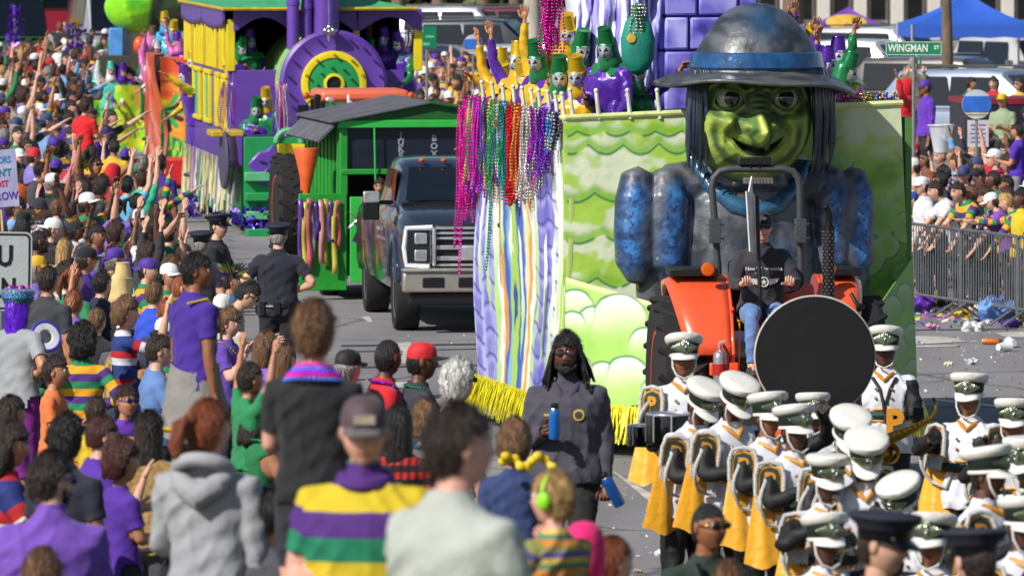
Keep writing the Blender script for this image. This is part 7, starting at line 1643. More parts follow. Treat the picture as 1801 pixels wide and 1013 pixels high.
q.build('neon_beads', [mat('neon_pink', '#e01c9a', .25, .3), mat('neon_blue', '#4a7ae0', .25, .3), mat('neon_violet', '#a82ce0', .25, .3)], b20, smooth=180)
ladder(553, 450, b20.location.z-1.05, b20.location.z, 'step ladder under the sandy-haired boy in black', 5);
b7 = near(347, 448, None, 'tall boy in purple basketball shirt with grey sweater tied at his waist', 290, 1.62, ground=False, P=proto('boystand', vox=.014, hero=True, L='back', Rr=((.15, -.1, -1), (.1, .1, -1)), hy=-40), rz=125, shirt=('short', '#3a1c84'), pants=('trousers', '#2a2c38'), sk='brown', hair=('short', 'black'), hero=True)
ladder(347, 290, b7.location.z-1.1, b7.location.z, 'step ladder under the tall boy in purple', 20)
q = MB(); vs = []; n = 20; rr = random.Random(1)
for j in range(8):
 for i in range(n):
  a = 2*math.pi*i/n; t = j/7; r_ = .175+.10*t+.012*math.sin(a*7+j)*t; vs.append((r_*math.cos(a), r_*.85*math.sin(a), 1.02-.46*t+.03*math.sin(a*2)))
q.add(vs, [(j*n+i, j*n+(i+1) % n, (j+1)*n+(i+1) % n, (j+1)*n+i) for j in range(7) for i in range(n)]); q.build('tied_sweater', mat('cloth_grey_knit', '#7f7c78', .9, 0, .12, 8, .6, 14), b7)
q = MB(); q.torus((0, 0, .62), .262, .014, 24, 6, 0, Matrix.Diagonal((1, .87, 1))); q.build('gold_hem', mat('gold_hem', '#b89a1c', .6), b7)
for sx in (-1, 1): q = MB(); q.limb([(sx*.10, .12, 1.44), (sx*.155, .0, 1.47), (sx*.16, -.09, 1.38), (sx*.17, -.10, 1.2)], .010, 6); q.build('gold_piping', mat('gold_hem', '#b89a1c', .6), b7)
near(368, 708, None, 'woman with orange-red hair pinned up, in pale grey hooded sweatshirt, from behind', 430, 1.66, P=proto('hoodie', vox=.013, hero=True, L='hold', Rr='down', hy=-30), rz=165, shirt=('long', '#94959a'), pants=('trousers', '#3a3c44'), sk='pink', hair=('pony', 'red'), hero=True)
q = MB(); q.torus((0, .070, 1.475), .105, .033, 24, 10, 0, Matrix.Rotation(rad(30), 3, 'X') @ Matrix.Diagonal((1.05, .85, 1.0))); q.limb([(-.12, .06, 1.46), (-.08, .125, 1.41), (0, .145, 1.36), (.08, .125, 1.41), (.12, .06, 1.46)], [.03, .05, .06, .05, .03], 12); q.build('hood', cloth('#94959a'), ALLP[-1])
near(88, 798, None, 'bearded man in lilac T-shirt and purple sunglasses looking away to the side', 400, 1.80, P=proto('lilac', vox=.013, hero=True, fat=1.25, L='hold', Rr='down', hy=-62, hp=8), rz=-168, shirt=('short', '#6c46a8'), sk='light', hair=('short', 'dark'), extra=[('glasses', (mat('lens_violet', '#2a1450', .1), mat('frame_violet', '#4a22a0', .3))), ('beard', hairm('dark'))], hero=True)
near(263, 728, None, 'woman in gold sequinned bomber jacket with black and gold hem, from behind', 300, 1.62, P=proto('goldj', vox=.014, hero=True, L='hold', Rr='hold', fat=1.1), rz=165, shirt=('long', mat('gold_sequins', '#b8925c', .38, .45, .35, 30, .8, 160)), pants=('trousers', '#3a3c42'), sk='tan', hair=('long', 'dark'), hero=True)
q = MB(); q.torus((0, 0, .90), .185, .024, 28, 8, 0, Matrix.Diagonal((1.05, .8, 1.4))); q.build('ribbed_hem', mat('hem_black', '#17150f', .8), ALLP[-1])
near(118, 738, 'stand', 'heavy-set person with curly black hair in navy shirt, from behind', 335, 1.66, rz=150, shirt=('short', '#1c1f30'), sk='brown', hair=('curly', 'black'), hero=True)
near(18, 748, 'hold', 'person in stars and stripes shirt at the very edge of the crowd', 330, 1.70, rz=100, shirt=('short', stripe_mat('flag_shirt', ['#1c2a6c', '#1c2a6c', '#a81c24', '#c8c4c4', '#a81c24', '#c8c4c4', '#a81c24'], .075)), sk='tan', hair=('bob', 'dark'))
near(75, 968, 'kid', 'light brown head of a child at the bottom edge below the lilac shirt', 430, 1.40, rz=170, shirt=('short', '#3a4a6c'), sk='light', hair=('short', 'light'), hero=True)
near(35, 512, 'hip', 'woman with violet wig, glittery party hat and grey T-shirt, hand on hip', 240, 1.68, rz=140, shirt=('short', '#8f9296'), pants=('trousers', '#7a1480'), sk='tan', hair=('bob', 'brown'), hero=True)
vw = ALLP[-1]
for ch in vw.children:
 if ch.name.startswith('hair'): set_slots(ch, (mat('wig_violet', '#5a14c0', .35, .1, .3, 12),))
gh = thing('party_hat', 'glittery blue and green party hat on the violet wig', 'hat', vw.matrix_basis @ Vector((0, 0, 0))); gh.location = W(32, 535, 240)
for nm, pr, c_ in (('lower_band', [(.10, 0), (.115, .03), (.12, .05)], '#1c6a5c'), ('upper_band', [(.12, .05), (.125, .085)], '#5a8ac8'), ('top', [(.125, .085), (.13, .10), (.10, .115), (.001, .118)], '#8fb8d8')): q = MB(); q.lathe(pr, 24); q.build(nm, mat('glitter_'+c_, c_, .25, .6, .5, 60, .8, 90), gh)
q = MB(); [q.sph((.07*math.cos(a), .07*math.sin(a), .118), .022, 8, 6) for a in (0, 1.2, 2.4, 3.7, 5)]; q.build('pompom_row', mat('glitter_pink', '#c84ab0', .3, .5, .4, 50), gh)['kind'] = 'stuff'
fr = thing('flying_ring', 'white and blue foam ring held behind the violet-wigged woman', 'toy', W(80, 592, 236)); fr.rotation_euler = (rad(70), 0, rad(25))
q = MB(); q.lathe([(.05, 0), (.055, .012), (.105, .014), (.105, 0)], 28, cap=False); q.build('white_face', mat('foam_white', '#d4d4d8', .6), fr); q = MB(); q.torus((0, 0, .005), .112, .014, 28, 8); q.build('blue_rim', mat('foam_blue', '#3a3aa8', .5), fr)
near(85, 470, 'stand', 'man in charcoal T-shirt with a diagonal string of pink beads', 212, 1.72, rz=150, shirt=('short', '#34363c'), sk='tan', hair=('short', 'dark'), ground=False)
near(146, 580, 'hip', 'boy in bold purple, green and gold rugby stripes, seen from behind', 240, 1.52, rz=172, shirt=('long', RUGBY), sk='dark', hair=('afro', 'black'), hero=True)
near(222, 680, None, 'toddler with violet sunglasses and green hair bow in purple top', 285, 1.15, P=proto('toddler', kid=True, vox=.013, hero=True, L='hold', Rr='fwd'), rz=35, shirt=('short', '#5a2a9c'), sk='tan', hair=('short', 'brown'), extra=[('glasses', (mat('lens_violet', '#2a1450', .1), mat('frame_violet', '#4a22a0', .3)))], hero=True)
man6 = near(280, 592, None, 'dark-haired man in profile carrying the boy in the striped jacket', 240, 1.72, P=proto('carrier', L='up', Rr='mouth', hp=10), rz=100, shirt=('short', '#5a7ab0'), sk='light', hair=('short', 'dark'))
near(222, 528, 'kid_sit', 'curly-haired boy in red, white and blue striped jacket riding on shoulders', 238, 1.30, ground=False, rz=100, shirt=('long', stripe_mat('tri_stripe', ['#1c3470', '#1c3470', '#b01c28', '#c8ccd4'], .07)), pants=('trousers', '#1c3470'), sk='pink', hair=('curly', 'light'))
near(98, 628, 'kid', 'dark-haired child in orange top with sunglasses pushed up, in profile', 250, 1.32, rz=80, shirt=('short', '#d8703a'), sk='tan', hair=('short', 'dark'), hat=None)
near(403, 548, 'hold', 'curly auburn-haired boy in violet shirt, in profile', 232, 1.48, rz=75, shirt=('short', '#5a3c9c'), sk='pink', hair=('curly', 'light'), extra=[('beads', YBEAD)])
near(436, 500, 'bend', 'black-haired man looking down in front of the police officer', 205, 1.74, rz=85, shirt=('short', '#8f8c80'), sk='light', hair=('short', 'black'), extra=[('glasses', (BLK, BLK))], ground=False)
near(392, 520, 'stand', 'person in white cap behind the boy with auburn curls', 212, 1.66, rz=150, shirt=('short', '#b8b4a8'), sk='tan', hair=('short', 'grey'), hat=('cap_back', '#d4d4d0'), ground=False)
near(440, 640, 'kid_up', 'child holding a purple cup toy up near the boy in black', 300, 1.15, rz=120, shirt=('short', '#1f7a4a'), sk='tan', hair=('short', 'dark'))
near(470, 588, 'clap', 'woman with light brown hair clapping below the standing police officer', 235, 1.55, rz=110, shirt=('short', '#7a5ab0'), sk='light', hair=('bob', 'light'))
near(500, 610, 'phone', 'woman with wavy hair holding her phone up by the boy in black', 250, 1.55, rz=130, shirt=('short', '#3a3c50'), sk='light', hair=('long', 'light'))
near(170, 700, 'kid', 'child in yellow and purple top under the striped rugby boy', 270, 1.2, rz=150, shirt=('short', '#c8a81c'), sk='tan', hair=('short', 'brown'))
near(20, 700, 'stand', 'dark-haired person in magenta dress behind the stars and stripes shirt', 280, 1.6, rz=120, shirt=('short', '#7a1480'), sk='tan', hair=('long', 'dark'))
near(215, 780, 'kid', 'auburn curly-haired child in purple beside the gold jacket', 330, 1.3, rz=120, shirt=('short', '#4a2390'), sk='tan', hair=('curly', 'auburn'))
near(180, 735, 'hold', 'person in purple T-shirt with raised forearm and dark watch', 320, 1.58, rz=110, shirt=('short', '#4a2390'), sk='light', hair=('short', 'auburn'))
near(455, 700, 'hold', 'woman in green and gold shiny vest holding beads', 300, 1.55, rz=120, shirt=('vest', '#12683a'), sk='tan', hair=('bob', 'dark'), extra=[('beads2', GBEAD)])
near(470, 862, 'kid', 'dark grey furry-hatted child between the hoodie and the rugby polo', 430, 1.3, rz=160, shirt=('short', '#4a4850'), sk='tan', hair=('short', 'black'))
near(300, 452, 'stand', 'young blond woman with serious face and white beads looking toward the camera', None, 1.62, rz=10, shirt=('long', '#3a5a50'), sk='light', hair=('long', 'light'), ground=False, extra=[('beads2', SBEAD)], hero=True)
near(640, 704, None, 'blurred man in faded cap and striped purple, gold and green polo looking down', 500, 1.76, P=proto('polo', vox=.013, hero=True, fat=1.25, L=((.2, .1, -1), (-.1, .8, -.25)), Rr=((.28, .0, -1), (-.45, .85, -.1)), hp=9, hy=10, open_hands=False), rz=-8, shirt=('short', POLO), pants=('trousers', '#3a4054'), sk='pink', hair=('short', 'grey'), hat=('cap', '#4c3a40', '#5a5454'), hero=True)
q = MB(); q.torus((0, -.005, 1.475), .078, .026, 24, 8, 0, Matrix.Rotation(rad(12), 3, 'X')); q.build('polo_collar', mat('polo_purple', '#4a2372', .85), ALLP[-1])
q = MB(); q.prism([(-.038, .058), (.038, .058), (.036, .088), (-.036, .088)], -.107, -.100); o = q.build('cap_patch', mat('patch_beige', '#a89c88', .8), ALLP[-1]); o.matrix_basis = PROTO['polo']['head']
near(808, 716, None, 'blurred man in white T-shirt with short dark hair, nearest of the crowd', 600, 1.80, P=proto('whitet', vox=.013, hero=True, fat=1.15, L=((.25, .35, -.9), (-.1, 1, .05)), Rr='low', hy=-25), rz=135, shirt=('short', '#a4aaa2'), pants=('trousers', '#2c3040'), sk='pink', hair=('short', 'dark'), hero=True)
near(972, 832, None, 'blurred blond toddler with neon green ear defenders held up by an adult', 480, 1.18, P=proto('earkid', kid=True, vox=.013, hero=True, L='mouth', Rr='mouth', hy=20), rz=-140, shirt=('short', stripe_mat('candy', ['#c87a3a', '#8a8a4a', '#5a4a8a', '#c8a850', '#4a7a5a'], .03)), sk='pink', hair=('short', 'blond'), extra=[('earphones', mat('neon_green', '#8ad81c', .4, bump=0))], hero=True, ground=False)
near(1030, 925, 'kid', 'child in hot pink hooded top beside the blond toddler', 470, 1.1, rz=160, shirt=('long', '#d81c6a'), sk='pink', hair=('short', 'red'), ground=False, hat=('hood', '#d81c6a'))
near(1078, 948, 'kid', 'red-brown-haired child at the bottom edge below clapping hands', 430, 1.22, rz=120, shirt=('short', '#3a2c34'), sk='pink', hair=('short', 'red'), hero=True)
near(1130, 1018, None, 'person just below the picture edge clapping raised hands', 430, 1.55, P=proto('claphigh', vox=.013, hero=True, L=((.1, .8, .15), (-.15, .55, .85)), Rr=((.1, .8, .15), (-.25, .5, .85))), rz=-20, shirt=('short', '#3a3c44'), sk='pink', hair=('short', 'grey'))
near(1247, 885, None, 'woman with cropped hair, round sunglasses and hoop earrings in dark green shirt', 385, 1.64, P=proto('shades', vox=.013, hero=True, L='down', Rr='down', hy=12), rz=25, shirt=('short', '#1c2e24'), sk='brown', hair=('buzz', 'black'), extra=[('glasses', (mat('lens_smoke', '#1c1416', .08), mat('gold_wire', '#a8843a', .3, .8)))], hero=True)
q = MB(); q.limb([(-.10, -.135, 1.40), (-.11, -.14, 1.2), (-.13, -.13, 1.05)], .022, 6); q.limb([(-.10, -.09, 1.46), (-.10, -.135, 1.40)], .022, 6); q.build('backpack_strap', BLK, ALLP[-1])
near(1283, 990, 'stand', 'top of a light brown head at the bottom edge', 430, 1.5, rz=170, shirt=('short', '#3a3c44'), sk='light', hair=('short', 'light'), hero=True)
near(1553, 905, None, 'police officer in peaked cap and sunglasses looking aside in front of the band', 450, 1.80, P=proto('cop', vox=.013, hero=True, L='down', Rr='down', fat=1.15, hp=10, hy=22), rz=42, shirt=('long', PN), sk='light', hair=('buzz', 'dark'), hat=police_hat(), extra=[('glasses', (BLK, BLK))], hero=True, cat='police officer')
near(1715, 935, None, 'police officer seen from behind at the bottom edge, round navy cap', 430, 1.80, P=PROTO['cop'], rz=185, shirt=('long', PN), sk='pink', hair=('buzz', 'dark'), hat=police_hat(), hero=True, cat='police officer')
bow = thing('hair_bow', 'yellow ruffled hair bow near the man with dreadlocks', 'hair bow', W(925, 812, 362)); q = MB(); rr = random.Random(2)
for k in range(9): q.sph((-.12+.03*k+rr.uniform(-.01, .01), rr.uniform(-.02, .02), .03*math.sin(k*1.3)), (.028, .022, .024), 8, 6)
me = grow(q, .008, 1); me.materials.append(mat('ribbon_yellow', '#d8b81c', .5)); me.shade_smooth(); link('ribbon', me, bow)
X = []
def P_(px, py, pose, label, h=1.72, rz=110, **kw): X.append((px, py)); return person(px, py, pose, label, h=h, rz=rz, **kw)
P_(225, 310, 'one_up', 'person in light blue shirt and jeans raising an arm at the crowd edge', h=1.74, rz=150, shirt=('short', '#5fa8d0'), pants=('trousers', '#2f4f86'), sk='light', hair=('short', 'black'))
P_(252, 300, 'both_up', 'person in mint green T-shirt reaching up with both arms', rz=140, shirt=('short', '#2fae84'), sk='light', hair=('short', 'brown'))
P_(282, 270, 'stand', 'tall man in purple T-shirt and jeans at the very edge of the crowd', h=1.85, rz=150, shirt=('short', '#3a1c84'), pants=('trousers', '#2a466e'), sk='brown', hair=('buzz', 'black'))
P_(200, 290, 'hold', 'person in bright red hood, back to the camera', h=1.70, rz=150, shirt=('long', '#b81420'), sk='light', hair=None, hat=('hood', '#b81420'))
P_(150, 315, 'stand', 'person in charcoal hooded sweatshirt, long dark hair, from behind', h=1.74, rz=170, shirt=('long', '#403f46'), sk='light', hair=('long', 'dark'))
P_(137, 288, 'stand', 'person wearing a green, gold and purple feather headdress', h=1.6, rz=60, shirt=('long', '#4a2a80'), sk='tan', hair=('short', 'dark'), hat=('feathers', {'feather_headdress': (mat('feather_green', '#3f9a2c', .7), mat('feather_gold', '#c8a81c', .7), mat('feather_purple', '#4a2a90', .7))}))
P_(93, 385, 'hold', 'man in white backwards cap and dark sweatshirt smiling in profile', h=1.76, rz=95, shirt=('long', '#1f1f26'), sk='light', hair=('short', 'brown'), hat=('cap_back', '#d8d8d8'))
P_(113, 422, 'stand', 'woman with long blond hair in white and blue top, from behind', h=1.62, rz=165, shirt=('short', '#c4cbe0'), sk='light', hair=('long', 'blond'))
P_(68, 405, 'look', 'bearded man with dark skin laughing with gold beads', h=1.76, rz=70, shirt=('short', '#2a1c24'), sk='dark', hair=('buzz', 'black'), extra=[('beads2', YBEAD), ('beard', hairm('black'))])
P_(205, 392, 'one_up', 'curly brown-haired person in violet raising a bare arm high', h=1.74, rz=130, shirt=('short', '#3f2a6a'), sk='light', hair=('curly', 'brown'))
P_(150, 172, 'kid', 'boy in bright red shirt standing high above the far crowd', h=1.4, rz=150, shirt=('short', '#c81420'), sk='light', hair=('short', 'brown'), z=.95)
P_(122, 196, 'stand', 'person wrapped in a deep purple poncho in the far crowd', h=1.78, rz=150, shirt=('long', '#3a1486'), pants=('trousers', '#5a2a9c'), sk='light', hair=('short', 'dark'))
P_(97, 152, 'stand', 'person in sky blue shirt in the far crowd beside the purple poncho', h=1.75, rz=170, shirt=('short', '#3f78c8'), sk='tan', hair=('short', 'dark'))
P_(60, 262, 'stand', 'person in red bobble hat near the cardboard poster', h=1.66, rz=110, shirt=('short', '#7a68b0'), sk='light', hair=('short', 'brown'), hat=('beanie', '#c01824'))
P_(196, 195, 'reach', 'person on the far edge of the crowd stretching toward the leafy trailer', h=1.8, rz=70, shirt=('short', '#2c2c34'), sk='light', hair=('short', 'brown'))
P_(182, 225, 'reach', 'person in purple reaching out to the leafy trailer', h=1.7, rz=80, shirt=('short', '#3a1c84'), sk='tan', hair=('short', 'dark'), hat=('cap', '#4a2a80'))
P_(180, 478, 'stand', 'short black-haired person in salmon hooded top over navy', h=1.7, rz=140, shirt=('short', '#1c2440'), sk='light', hair=('short', 'black'))
P_(216, 478, 'stand', 'person in wide straw hat in the middle of the left crowd', h=1.66, rz=120, shirt=('short', '#c8c0a8'), sk='light', hair=('short', 'brown'), hat=('bucket', {'bucket_hat': mat('straw', '#c8b078', .8), 'hood': mat('straw', '#c8b078', .8)}))
P_(272, 495, 'stand', 'person in cobalt blue T-shirt behind the boy in purple', h=1.72, rz=150, shirt=('short', '#2a4ac0'), sk='light', hair=('short', 'light'))
P_(300, 395, 'both_up', 'long-armed spectator reaching up beside the two police officers', h=1.62, rz=130, shirt=('short', '#1f5a44'), sk='light', hair=('short', 'dark'))
P_(262, 430, 'both_up', 'spectator with both bare arms raised left of the police officers', h=1.66, rz=120, shirt=('long', '#2a2a30'), sk='light', hair=('curly', 'brown'))
P_(325, 430, 'throw', 'spectator waving in front of the navy police cap', h=1.55, rz=100, shirt=('short', '#7a2a44'), sk='light', hair=('short', 'brown'))
P_(408, 478, 'stand', 'person wearing purple, green and gold festive feathers in front of the police', h=1.5, rz=90, shirt=('short', '#2a6a9a'), sk='tan', hair=('short', 'dark'), hat=('feathers', {'feather_headdress': (mat('feather_green', '#3f9a2c', .7), mat('feather_gold', '#c8a81c', .7), mat('feather_purple', '#4a2a90', .7))}))
TOPS = [('#1c1c22', 'black', 12), ('#2a2e44', 'navy', 10), ('#4a4a52', 'grey', 9), ('#46238c', 'purple', 14), ('#7a5ab4', 'lilac', 5), ('#c9c8c4', 'white', 9), ('#b01c24', 'red', 4), ('#1f7448', 'green', 6), ('#c8a01c', 'gold', 4), ('#6f9ac8', 'pale blue', 5), ('#c87a86', 'pink', 3), ('#6a4a34', 'brown', 4), ('#8f7f68', 'tan', 4), (RUGBY, 'striped rugby', 5), ('#c8602c', 'orange', 2), ('#2f7f86', 'teal', 2), (BLUEPLAID, 'pale plaid', 2)]
HATS = [(None, 22), (('cap', '#d4d4d4', 'white cap'), 4), (('cap', '#1a1a1e', 'black cap'), 5), (('cap_back', '#46238c', 'backwards purple cap'), 3), (('cap', '#2a3a6c', 'blue cap'), 2), (('beanie', '#2c2c34', 'dark beanie'), 1), (('cap', '#b01c24', 'red cap'), 2), (('cap', '#c8a01c', 'gold cap'), 1), (('hood', '#3a3a44', 'grey hood'), 1)]
HST = ['short', 'short', 'short', 'long', 'long', 'bob', 'pony', 'curly', 'buzz']
PTXT = {'stand': 'standing', 'look': 'glancing sideways', 'one_up': 'one arm up', 'left_up': 'one arm stretched high', 'both_up': 'both arms up', 'throw': 'arms spread high', 'clap': 'clapping', 'phone': 'hands at the face', 'hip': 'hand on hip', 'hold': 'hand near mouth', 'reach': 'reaching out', 'lean': 'leaning far over the barrier', 'lean2': 'bending over the barrier', 'cross': 'arms crossed', 'kid': 'a child', 'kid_up': 'a child with arms up', 'walk': 'walking', 'sit': 'seated'}
cr = random.Random(77)
def pick(lst):
 t = cr.uniform(0, sum(a[-1] for a in lst))
 for a in lst:
  t -= a[-1]
  if t <= 0: return a
 return lst[-1]
used_lab = {}
def crowd_person(px, py, pose, rz, zone, group, anchors, h=None, s=None, loc=None, z=None):
 h = h or cr.uniform(1.52, 1.84); tp_ = pick(TOPS); ht = pick(HATS)[0]; hs = cr.choice(HST); hc = cr.choice(HC); sk_ = cr.choice(['light', 'light', 'pink', 'tan', 'tan', 'brown', 'dark', 'olive']); kind = 'long' if cr.random() < .32 else ('short' if cr.random() < .88 else 'vest')
 if sk_ in ('dark', 'brown'): hc = 'black' if cr.random() < .8 else 'dark'
 ex = [];
 if cr.random() < .32: bc_ = cr.choice([(PBEAD, 'purple'), (GBEAD, 'green'), (YBEAD, 'gold'), (SBEAD, 'silver'), (MBEAD, 'pink')]); ex.append(('beads2', bc_[0]))
 if cr.random() < .2 and pose not in ('phone',): ex.append(('glasses', (BLK, BLK)))
 hair_t = f'{ {"short": "short", "long": "long", "bob": "chin-length", "pony": "tied", "curly": "curly", "buzz": "cropped"}[hs]} {hc if hc != "dark" else "dark brown"} hair'
 hd_ = ht[2] if ht else hair_t
 base = f'person in {tp_[1]} {"top" if kind != "vest" else "vest"}, {hd_}, {PTXT[pose]}'
 near_a = sorted(anchors, key=lambda a: (a[0]-px)**2+(a[1]-py)**2)
 lab = None
 for a in near_a[:6]:
  dx, dy = a[0]-px, a[1]-py; rel = ('behind' if dy > abs(dx)*.6 else 'in front of' if -dy > abs(dx)*.6 else 'beside'); L_ = f'{base}, {rel} {a[2]}'
  if L_ not in used_lab: lab = L_; break
 lab = lab or base+', '+zone
 if len(lab.split()) > 16: lab = lab.replace(' '+PTXT[pose]+',', '')
 if len(lab.split()) > 16: lab = lab.replace(' hair,', '-haired,')
 used_lab[lab] = 1
 o = person(px, py, pose, lab, s=s, h=h, rz=rz, shirt=(kind, tp_[0]), pants=(cr.choice(['trousers', 'trousers', 'shorts']), cr.choice(['#20263a', '#2f4468', '#1a1a1e', '#5a5044', '#6a6a70'])), sk=sk_, hair=(hs, hc), hat=(ht[0], ht[1]) if ht else None, extra=ex, group=group, loc=loc, z=z)
 return o
def inpoly(x, y, P):
 c = False; j = len(P)-1
 for i in range(len(P)):
  if ((P[i][1] > y) != (P[j][1] > y)) and x < (P[j][0]-P[i][0])*(y-P[i][1])/(P[j][1]-P[i][1])+P[i][0]: c = not c
  j = i
 return c
def fill(poly, poses, rzr, zone, group, anchors, dens=(.22, .13), tries=5000, taken=(), zrange=(0, 0), jitterh=None, sfun=None):
 xs = [p[0] for p in poly]; ys = [p[1] for p in poly]; pts = list(taken); out = 0
 for _ in range(tries):
  x = cr.uniform(min(xs), max(xs)); y = cr.uniform(min(ys), max(ys))
  if not inpoly(x, y, poly): continue
  s_ = (y-YH)/3.68
  if any(abs(x-a) < dens[0]*s_ and abs(y-b) < dens[1]*s_ for a, b in pts): continue
  pts.append((x, y)); crowd_person(x, y, cr.choice(poses), cr.uniform(*rzr), zone, group, anchors, **({'s': min(s_, 138.2+(x-1594)*.0278-cr.uniform(0, 1)), 'z': 0.0} if zone == 'behind the barrier' and s_ > 131 else {})); out += 1
 return out
ANL = [(225, 310, 'the light blue shirt'), (200, 290, 'the red hood'), (150, 315, 'the charcoal hoodie'), (137, 270, 'the feather headdress'), (93, 385, 'the white backwards cap'), (113, 422, 'the long blond hair'), (150, 172, 'the boy in red'), (122, 196, 'the purple poncho'), (97, 152, 'the sky blue shirt'), (60, 262, 'the red bobble hat'), (282, 270, 'the tall man in purple'),
  (205, 392, 'the high bare arm'), (66, 60, 'the red bus'), (20, 350, 'the poster'), (30, 470, 'the white road sign'), (180, 478, 'the salmon hood'), (272, 495, 'the cobalt shirt'), (196, 220, 'the leafy trailer'), (140, 90, 'the far street'), (35, 512, 'the violet wig'), (345, 450, 'the tall boy in purple'), (300, 450, 'the girl facing the camera'), (355, 400, 'the police officers'), (85, 470, 'the charcoal T-shirt'), (20, 180, 'the edge of the far crowd'), (252, 300, 'the mint shirt'), (68, 405, 'the laughing man'), (30, 230, 'the stacked heads at the edge')]
LP = ['stand', 'stand', 'stand', 'look', 'look', 'look', 'one_up', 'left_up', 'throw', 'clap', 'clap', 'phone', 'phone', 'throw', 'hold', 'hold', 'hip', 'reach', 'reach', 'cross']
n1 = fill([(0, 62), (120, 70), (150, 100), (158, 150), (172, 200), (215, 235), (262, 275), (292, 320), (296, 400), (318, 440), (322, 470), (0, 470)], LP, (20, 172), 'in the left crowd', 'spectators in the left crowd', ANL, (.20, .135), 6500, X)
n2 = fill([(0, 470), (320, 470), (330, 520), (300, 560), (330, 600), (200, 640), (0, 640)], ['stand', 'look', 'hold', 'clap', 'phone', 'stand', 'one_up', 'kid', 'hip'], (60, 175), 'in the left crowd', 'spectators in the left crowd', ANL, (.24, .15), 2500, X+[(35, 512), (85, 470), (146, 580), (222, 528), (280, 592), (98, 628), (347, 448)])
ANM = [(751, 66, 'the green road sign'), (832, 78, 'the small round board'), (735, 120, 'the yellow cab post'), (900, 70, 'the white sedan'), (820, 150, 'the green hut roof'), (868, 110, 'the purple top hat rider'), (780, 110, 'the middle of the pavement')]
n3 = fill([(738, 92), (930, 88), (930, 150), (860, 150), (860, 205), (800, 190), (738, 178)], LP, (-60, 30), 'beyond the green hut', 'spectators beyond the green hut', ANM, (.17, .11), 3000)
n4 = fill([(105, 40), (190, 45), (170, 100), (150, 110), (120, 72)], ['stand', 'walk', 'look'], (0, 180), 'far up the street', 'people far up the street', [(66, 60, 'the red bus'), (150, 60, 'the dark blue van'), (185, 60, 'the silver van')], (.22, .14), 600)
ANR = [(1606, 85, 'the street name sign'), (1717, 183, 'the round blue board'), (1655, 245, 'the clear laundry basket'), (1590, 180, 'the person in red'), (1600, 140, 'the soldier'), (1640, 460, 'the first barrier'), (1720, 460, 'the second barrier'), (1780, 480, 'the third barrier'), (1720, 235, 'the white poster'), (1760, 230, 'the dark red trailer')]
def R_(px, py, pose, label, h=1.7, rz=-80, **kw): XR_.append((px, py)); return person(px, py, pose, label, h=h, rz=rz, group=None, **kw)
XR_ = []
R_(1606, 100, 'phone', 'man in camouflage jacket seen from behind beside the street sign', h=1.8, rz=170, shirt=('long', mat('camouflage', '#6a6450', .9, 0, .5, 14, .3)), sk='pink', hair=('buzz', 'grey'), s=104, z=None)
R_(1592, 140, 'throw', 'person in bright red robe with arm out at the end of the float', h=1.7, rz=-100, shirt=('long', '#b80f18'), pants=('trousers', '#b80f18'), sk='tan', hair=('short', 'dark'), hat=('hood', '#b80f18'), s=112)
R_(1627, 142, 'stand', 'man in purple cap and purple jacket beside parked cars', h=1.78, rz=-70, shirt=('long', '#5a2aa4'), sk='brown', hair=('buzz', 'black'), hat=('cap', '#4a2a90'), s=110)
R_(1763, 165, 'sit', 'person in yellow cap and pale green shirt sitting behind the round board', h=1.7, rz=-30, shirt=('short', '#8a9a7a'), sk='tan', hair=('short', 'dark'), hat=('cap', '#c8a81c'), s=108)
R_(1789, 218, 'hold', 'boy in purple T-shirt and grey shorts raised above the right crowd', h=1.45, rz=-110, shirt=('short', '#4a22a4'), pants=('shorts', '#7a7a80'), sk='tan', hair=('short', 'dark'), z=.8)
R_(1745, 330, 'lean2', 'child in white cap reaching over the barrier', h=1.6, rz=-100, shirt=('short', '#7a3ca4'), sk='light', hair=('short', 'brown'), hat=('cap', '#d8d8dc'), s=142.8, z=0.0)
R_(1622, 300, 'stand', 'person in white baseball cap and white shirt right behind the barrier', h=1.66, rz=-70, shirt=('short', '#cfcfd2'), sk='light', hair=('short', 'brown'), hat=('cap', '#d8d8dc'), s=139.4, z=0.0)
R_(1645, 322, 'lean', 'boy in white T-shirt leaning over the first barrier with both arms down', h=1.7, rz=-75, shirt=('short', '#d0d0d4'), sk='light', hair=('short', 'dark'), s=140.0, z=0.0)
R_(1685, 312, 'lean', 'person in purple, green and gold stripes over white sleeves leaning on the rail', h=1.72, rz=-60, shirt=('short', RUGBY), sk='light', hair=('short', 'dark'), s=141.1, z=0.0)
R_(1733, 345, 'lean', 'person in red and white plaid shirt bending over the barrier', h=1.68, rz=-80, shirt=('long', BLUEPLAID), sk='tan', hair=('curly', 'brown'), s=142.5, z=0.0)
R_(1770, 352, 'lean2', 'person in rugby stripes leaning out over the third barrier', h=1.62, rz=-95, shirt=('long', RUGBY), sk='light', hair=('short', 'blond'), s=143.5, z=0.0)
R_(1605, 345, 'lean2', 'child in blue cap peeping over the first barrier beside the float', h=1.5, rz=-80, shirt=('short', RUGBY), sk='light', hair=('short', 'dark'), hat=('cap', '#2a4ab0'), s=138.9, z=0.0)
R_(1608, 252, 'stand', 'person in red cap and dark red shirt at the end of the float', h=1.6, rz=-60, shirt=('short', '#8a1c24'), sk='tan', hair=('short', 'dark'), hat=('cap', '#b81420'))
R_(1795, 320, 'stand', 'person in yellow and purple scarf at the right edge behind the barrier', h=1.64, rz=-70, shirt=('short', '#c8b01c'), sk='dark', hair=('short', 'black'), s=144.2, z=0.0)
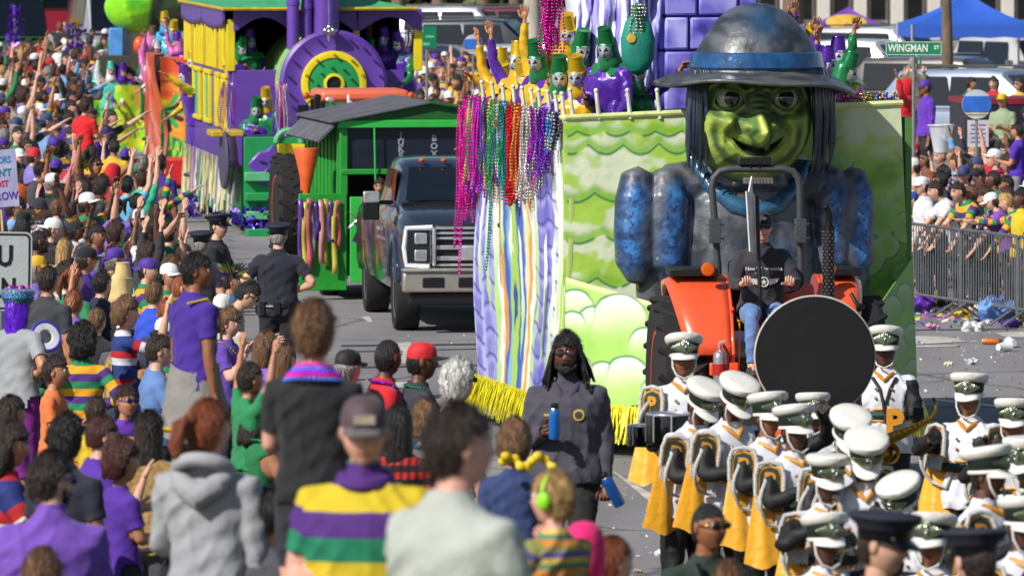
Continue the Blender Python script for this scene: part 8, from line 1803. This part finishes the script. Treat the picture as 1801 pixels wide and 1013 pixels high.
n5 = fill([(1600, 262), (1810, 250), (1815, 325), (1600, 300)], ['stand', 'hold', 'look', 'lean2', 'one_up', 'hip', 'clap', 'reach'], (-115, -45), 'behind the barrier', 'spectators behind the right barriers', ANR, (.16, .10), 4000, XR_)
n6 = fill([(1690, 120), (1815, 130), (1815, 250), (1640, 240), (1700, 215)], ['stand', 'look', 'hold', 'sit', 'hip'], (-115, 60), 'further back on the pavement', 'people among the parked cars', ANR, (.40, .25), 400, XR_+[(1717, 183), (1717, 235)])
print('CROWD', n1, n2, n3, n4, n5, n6, len(ALLP))
def on_ground(px, py): s_ = (py-YH)/H; g_ = W(px, py, s_); return Vector((g_.x, g_.y, 0))
person(1672, 470, 'kid_sit', 'child crouching low behind the first barrier in dark green top', h=1.15, rz=-80, shirt=('short', '#1f5a3a'), sk='light', hair=('short', 'dark'), loc=on_ground(1678, 528)-Vector((0, 0, .62)) if False else on_ground(1676, 520))
lb = thing('laundry_basket', 'clear plastic laundry basket held up to catch beads', 'basket', W(1655, 268, 128)); q = MB(); q.lathe([(.10, 0), (.17, .36), (.18, .37), (.17, .36), (.165, .35), (.095, .01)], 24, cap=False);
bmx = bpy.data.materials.new('clear_plastic'); bmx.use_nodes = True; bb = bmx.node_tree.nodes['Principled BSDF']; bb.inputs['Base Color'].default_value = (.75, .78, .82, 1); bb.inputs['Alpha'].default_value = .55; bb.inputs['Roughness'].default_value = .2
q.build('tub', bmx, lb); q = MB(); q.torus((0, 0, .37), .18, .012, 24, 6); q.build('rim', mat('plastic_rim', '#b8bcc4', .3), lb)
po = thing('poster', 'white handmade poster with faint lines held above the right crowd', 'poster', W(1720, 250, 124)); q = MB(); q.box((0, 0, .12), (.30, .012, .38)); q.build('board', mat('poster_white', '#b8b4bc', .7), po)
for k in range(5): q = MB(); q.box((0, -.009, .24-.06*k), (.22-.03*(k % 2), .004, .018)); q.build('scribble', mat('marker_violet', '#6a5a98', .7), po)
tl = thing('maroon_trailer', 'dark red and navy trailer parked behind the right crowd', 'trailer', G(1772, 100), rad(5)); q = MB(); q.box((0, 1, 1.0), (1.5, 2, 1.0)); q.build('body', mat('trailer_navy', '#1a1c30', .4), tl, bevel=.04); q = MB(); q.box((0, 1, 1.53), (1.54, 2.04, .10)); q.build('red_stripe', mat('trailer_red', '#7c1424', .4), tl); tyre(tl, (-.6, .4, .3), .3, .2, '#555555', 0); tyre(tl, (.6, .4, .3), .3, .2, '#555555', 0)
bn = thing('litter_bin', 'dark ribbed litter bin among the right crowd', 'bin', G(1715, 127)); q = MB(); q.lathe([(.22, 0), (.27, .9), (.29, .92), (.29, .97), (.001, 1.0)], 20); q.build('drum', mat('bin_grey', '#3c3c40', .6), bn); bn.location.z = .55
q = MB(); q.lathe([(.3, 0), (.3, .55)], 16, (0, 0, -.55)); q.build('plinth', mat('bin_grey', '#3c3c40', .6), bn)
ps = thing('poster', 'hand lettered lilac poster on a stick, cut by the edge', 'poster', W(-14, 366, 168)); ps.rotation_euler = (0, rad(-4), rad(12))
q = MB(); q.box((0, 0, .30), (.58, .012, .60)); q.build('board', mat('poster_lilac', '#a8aacb', .7), ps); q = MB(); q.cyl((.10, .02, -.8), (.10, .02, .5), .014, n=8); q.build('stick', mat('stick_wood', '#b8a88c', .8), ps)
for i, (t_, c_, z_, sz) in enumerate((('PROFESSORS', '#3a7ab0', .49, .10), ("WE DON'T", '#1f7a80', .355, .105), ('ASK MOST', '#c01c5a', .24, .09), ('TO THROW', '#5a3a9c', .11, .12))): lettering(t_, sz, mat('marker_'+c_, c_, .7), ps, (.02, -.008, z_), (rad(90), 0, 0), .001, .003, sx=.8 if i else .74)
us = thing('road_sign', 'white rectangular NO U TURN road sign with black rim, cut by the edge', 'road sign', W(2, 512, 232)); us.rotation_euler = (0, rad(1), rad(4))
def rrect(w_, h_, r_, n=6):
 return [(sx*(w_/2-r_)+r_*math.cos(rad(a0+90*k/n)), sz*(h_/2-r_)+r_*math.sin(rad(a0+90*k/n))) for sx, sz, a0 in ((1, 1, 0), (-1, 1, 90), (-1, -1, 180), (1, -1, 270)) for k in range(n+1)]
q = MB(); q.prism([(x-.07, z) for x, z in rrect(.60, .60, .05)], -.004, .004); o = q.build('plate', mat('sign_paper_white', '#a8aeb0', .4, 0, .05), us); o.location = (0, 0, .15)
q = MB(); a_ = [(x-.07, z) for x, z in rrect(.575, .575, .042)]; b_ = [(x-.07, z) for x, z in rrect(.545, .545, .034)]; n = len(a_); q.add([(x, -.006, z) for x, z in a_]+[(x, -.006, z) for x, z in b_], [(i, (i+1) % n, n+(i+1) % n, n+i) for i in range(n)]); o = q.build('border', BLK, us, smooth=None); o.location = (0, 0, .15)
lettering('NO U', .22, BLK, us, (-.14, -.006, .26), bold=.006, sx=.80); lettering('TURN', .20, BLK, us, (-.09, -.006, .02), bold=.006, sx=.75)
q = MB(); q.cyl((0, .03, -2.1), (0, .03, .45), .03, n=10); q.build('pole', mat('galvanised', '#8f9296', .45, .6), us)
for i, (px, py, L_) in enumerate(((133, 40, 75), (26, 10, 55), (145, 110, 35))):
 t = thing('tinsel_pole', ('star topped pole wrapped in violet tinsel standing in the far crowd', 'second tinsel pole beside the red bus', 'gold tinsel pole at the edge of the far crowd')[i], 'decorated pole', G(px, 78)); zt = ((YH+H*78)-py)/78
 q = MB(); q.cyl((0, 0, 0), (0, 0, zt), .03, n=8); q.build('pole', mat('galvanised', '#8f9296', .45, .6), t); rr = random.Random(i); q = MB(); zb = zt-L_/78*1.2
 for k in range(160): a = Vector((rr.gauss(0, .07), rr.gauss(0, .05), rr.uniform(zb, zt))); q.add([a, a+Vector((rr.uniform(-.12, .12), rr.uniform(-.1, .1), rr.uniform(-.12, .08))), a+Vector((rr.uniform(-.1, .1), rr.uniform(-.1, .1), rr.uniform(-.12, .1)))], [(0, 1, 2)])
 o = q.build('tinsel', mat('tinsel_'+'abc'[i], ('#5a2ab0', '#6a2ab8', '#b8921c')[i], .2, .7, .3), t, smooth=None); o['kind'] = 'stuff'
 if i == 0: q = MB(); q.prism([(.17*math.cos(rad(90+36*k))*(1 if k % 2 == 0 else .45), zt+.17*math.sin(rad(90+36*k))*(1 if k % 2 == 0 else .45)) for k in range(10)], -.04, .04); q.build('star', mat('star_gold', '#c8a01c', .2, .8), t)
# ================================================================ marching band
UW = mat('uniform_white', '#cfd0d8', .75, 0, .05, 5, .3, 14); UB = mat('uniform_black', '#111114', .7, 0, .2, 5, .4, 14); UG = mat('uniform_green', '#14302a', .7, 0, .15); UGO = mat('uniform_gold', '#c8881c', .5, .1, .12); CAPE = mat('cape_gold', '#e0a018', .45, 0, .10, 6, .7, 9, sheen=.3); BRAID = mat('braid_white', '#c9c7c0', .8, 0, .1, 60, .8, 120); GLV = '#0c0c0e'
BA = {'drum': dict(L='drum', Rr='drum'), 'play': dict(L=((.35, .6, -.6), (-.35, .8, .45)), Rr=((.45, .7, -.35), (-.55, .75, .35)), hp=8), 'play2': dict(L=((.85, .45, .05), (-.75, .75, .2)), Rr=((.5, .6, -.4), (-.6, .6, .45)), hp=16), 'sax': dict(L=((.25, .45, -.85), (.1, .8, .05)), Rr=((.25, .3, -.9), (.0, .8, -.1))),
  'down': dict(L=((.25, .55, -.75), (-.5, .8, .2)), Rr=((.3, .4, -.8), (-.4, .85, .1)), hp=34, lean=12), 'raise': dict(L=((.7, .5, .35), (-.5, .6, .7)), Rr=((.3, .55, -.7), (-.5, .7, .4)), hp=5)}
for k, v in BA.items(): proto('band_'+k, vox=.015, hero=True, open_hands=False, fat=1.12, **v)
q = MB(); q.torus((0, -.004, 1.16), .168, .040, 32, 8, 0, Matrix.Diagonal((1.02, .74, 1.05))); SASH = q.mesh('sash', [UG])
q = MB(); [q.torus((0, -.006, z), .170, .010, 32, 6, 0, Matrix.Diagonal((1.08, .80, 1))) for z in (1.205, 1.118)]; SASHT = q.mesh('sash_piping', [UGO])
q = MB(); [q.sph((x, -.150, z), .011, 8, 6) for x in (-.06, .06) for z in (1.36, 1.29)]; BUTTON = q.mesh('buttons', [mat('brass', '#b8923a', .25, .9)])
q = MB(); q.limb([(-.075, -.02, 1.475), (-.04, -.085, 1.455), (0, -.118, 1.42), (.04, -.085, 1.455), (.075, -.02, 1.475)], .016, 8); COLLAR = q.mesh('collar', [UGO])
def rr_shield(w_, h_): return [(-w_, -h_), (w_, -h_), (w_, h_*.35), (w_*.75, h_*.8), (0, h_), (-w_*.75, h_*.8), (-w_, h_*.35)]
q = MB(); q.prism(rr_shield(.066, .085), .0, .010); EP0 = q.mesh('shoulder_badge', [UGO])
q = MB(); q.prism(rr_shield(.055, .072), -.004, .0); EP1 = q.mesh('badge_field', [UG])
EPT = text_mesh('P', .115, .002, .006); EPT.materials.clear(); EPT.materials.append(UGO)
q = MB(); q.limb([(-.075, 0, -.085), (-.078, -.005, .03), (-.06, -.005, .085), (0, -.005, .10), (.06, -.005, .085), (.078, -.005, .03), (.075, 0, -.085)], .012, 8)
for i in range(14): q.limb([(-.07+.0108*i, -.005, -.085), (-.07+.0108*i, -.012, -.15-.01*(i % 2))], .0055, 5)
EPF = q.mesh('shoulder_fringe', [BRAID])
q = MB(); pts = [(0, 0, 1.38)]+[(.02+.10*math.sin(t*math.pi), -.10-.05*math.sin(t*math.pi), 1.38-.36*t) for t in (.15, .3, .45, .6, .75, .9)]+[(-.06, -.15, 1.02), (-.10, -.14, 1.12), (-.09, -.12, 1.25)]
q.limb(pts, .013, 8); AIG = q.mesh('braid_cord', [BRAID])
def capem(seed):
 q = MB(); n = 18; m_ = 9; vs = []
 for j in range(m_):
  t = j/(m_-1)
  for i in range(n): a = rad(-150+200*i/(n-1)); r_ = .045+.20*t**.9+.016*math.sin(i*1.7+seed)*t; vs.append((math.cos(a)*r_*.8+.02, math.sin(a)*r_*.75, 1.34-.60*t+.02*math.sin(i*.9+seed)*t))
 q.add(vs, [(j*n+i, j*n+i+1, (j+1)*n+i+1, (j+1)*n+i) for j in range(m_-1) for i in range(n-1)]); return q.mesh('cape', [CAPE], 180)
CPM = [capem(k) for k in range(3)]
def bandsman(px, py, s_, pose, rz, label, h=1.68, sk='dark', sides=(-1, 1), cape=True, yo=10):
 P0 = PROTO['band_'+pose]
 s_ *= 1.09 if pose != 'sax' and 'sousa' not in label else 1.0; o = near(px, py+yo+6, None, label, s_, h, P=P0, rz=rz, shirt=('long', UW, UB), pants=('trousers', UB), sk=sk, hair=('buzz', 'black'), hat=shako_hat(), group='marching band members', hero=True, cat='musician')
 T_ = P0['torso']
 for nm, me in (('sash', SASH), ('sash_piping', SASHT), ('buttons', BUTTON), ('collar', COLLAR)):
  g = link(nm, me, o, T_)
  if nm in ('buttons', 'sash_piping'): g['kind'] = 'stuff'
 for sx in sides:
  B_ = T_ @ Matrix.Translation((sx*.225, -.088, 1.335)) @ Matrix.Rotation(rad(sx*34), 4, 'Z') @ Matrix.Rotation(rad(-6), 4, 'X') @ Matrix.Scale(1.2, 4)
  b0 = link('shoulder_badge', EP0, o, B_); link('badge_field', EP1, b0, Matrix.Identity(4)); link('letter', EPT, b0, Matrix.Translation((0, -.007, -.006)) @ Matrix.Rotation(rad(90), 4, 'X')); link('fringe', EPF, b0, Matrix.Identity(4))
  link('braid_cord', AIG, o, T_ @ Matrix.Translation((sx*.20, .02, 0)) @ Matrix.Diagonal((sx, 1, 1, 1)))
  if cape: link('cape', CPM[(px+sx) % 3], o, T_ @ Matrix.Translation((sx*.235, .05, .04)) @ Matrix.Rotation(rad(60 if sx > 0 else 0), 4, 'Z'))
 for i, (wrp, hd, side, nrm, sx) in enumerate(P0['hands']):
  q = MB(); q.limb([wrp-hd*.03, wrp+hd*.04, wrp+hd*.10], [.036, .048, .046], 10, flat=(nrm, .65));
  for off in (.03, .01, -.01, -.03): p = wrp+hd*.085+side*off; d = Matrix.Rotation(.8*sx, 3, side) @ hd; q.limb([p, p+d*.04, p+Matrix.Rotation(1.6*sx, 3, side) @ hd*.05+d*.03], [.013, .012, .010], 6)
  q.limb([wrp+hd*.02+side*.03, wrp+hd*.06+side*.055, wrp+hd*.09+side*.05], [.015, .014, .011], 6)
  q.build('glove', cloth(GLV, .6), o)
 return o
bl_ = [(1203, 588, 240, 'drum', 0, 'drummer in tall white-topped hat facing the camera below the orange fender', 'brown', (-1,), 1.68), (1232, 676, 250, 'down', 38, 'band member with tilted white-topped hat, face down, beside the drummer', 'dark', (-1, 1), 1.64), (1292, 668, 252, 'down', 30, 'band member with bowed head between the drummer and the black disc', 'dark', (-1, 1), 1.68), (1352, 690, 256, 'raise', 25, 'band member half hidden under the lower edge of the black disc', 'brown', (-1, 1), 1.64),
 (1398, 712, 262, 'raise', 28, 'band member with raised black-gloved arm below the black disc', 'dark', (-1, 1), 1.66), (1492, 728, 268, 'down', 12, 'band member whose white hat top is turned toward the camera', 'dark', (-1, 1), 1.68), (1522, 768, 290, 'down', 4, 'band member with white chin strap looking down behind the police officer', 'brown', (-1, 1), 1.64), (1590, 846, 300, 'down', -35, 'band member whose hat alone shows beside the police cap', 'brown', (), 1.55),
 (1738, 786, 310, 'raise', 60, 'band member in profile with white chin strap above the round police cap', 'dark', (-1,), 1.60), (1705, 655, 245, 'play', -16, 'band member with glasses and tall hat beside the open street', 'brown', (-1, 1), 1.66), (1783, 700, 250, 'play', -8, 'band member at the right edge of the picture', 'brown', (-1,), 1.66), (1557, 574, 238, 'sax', -8, 'saxophone player with large gold letter on the chest beside the black disc', 'dark', (), 1.72),
 (1430, 690, 244, 'play', 5, 'sousaphone player hidden behind the black bell cover', 'dark', (), 1.66), (1806, 770, 290, 'play2', -30, 'band member cut by the right edge below the others', 'dark', (-1, 1), 1.66), (1640, 905, 318, 'raise', -20, 'band member between the two police officers with gloved arms bent', 'brown', (-1, 1), 1.6), (1800, 875, 330, 'play', 20, 'band member low at the right edge under the gold chest letter', 'dark', (-1, 1), 1.6),
 (1452, 905, 320, 'raise', 20, 'band member nearest the camera left of the police officer', 'dark', (-1, 1), 1.55), (1455, 800, 290, 'play2', 15, 'band member with crossed dark gloves in the densest part of the band', 'dark', (-1, 1), 1.58)]
BO = {}
for i, (px, py, s_, ps_, rz, lb, sk_, sd_, h_) in enumerate(bl_):
 yo = 10
 BO[i] = bandsman(px, py, s_, ps_, rz, lb, h_, sk_, sd_, cape=i not in (11, 12, 7))
sx_ = BO[11]; lettering('P', .26, UGO, sx_, (.085, -.178, 1.10), (rad(88), 0, 0), .006, .012, 'chest_letter')
q = MB(); q.limb([(-.09, -.09, 1.44), (-.03, -.135, 1.36), (.0, -.15, 1.25), (.02, -.155, 1.10)], [.014]*4, 6); q.limb([(.09, -.09, 1.44), (.05, -.135, 1.36), (.02, -.15, 1.25)], [.014]*3, 6); q.build('neck_strap', UB, sx_)
BR = mat('brass', '#b8923a', .25, .9); sax = thing('saxophone', 'brass saxophone held by the band member beside the black disc', 'saxophone', sx_.matrix_basis @ Vector((.10, -.26, 1.02))); sax.rotation_euler = (0, 0, rad(-8))
def sp(px, py, y): v = Vector(((px-1610)/238, y, (770-py)/238)); return v
sax.location = W(1610, 770, 241)
q = MB(); q.limb([sp(1637, 735, 0), sp(1610, 752, 0), sp(1580, 764, 0), sp(1562, 772, 0)], [.018, .028, .038, .042], 12); q.build('body_tube', BR, sax)
q = MB(); q.limb([sp(1637, 735, 0), sp(1645, 725, 0), sp(1646, 708, 0)], [.016, .014, .012], 10); q.build('neck', BR, sax); q = MB(); q.limb([sp(1646, 712, 0), sp(1641, 700, 0)], [.013, .010], 8); q.build('mouthpiece', BLK, sax)
q = MB(); q.limb([sp(1562, 772, 0), sp(1552, 780, -.02), sp(1553, 793, -.05), sp(1566, 800, -.08)], [.042, .045, .05, .06], 12); q.lathe([(.055, 0), (.065, .05), (.085, .085), (.088, .09), (.06, .05)], 20, sp(1566, 800, -.08), 0, Matrix.Rotation(rad(75), 3, 'X'), cap=False); q.build('bell', BR, sax)
for i in range(8): q = MB(); c_ = sp(1632-9*i, 738+4.0*i, -.035); q.cyl(c_, c_+Vector((0, -.014, 0)), .016, n=10); q.build('key', BR, sax)
q = MB(); q.limb([sp(1634, 742, -.04), sp(1600, 764, -.05), sp(1570, 780, -.05)], .005, 6); q.build('key_rod', BR, sax)
so_ = thing('sousaphone', 'sousaphone with its huge bell closed by a round black cloth cover', 'sousaphone', W(1433, 626, 243))
q = MB(); q.lathe([(.42, -.01), (.43, .0), (.432, .012), (.425, .022), (.30, .03), (.001, .034)], 72, (0, 0, 0), 0, Matrix.Rotation(rad(90), 3, 'X') @ Matrix.Rotation(0, 3, 'X')); q.build('bell_cover', mat('cover_black', '#0b0c10', .95, 0, .25, 4, .3, 9), so_)
q = MB(); q.lathe([(.43, 0), (.33, -.06), (.20, -.16), (.10, -.30), (.07, -.42)], 40, (0, 0, 0), 0, Matrix.Rotation(rad(90), 3, 'X'), cap=False); q.torus((0, 0, 0), .432, .010, 60, 8, 0, Matrix.Rotation(rad(90), 3, 'X')); q.build('bell', mat('sousa_white', '#b8b4a8', .3), so_)
q = MB(); q.limb([(0, .42, 0), (0, .5, -.1), (.05, .46, -.35), (.28, .30, -.62), (.38, .05, -.9), (.20, -.15, -1.12), (-.15, -.15, -1.15), (-.34, .05, -.9), (-.2, .2, -.6)], [.07, .07, .06, .055, .05, .045, .04, .035, .03], 12); q.build('tubing', mat('sousa_white', '#b8b4a8', .3), so_)
dr = thing('marching_drum', 'glossy black marching drum carried at the waist by the front drummer', 'drum', W(1180, 728, 268)); dr.scale = (.9, .9, .9)
q = MB(); q.lathe([(.17, -.22), (.175, -.21), (.175, -.01), (.17, 0)], 30); q.build('shell', mat('drum_black', '#0a0a0c', .12, 0, .2, coat=.8), dr); q = MB(); q.torus((0, 0, 0), .176, .010, 32, 6); q.build('hoop', CHR, dr); q = MB(); q.lathe([(.168, -.004), (.001, .003)], 28); q.build('drum_head', mat('drum_head', '#26262a', .4), dr)
for k in range(8): a = k*math.pi/4; q = MB(); q.limb([(math.cos(a)*.182, math.sin(a)*.182, -.01), (math.cos(a)*.182, math.sin(a)*.182, -.20)], .006, 6); q.build('tension_rod', CHR, dr)
d2 = retag_copy(dr, W(1138, 748, 267), 0, 'smaller black tenor drum beside the larger drum of the front drummer'); d2.scale = (.72, .72, .62)
cy = thing('cymbal', 'dark bronze cymbal held up below the black sousaphone cover', 'cymbal', W(1324, 762, 258)); q = MB(); q.lathe([(.20, 0), (.08, .018), (.05, .04), (.001, .045), (.05, .035), (.08, .012), (.20, -.003)], 36, (0, 0, 0), 0, Matrix.Rotation(rad(80), 3, 'Y')); q.build('plate', mat('bronze_dark', '#4a4234', .3, .85, .2), cy); q = MB(); q.limb([(.03, 0, 0), (.09, 0, -.02), (.10, 0, -.07)], .010, 6); q.build('strap', UB, cy); cy.rotation_euler = (0, rad(18), rad(25))
# ================================================================ raised verge under the near crowd (follows their feet)
G_ = np.array([(p.x, p.y, p.z) for p in GRD_PTS if p.z < 2.6 and p.y < 62])
xs = np.linspace(-9, 9, 73); ys = np.linspace(16, 62, 93); vx_, vy_ = np.meshgrid(xs, ys); Zt = np.zeros_like(vx_); Wt = np.full_like(vx_, 1e-9)
prof = lambda y: np.interp(y, [16, 23, 30, 35, 42, 52, 57, 61], [2.2, 2.05, 1.65, 1.35, 1.0, .5, .25, 0])
for x, y, z in G_:
 d2_ = (vx_-x)**2+((vy_-y)*.8)**2; w_ = np.exp(-d2_/.35); Zt += w_*(z-prof(y)); Wt += w_
Zt = prof(vy_)+Zt/np.maximum(Wt, .25); fade = np.clip((61-vy_)/2.2, 0, 1); Zt = Zt*fade-.03*(1-fade)
idx = np.arange(vx_.size).reshape(vx_.shape); V_ = np.stack([vx_.ravel(), vy_.ravel(), Zt.ravel()], 1)
me = bpy.data.meshes.new('verge'); me.from_pydata(V_.tolist(), [], np.stack([idx[:-1, :-1].ravel(), idx[:-1, 1:].ravel(), idx[1:, 1:].ravel(), idx[1:, :-1].ravel()], 1).tolist()); me.materials.append(mat('verge_grass', '#4a4c34', .95, 0, .4, 3, .5, 20)); me.shade_smooth(); o = link('grass_verge', me); o['kind'] = 'structure'
# ================================================================ litter
LC = [('#c8c4bc', 'white'), ('#7a3ca0', 'violet'), ('#c86a9c', 'pink'), ('#c8a82c', 'yellow'), ('#2a6aa8', 'blue'), ('#4a9a5a', 'green')]
rr = random.Random(31); q = MB(); cols = [mat('litter_'+n_, c_, .6, 0, .15) for c_, n_ in LC]
def bit(q, p, sz, mi):
 a = Vector((rr.uniform(-1, 1), rr.uniform(-1, 1), rr.uniform(0, .5)))*sz; b = Vector((rr.uniform(-1, 1), rr.uniform(-1, 1), rr.uniform(0, .5)))*sz; z = Vector((0, 0, .008)); q.add([p+z, p+a+z, p+a+b+z*2, p+b+z], [(0, 1, 2, 3)], mi)
for k in range(420):
 reg = rr.random()
 if reg < .55: p = on_ground(rr.uniform(1600, 1830), rr.uniform(545, 700))
 elif reg < .75: p = on_ground(rr.uniform(560, 860), rr.uniform(540, 700))
 else: p = on_ground(rr.uniform(1040, 1260), rr.uniform(800, 1012))
 bit(q, p, rr.choice([.012, .02, .03]), rr.choice([0, 0, 0, 0, 1, 3, 4]))
for k in range(260): bit(q, on_ground(rr.uniform(1600, 1810), rr.uniform(548, 572)), rr.uniform(.03, .08), rr.randrange(6))
o = q.build('litter', cols, smooth=None); tag(o, 'small scraps of paper, foil and beads scattered on the street', 'litter', kind='stuff')
def junk(px, py, kind_, c_, label, sz=1.0, rz=0):
 p = on_ground(px, py)
 if kind_ == 'cup':
  t = thing('plastic_cup', label, 'cup', p+Vector((0, 0, .045*sz)), rad(rz)); q = MB(); q.lathe([(.03, -.06), (.045, .06), (.047, .062), (.043, .06), (.028, -.055)], 16, (0, 0, 0), 0, Matrix.Rotation(rad(88), 3, 'Y'), cap=False); q.build('cup', mat('cup_'+c_, c_, .4), t); t.scale = (sz, sz, sz)
  q = MB(); q.lathe([(.029, -.06), (.001, -.061)], 14, (0, 0, 0), 0, Matrix.Rotation(rad(88), 3, 'Y')); q.build('base', mat('cup_'+c_, c_, .4), t)
 elif kind_ == 'bottle': bottle('plastic_bottle', label, 'bottle', p+Vector((0, 0, .04)), (rad(90), 0, rad(rz)), c_, sz)
 else:
  t = thing('crumpled_bag', label, 'bag', p, rad(rz)); q = MB(); r2 = random.Random(px)
  for k in range(9): q.sph((r2.uniform(-.08, .08)*sz, r2.uniform(-.06, .06)*sz, r2.uniform(.02, .06)*sz), (r2.uniform(.03, .06)*sz, r2.uniform(.03, .05)*sz, r2.uniform(.02, .05)*sz), 8, 6)
  me = grow(q, .012*sz, 1); V2 = np.empty(len(me.vertices)*3); me.vertices.foreach_get('co', V2); V2 = V2.reshape(-1, 3); V2 += .010*sz*np.sin(V2[:, [1, 2, 0]]*90/sz); me.vertices.foreach_set('co', V2.ravel()); me.materials.append(mat('bag_'+c_, c_, .45)); link('bag', me, t)
junk(1728, 605, 'bottle', '#c86a1c', 'orange drink bottle lying on the street', 1.0, 80); junk(1765, 618, 'cup', '#d4d4d8', 'white paper cup tipped over on the street', 1.4, 40); junk(1779, 610, 'cup', '#cfcfd4', 'second white cup touching the first one on the street', 1.3, 110)
junk(1711, 581, 'bag', '#c8c8cc', 'crumpled white paper near the barriers', 1.2); junk(1642, 578, 'bag', '#d08ab0', 'crumpled pink wrapper on the street near the barriers', .8); junk(1668, 642, 'bag', '#d8d0b4', 'small cream wrapper in the open street', .5); junk(1706, 640, 'bag', '#b4b8c0', 'flat clear bottle-like wrapper on the street', .8, 20)
junk(1613, 548, 'bag', '#5a2a9c', 'violet foil bag against the foot of the first barrier', 2.2); junk(1624, 537, 'bag', '#c8b81c', 'yellow bag against the first barrier', 2.0); junk(1690, 556, 'bag', '#c8a81c', 'yellow wrapper beneath the second barrier', 1.0); junk(1728, 552, 'bag', '#c8c0a0', 'pale bread bag on the kerb by the second barrier', 1.3)
junk(1772, 565, 'bag', '#5f86c8', 'large blue and white plastic bag under the third barrier', 3.4); junk(1764, 545, 'bag', '#3f6ac0', 'blue plastic sheet bunched beneath the third barrier', 2.4); junk(1780, 575, 'bag', '#3a1c70', 'purple pouch in front of the blue bag', 1.2); junk(1795, 572, 'bag', '#c8b81c', 'yellow pouch at the edge beside the purple one', 1.0)
junk(1158, 975, 'bag', '#c8ccd4', 'crumpled white tissue in the street by the band', .5); junk(1123, 1005, 'bag', '#b89a7a', 'small brown wrapper near the lower edge of the street', .35); junk(1123, 978, 'bag', '#c8c8c8', 'tiny white scrap beside the brown wrapper', .2)
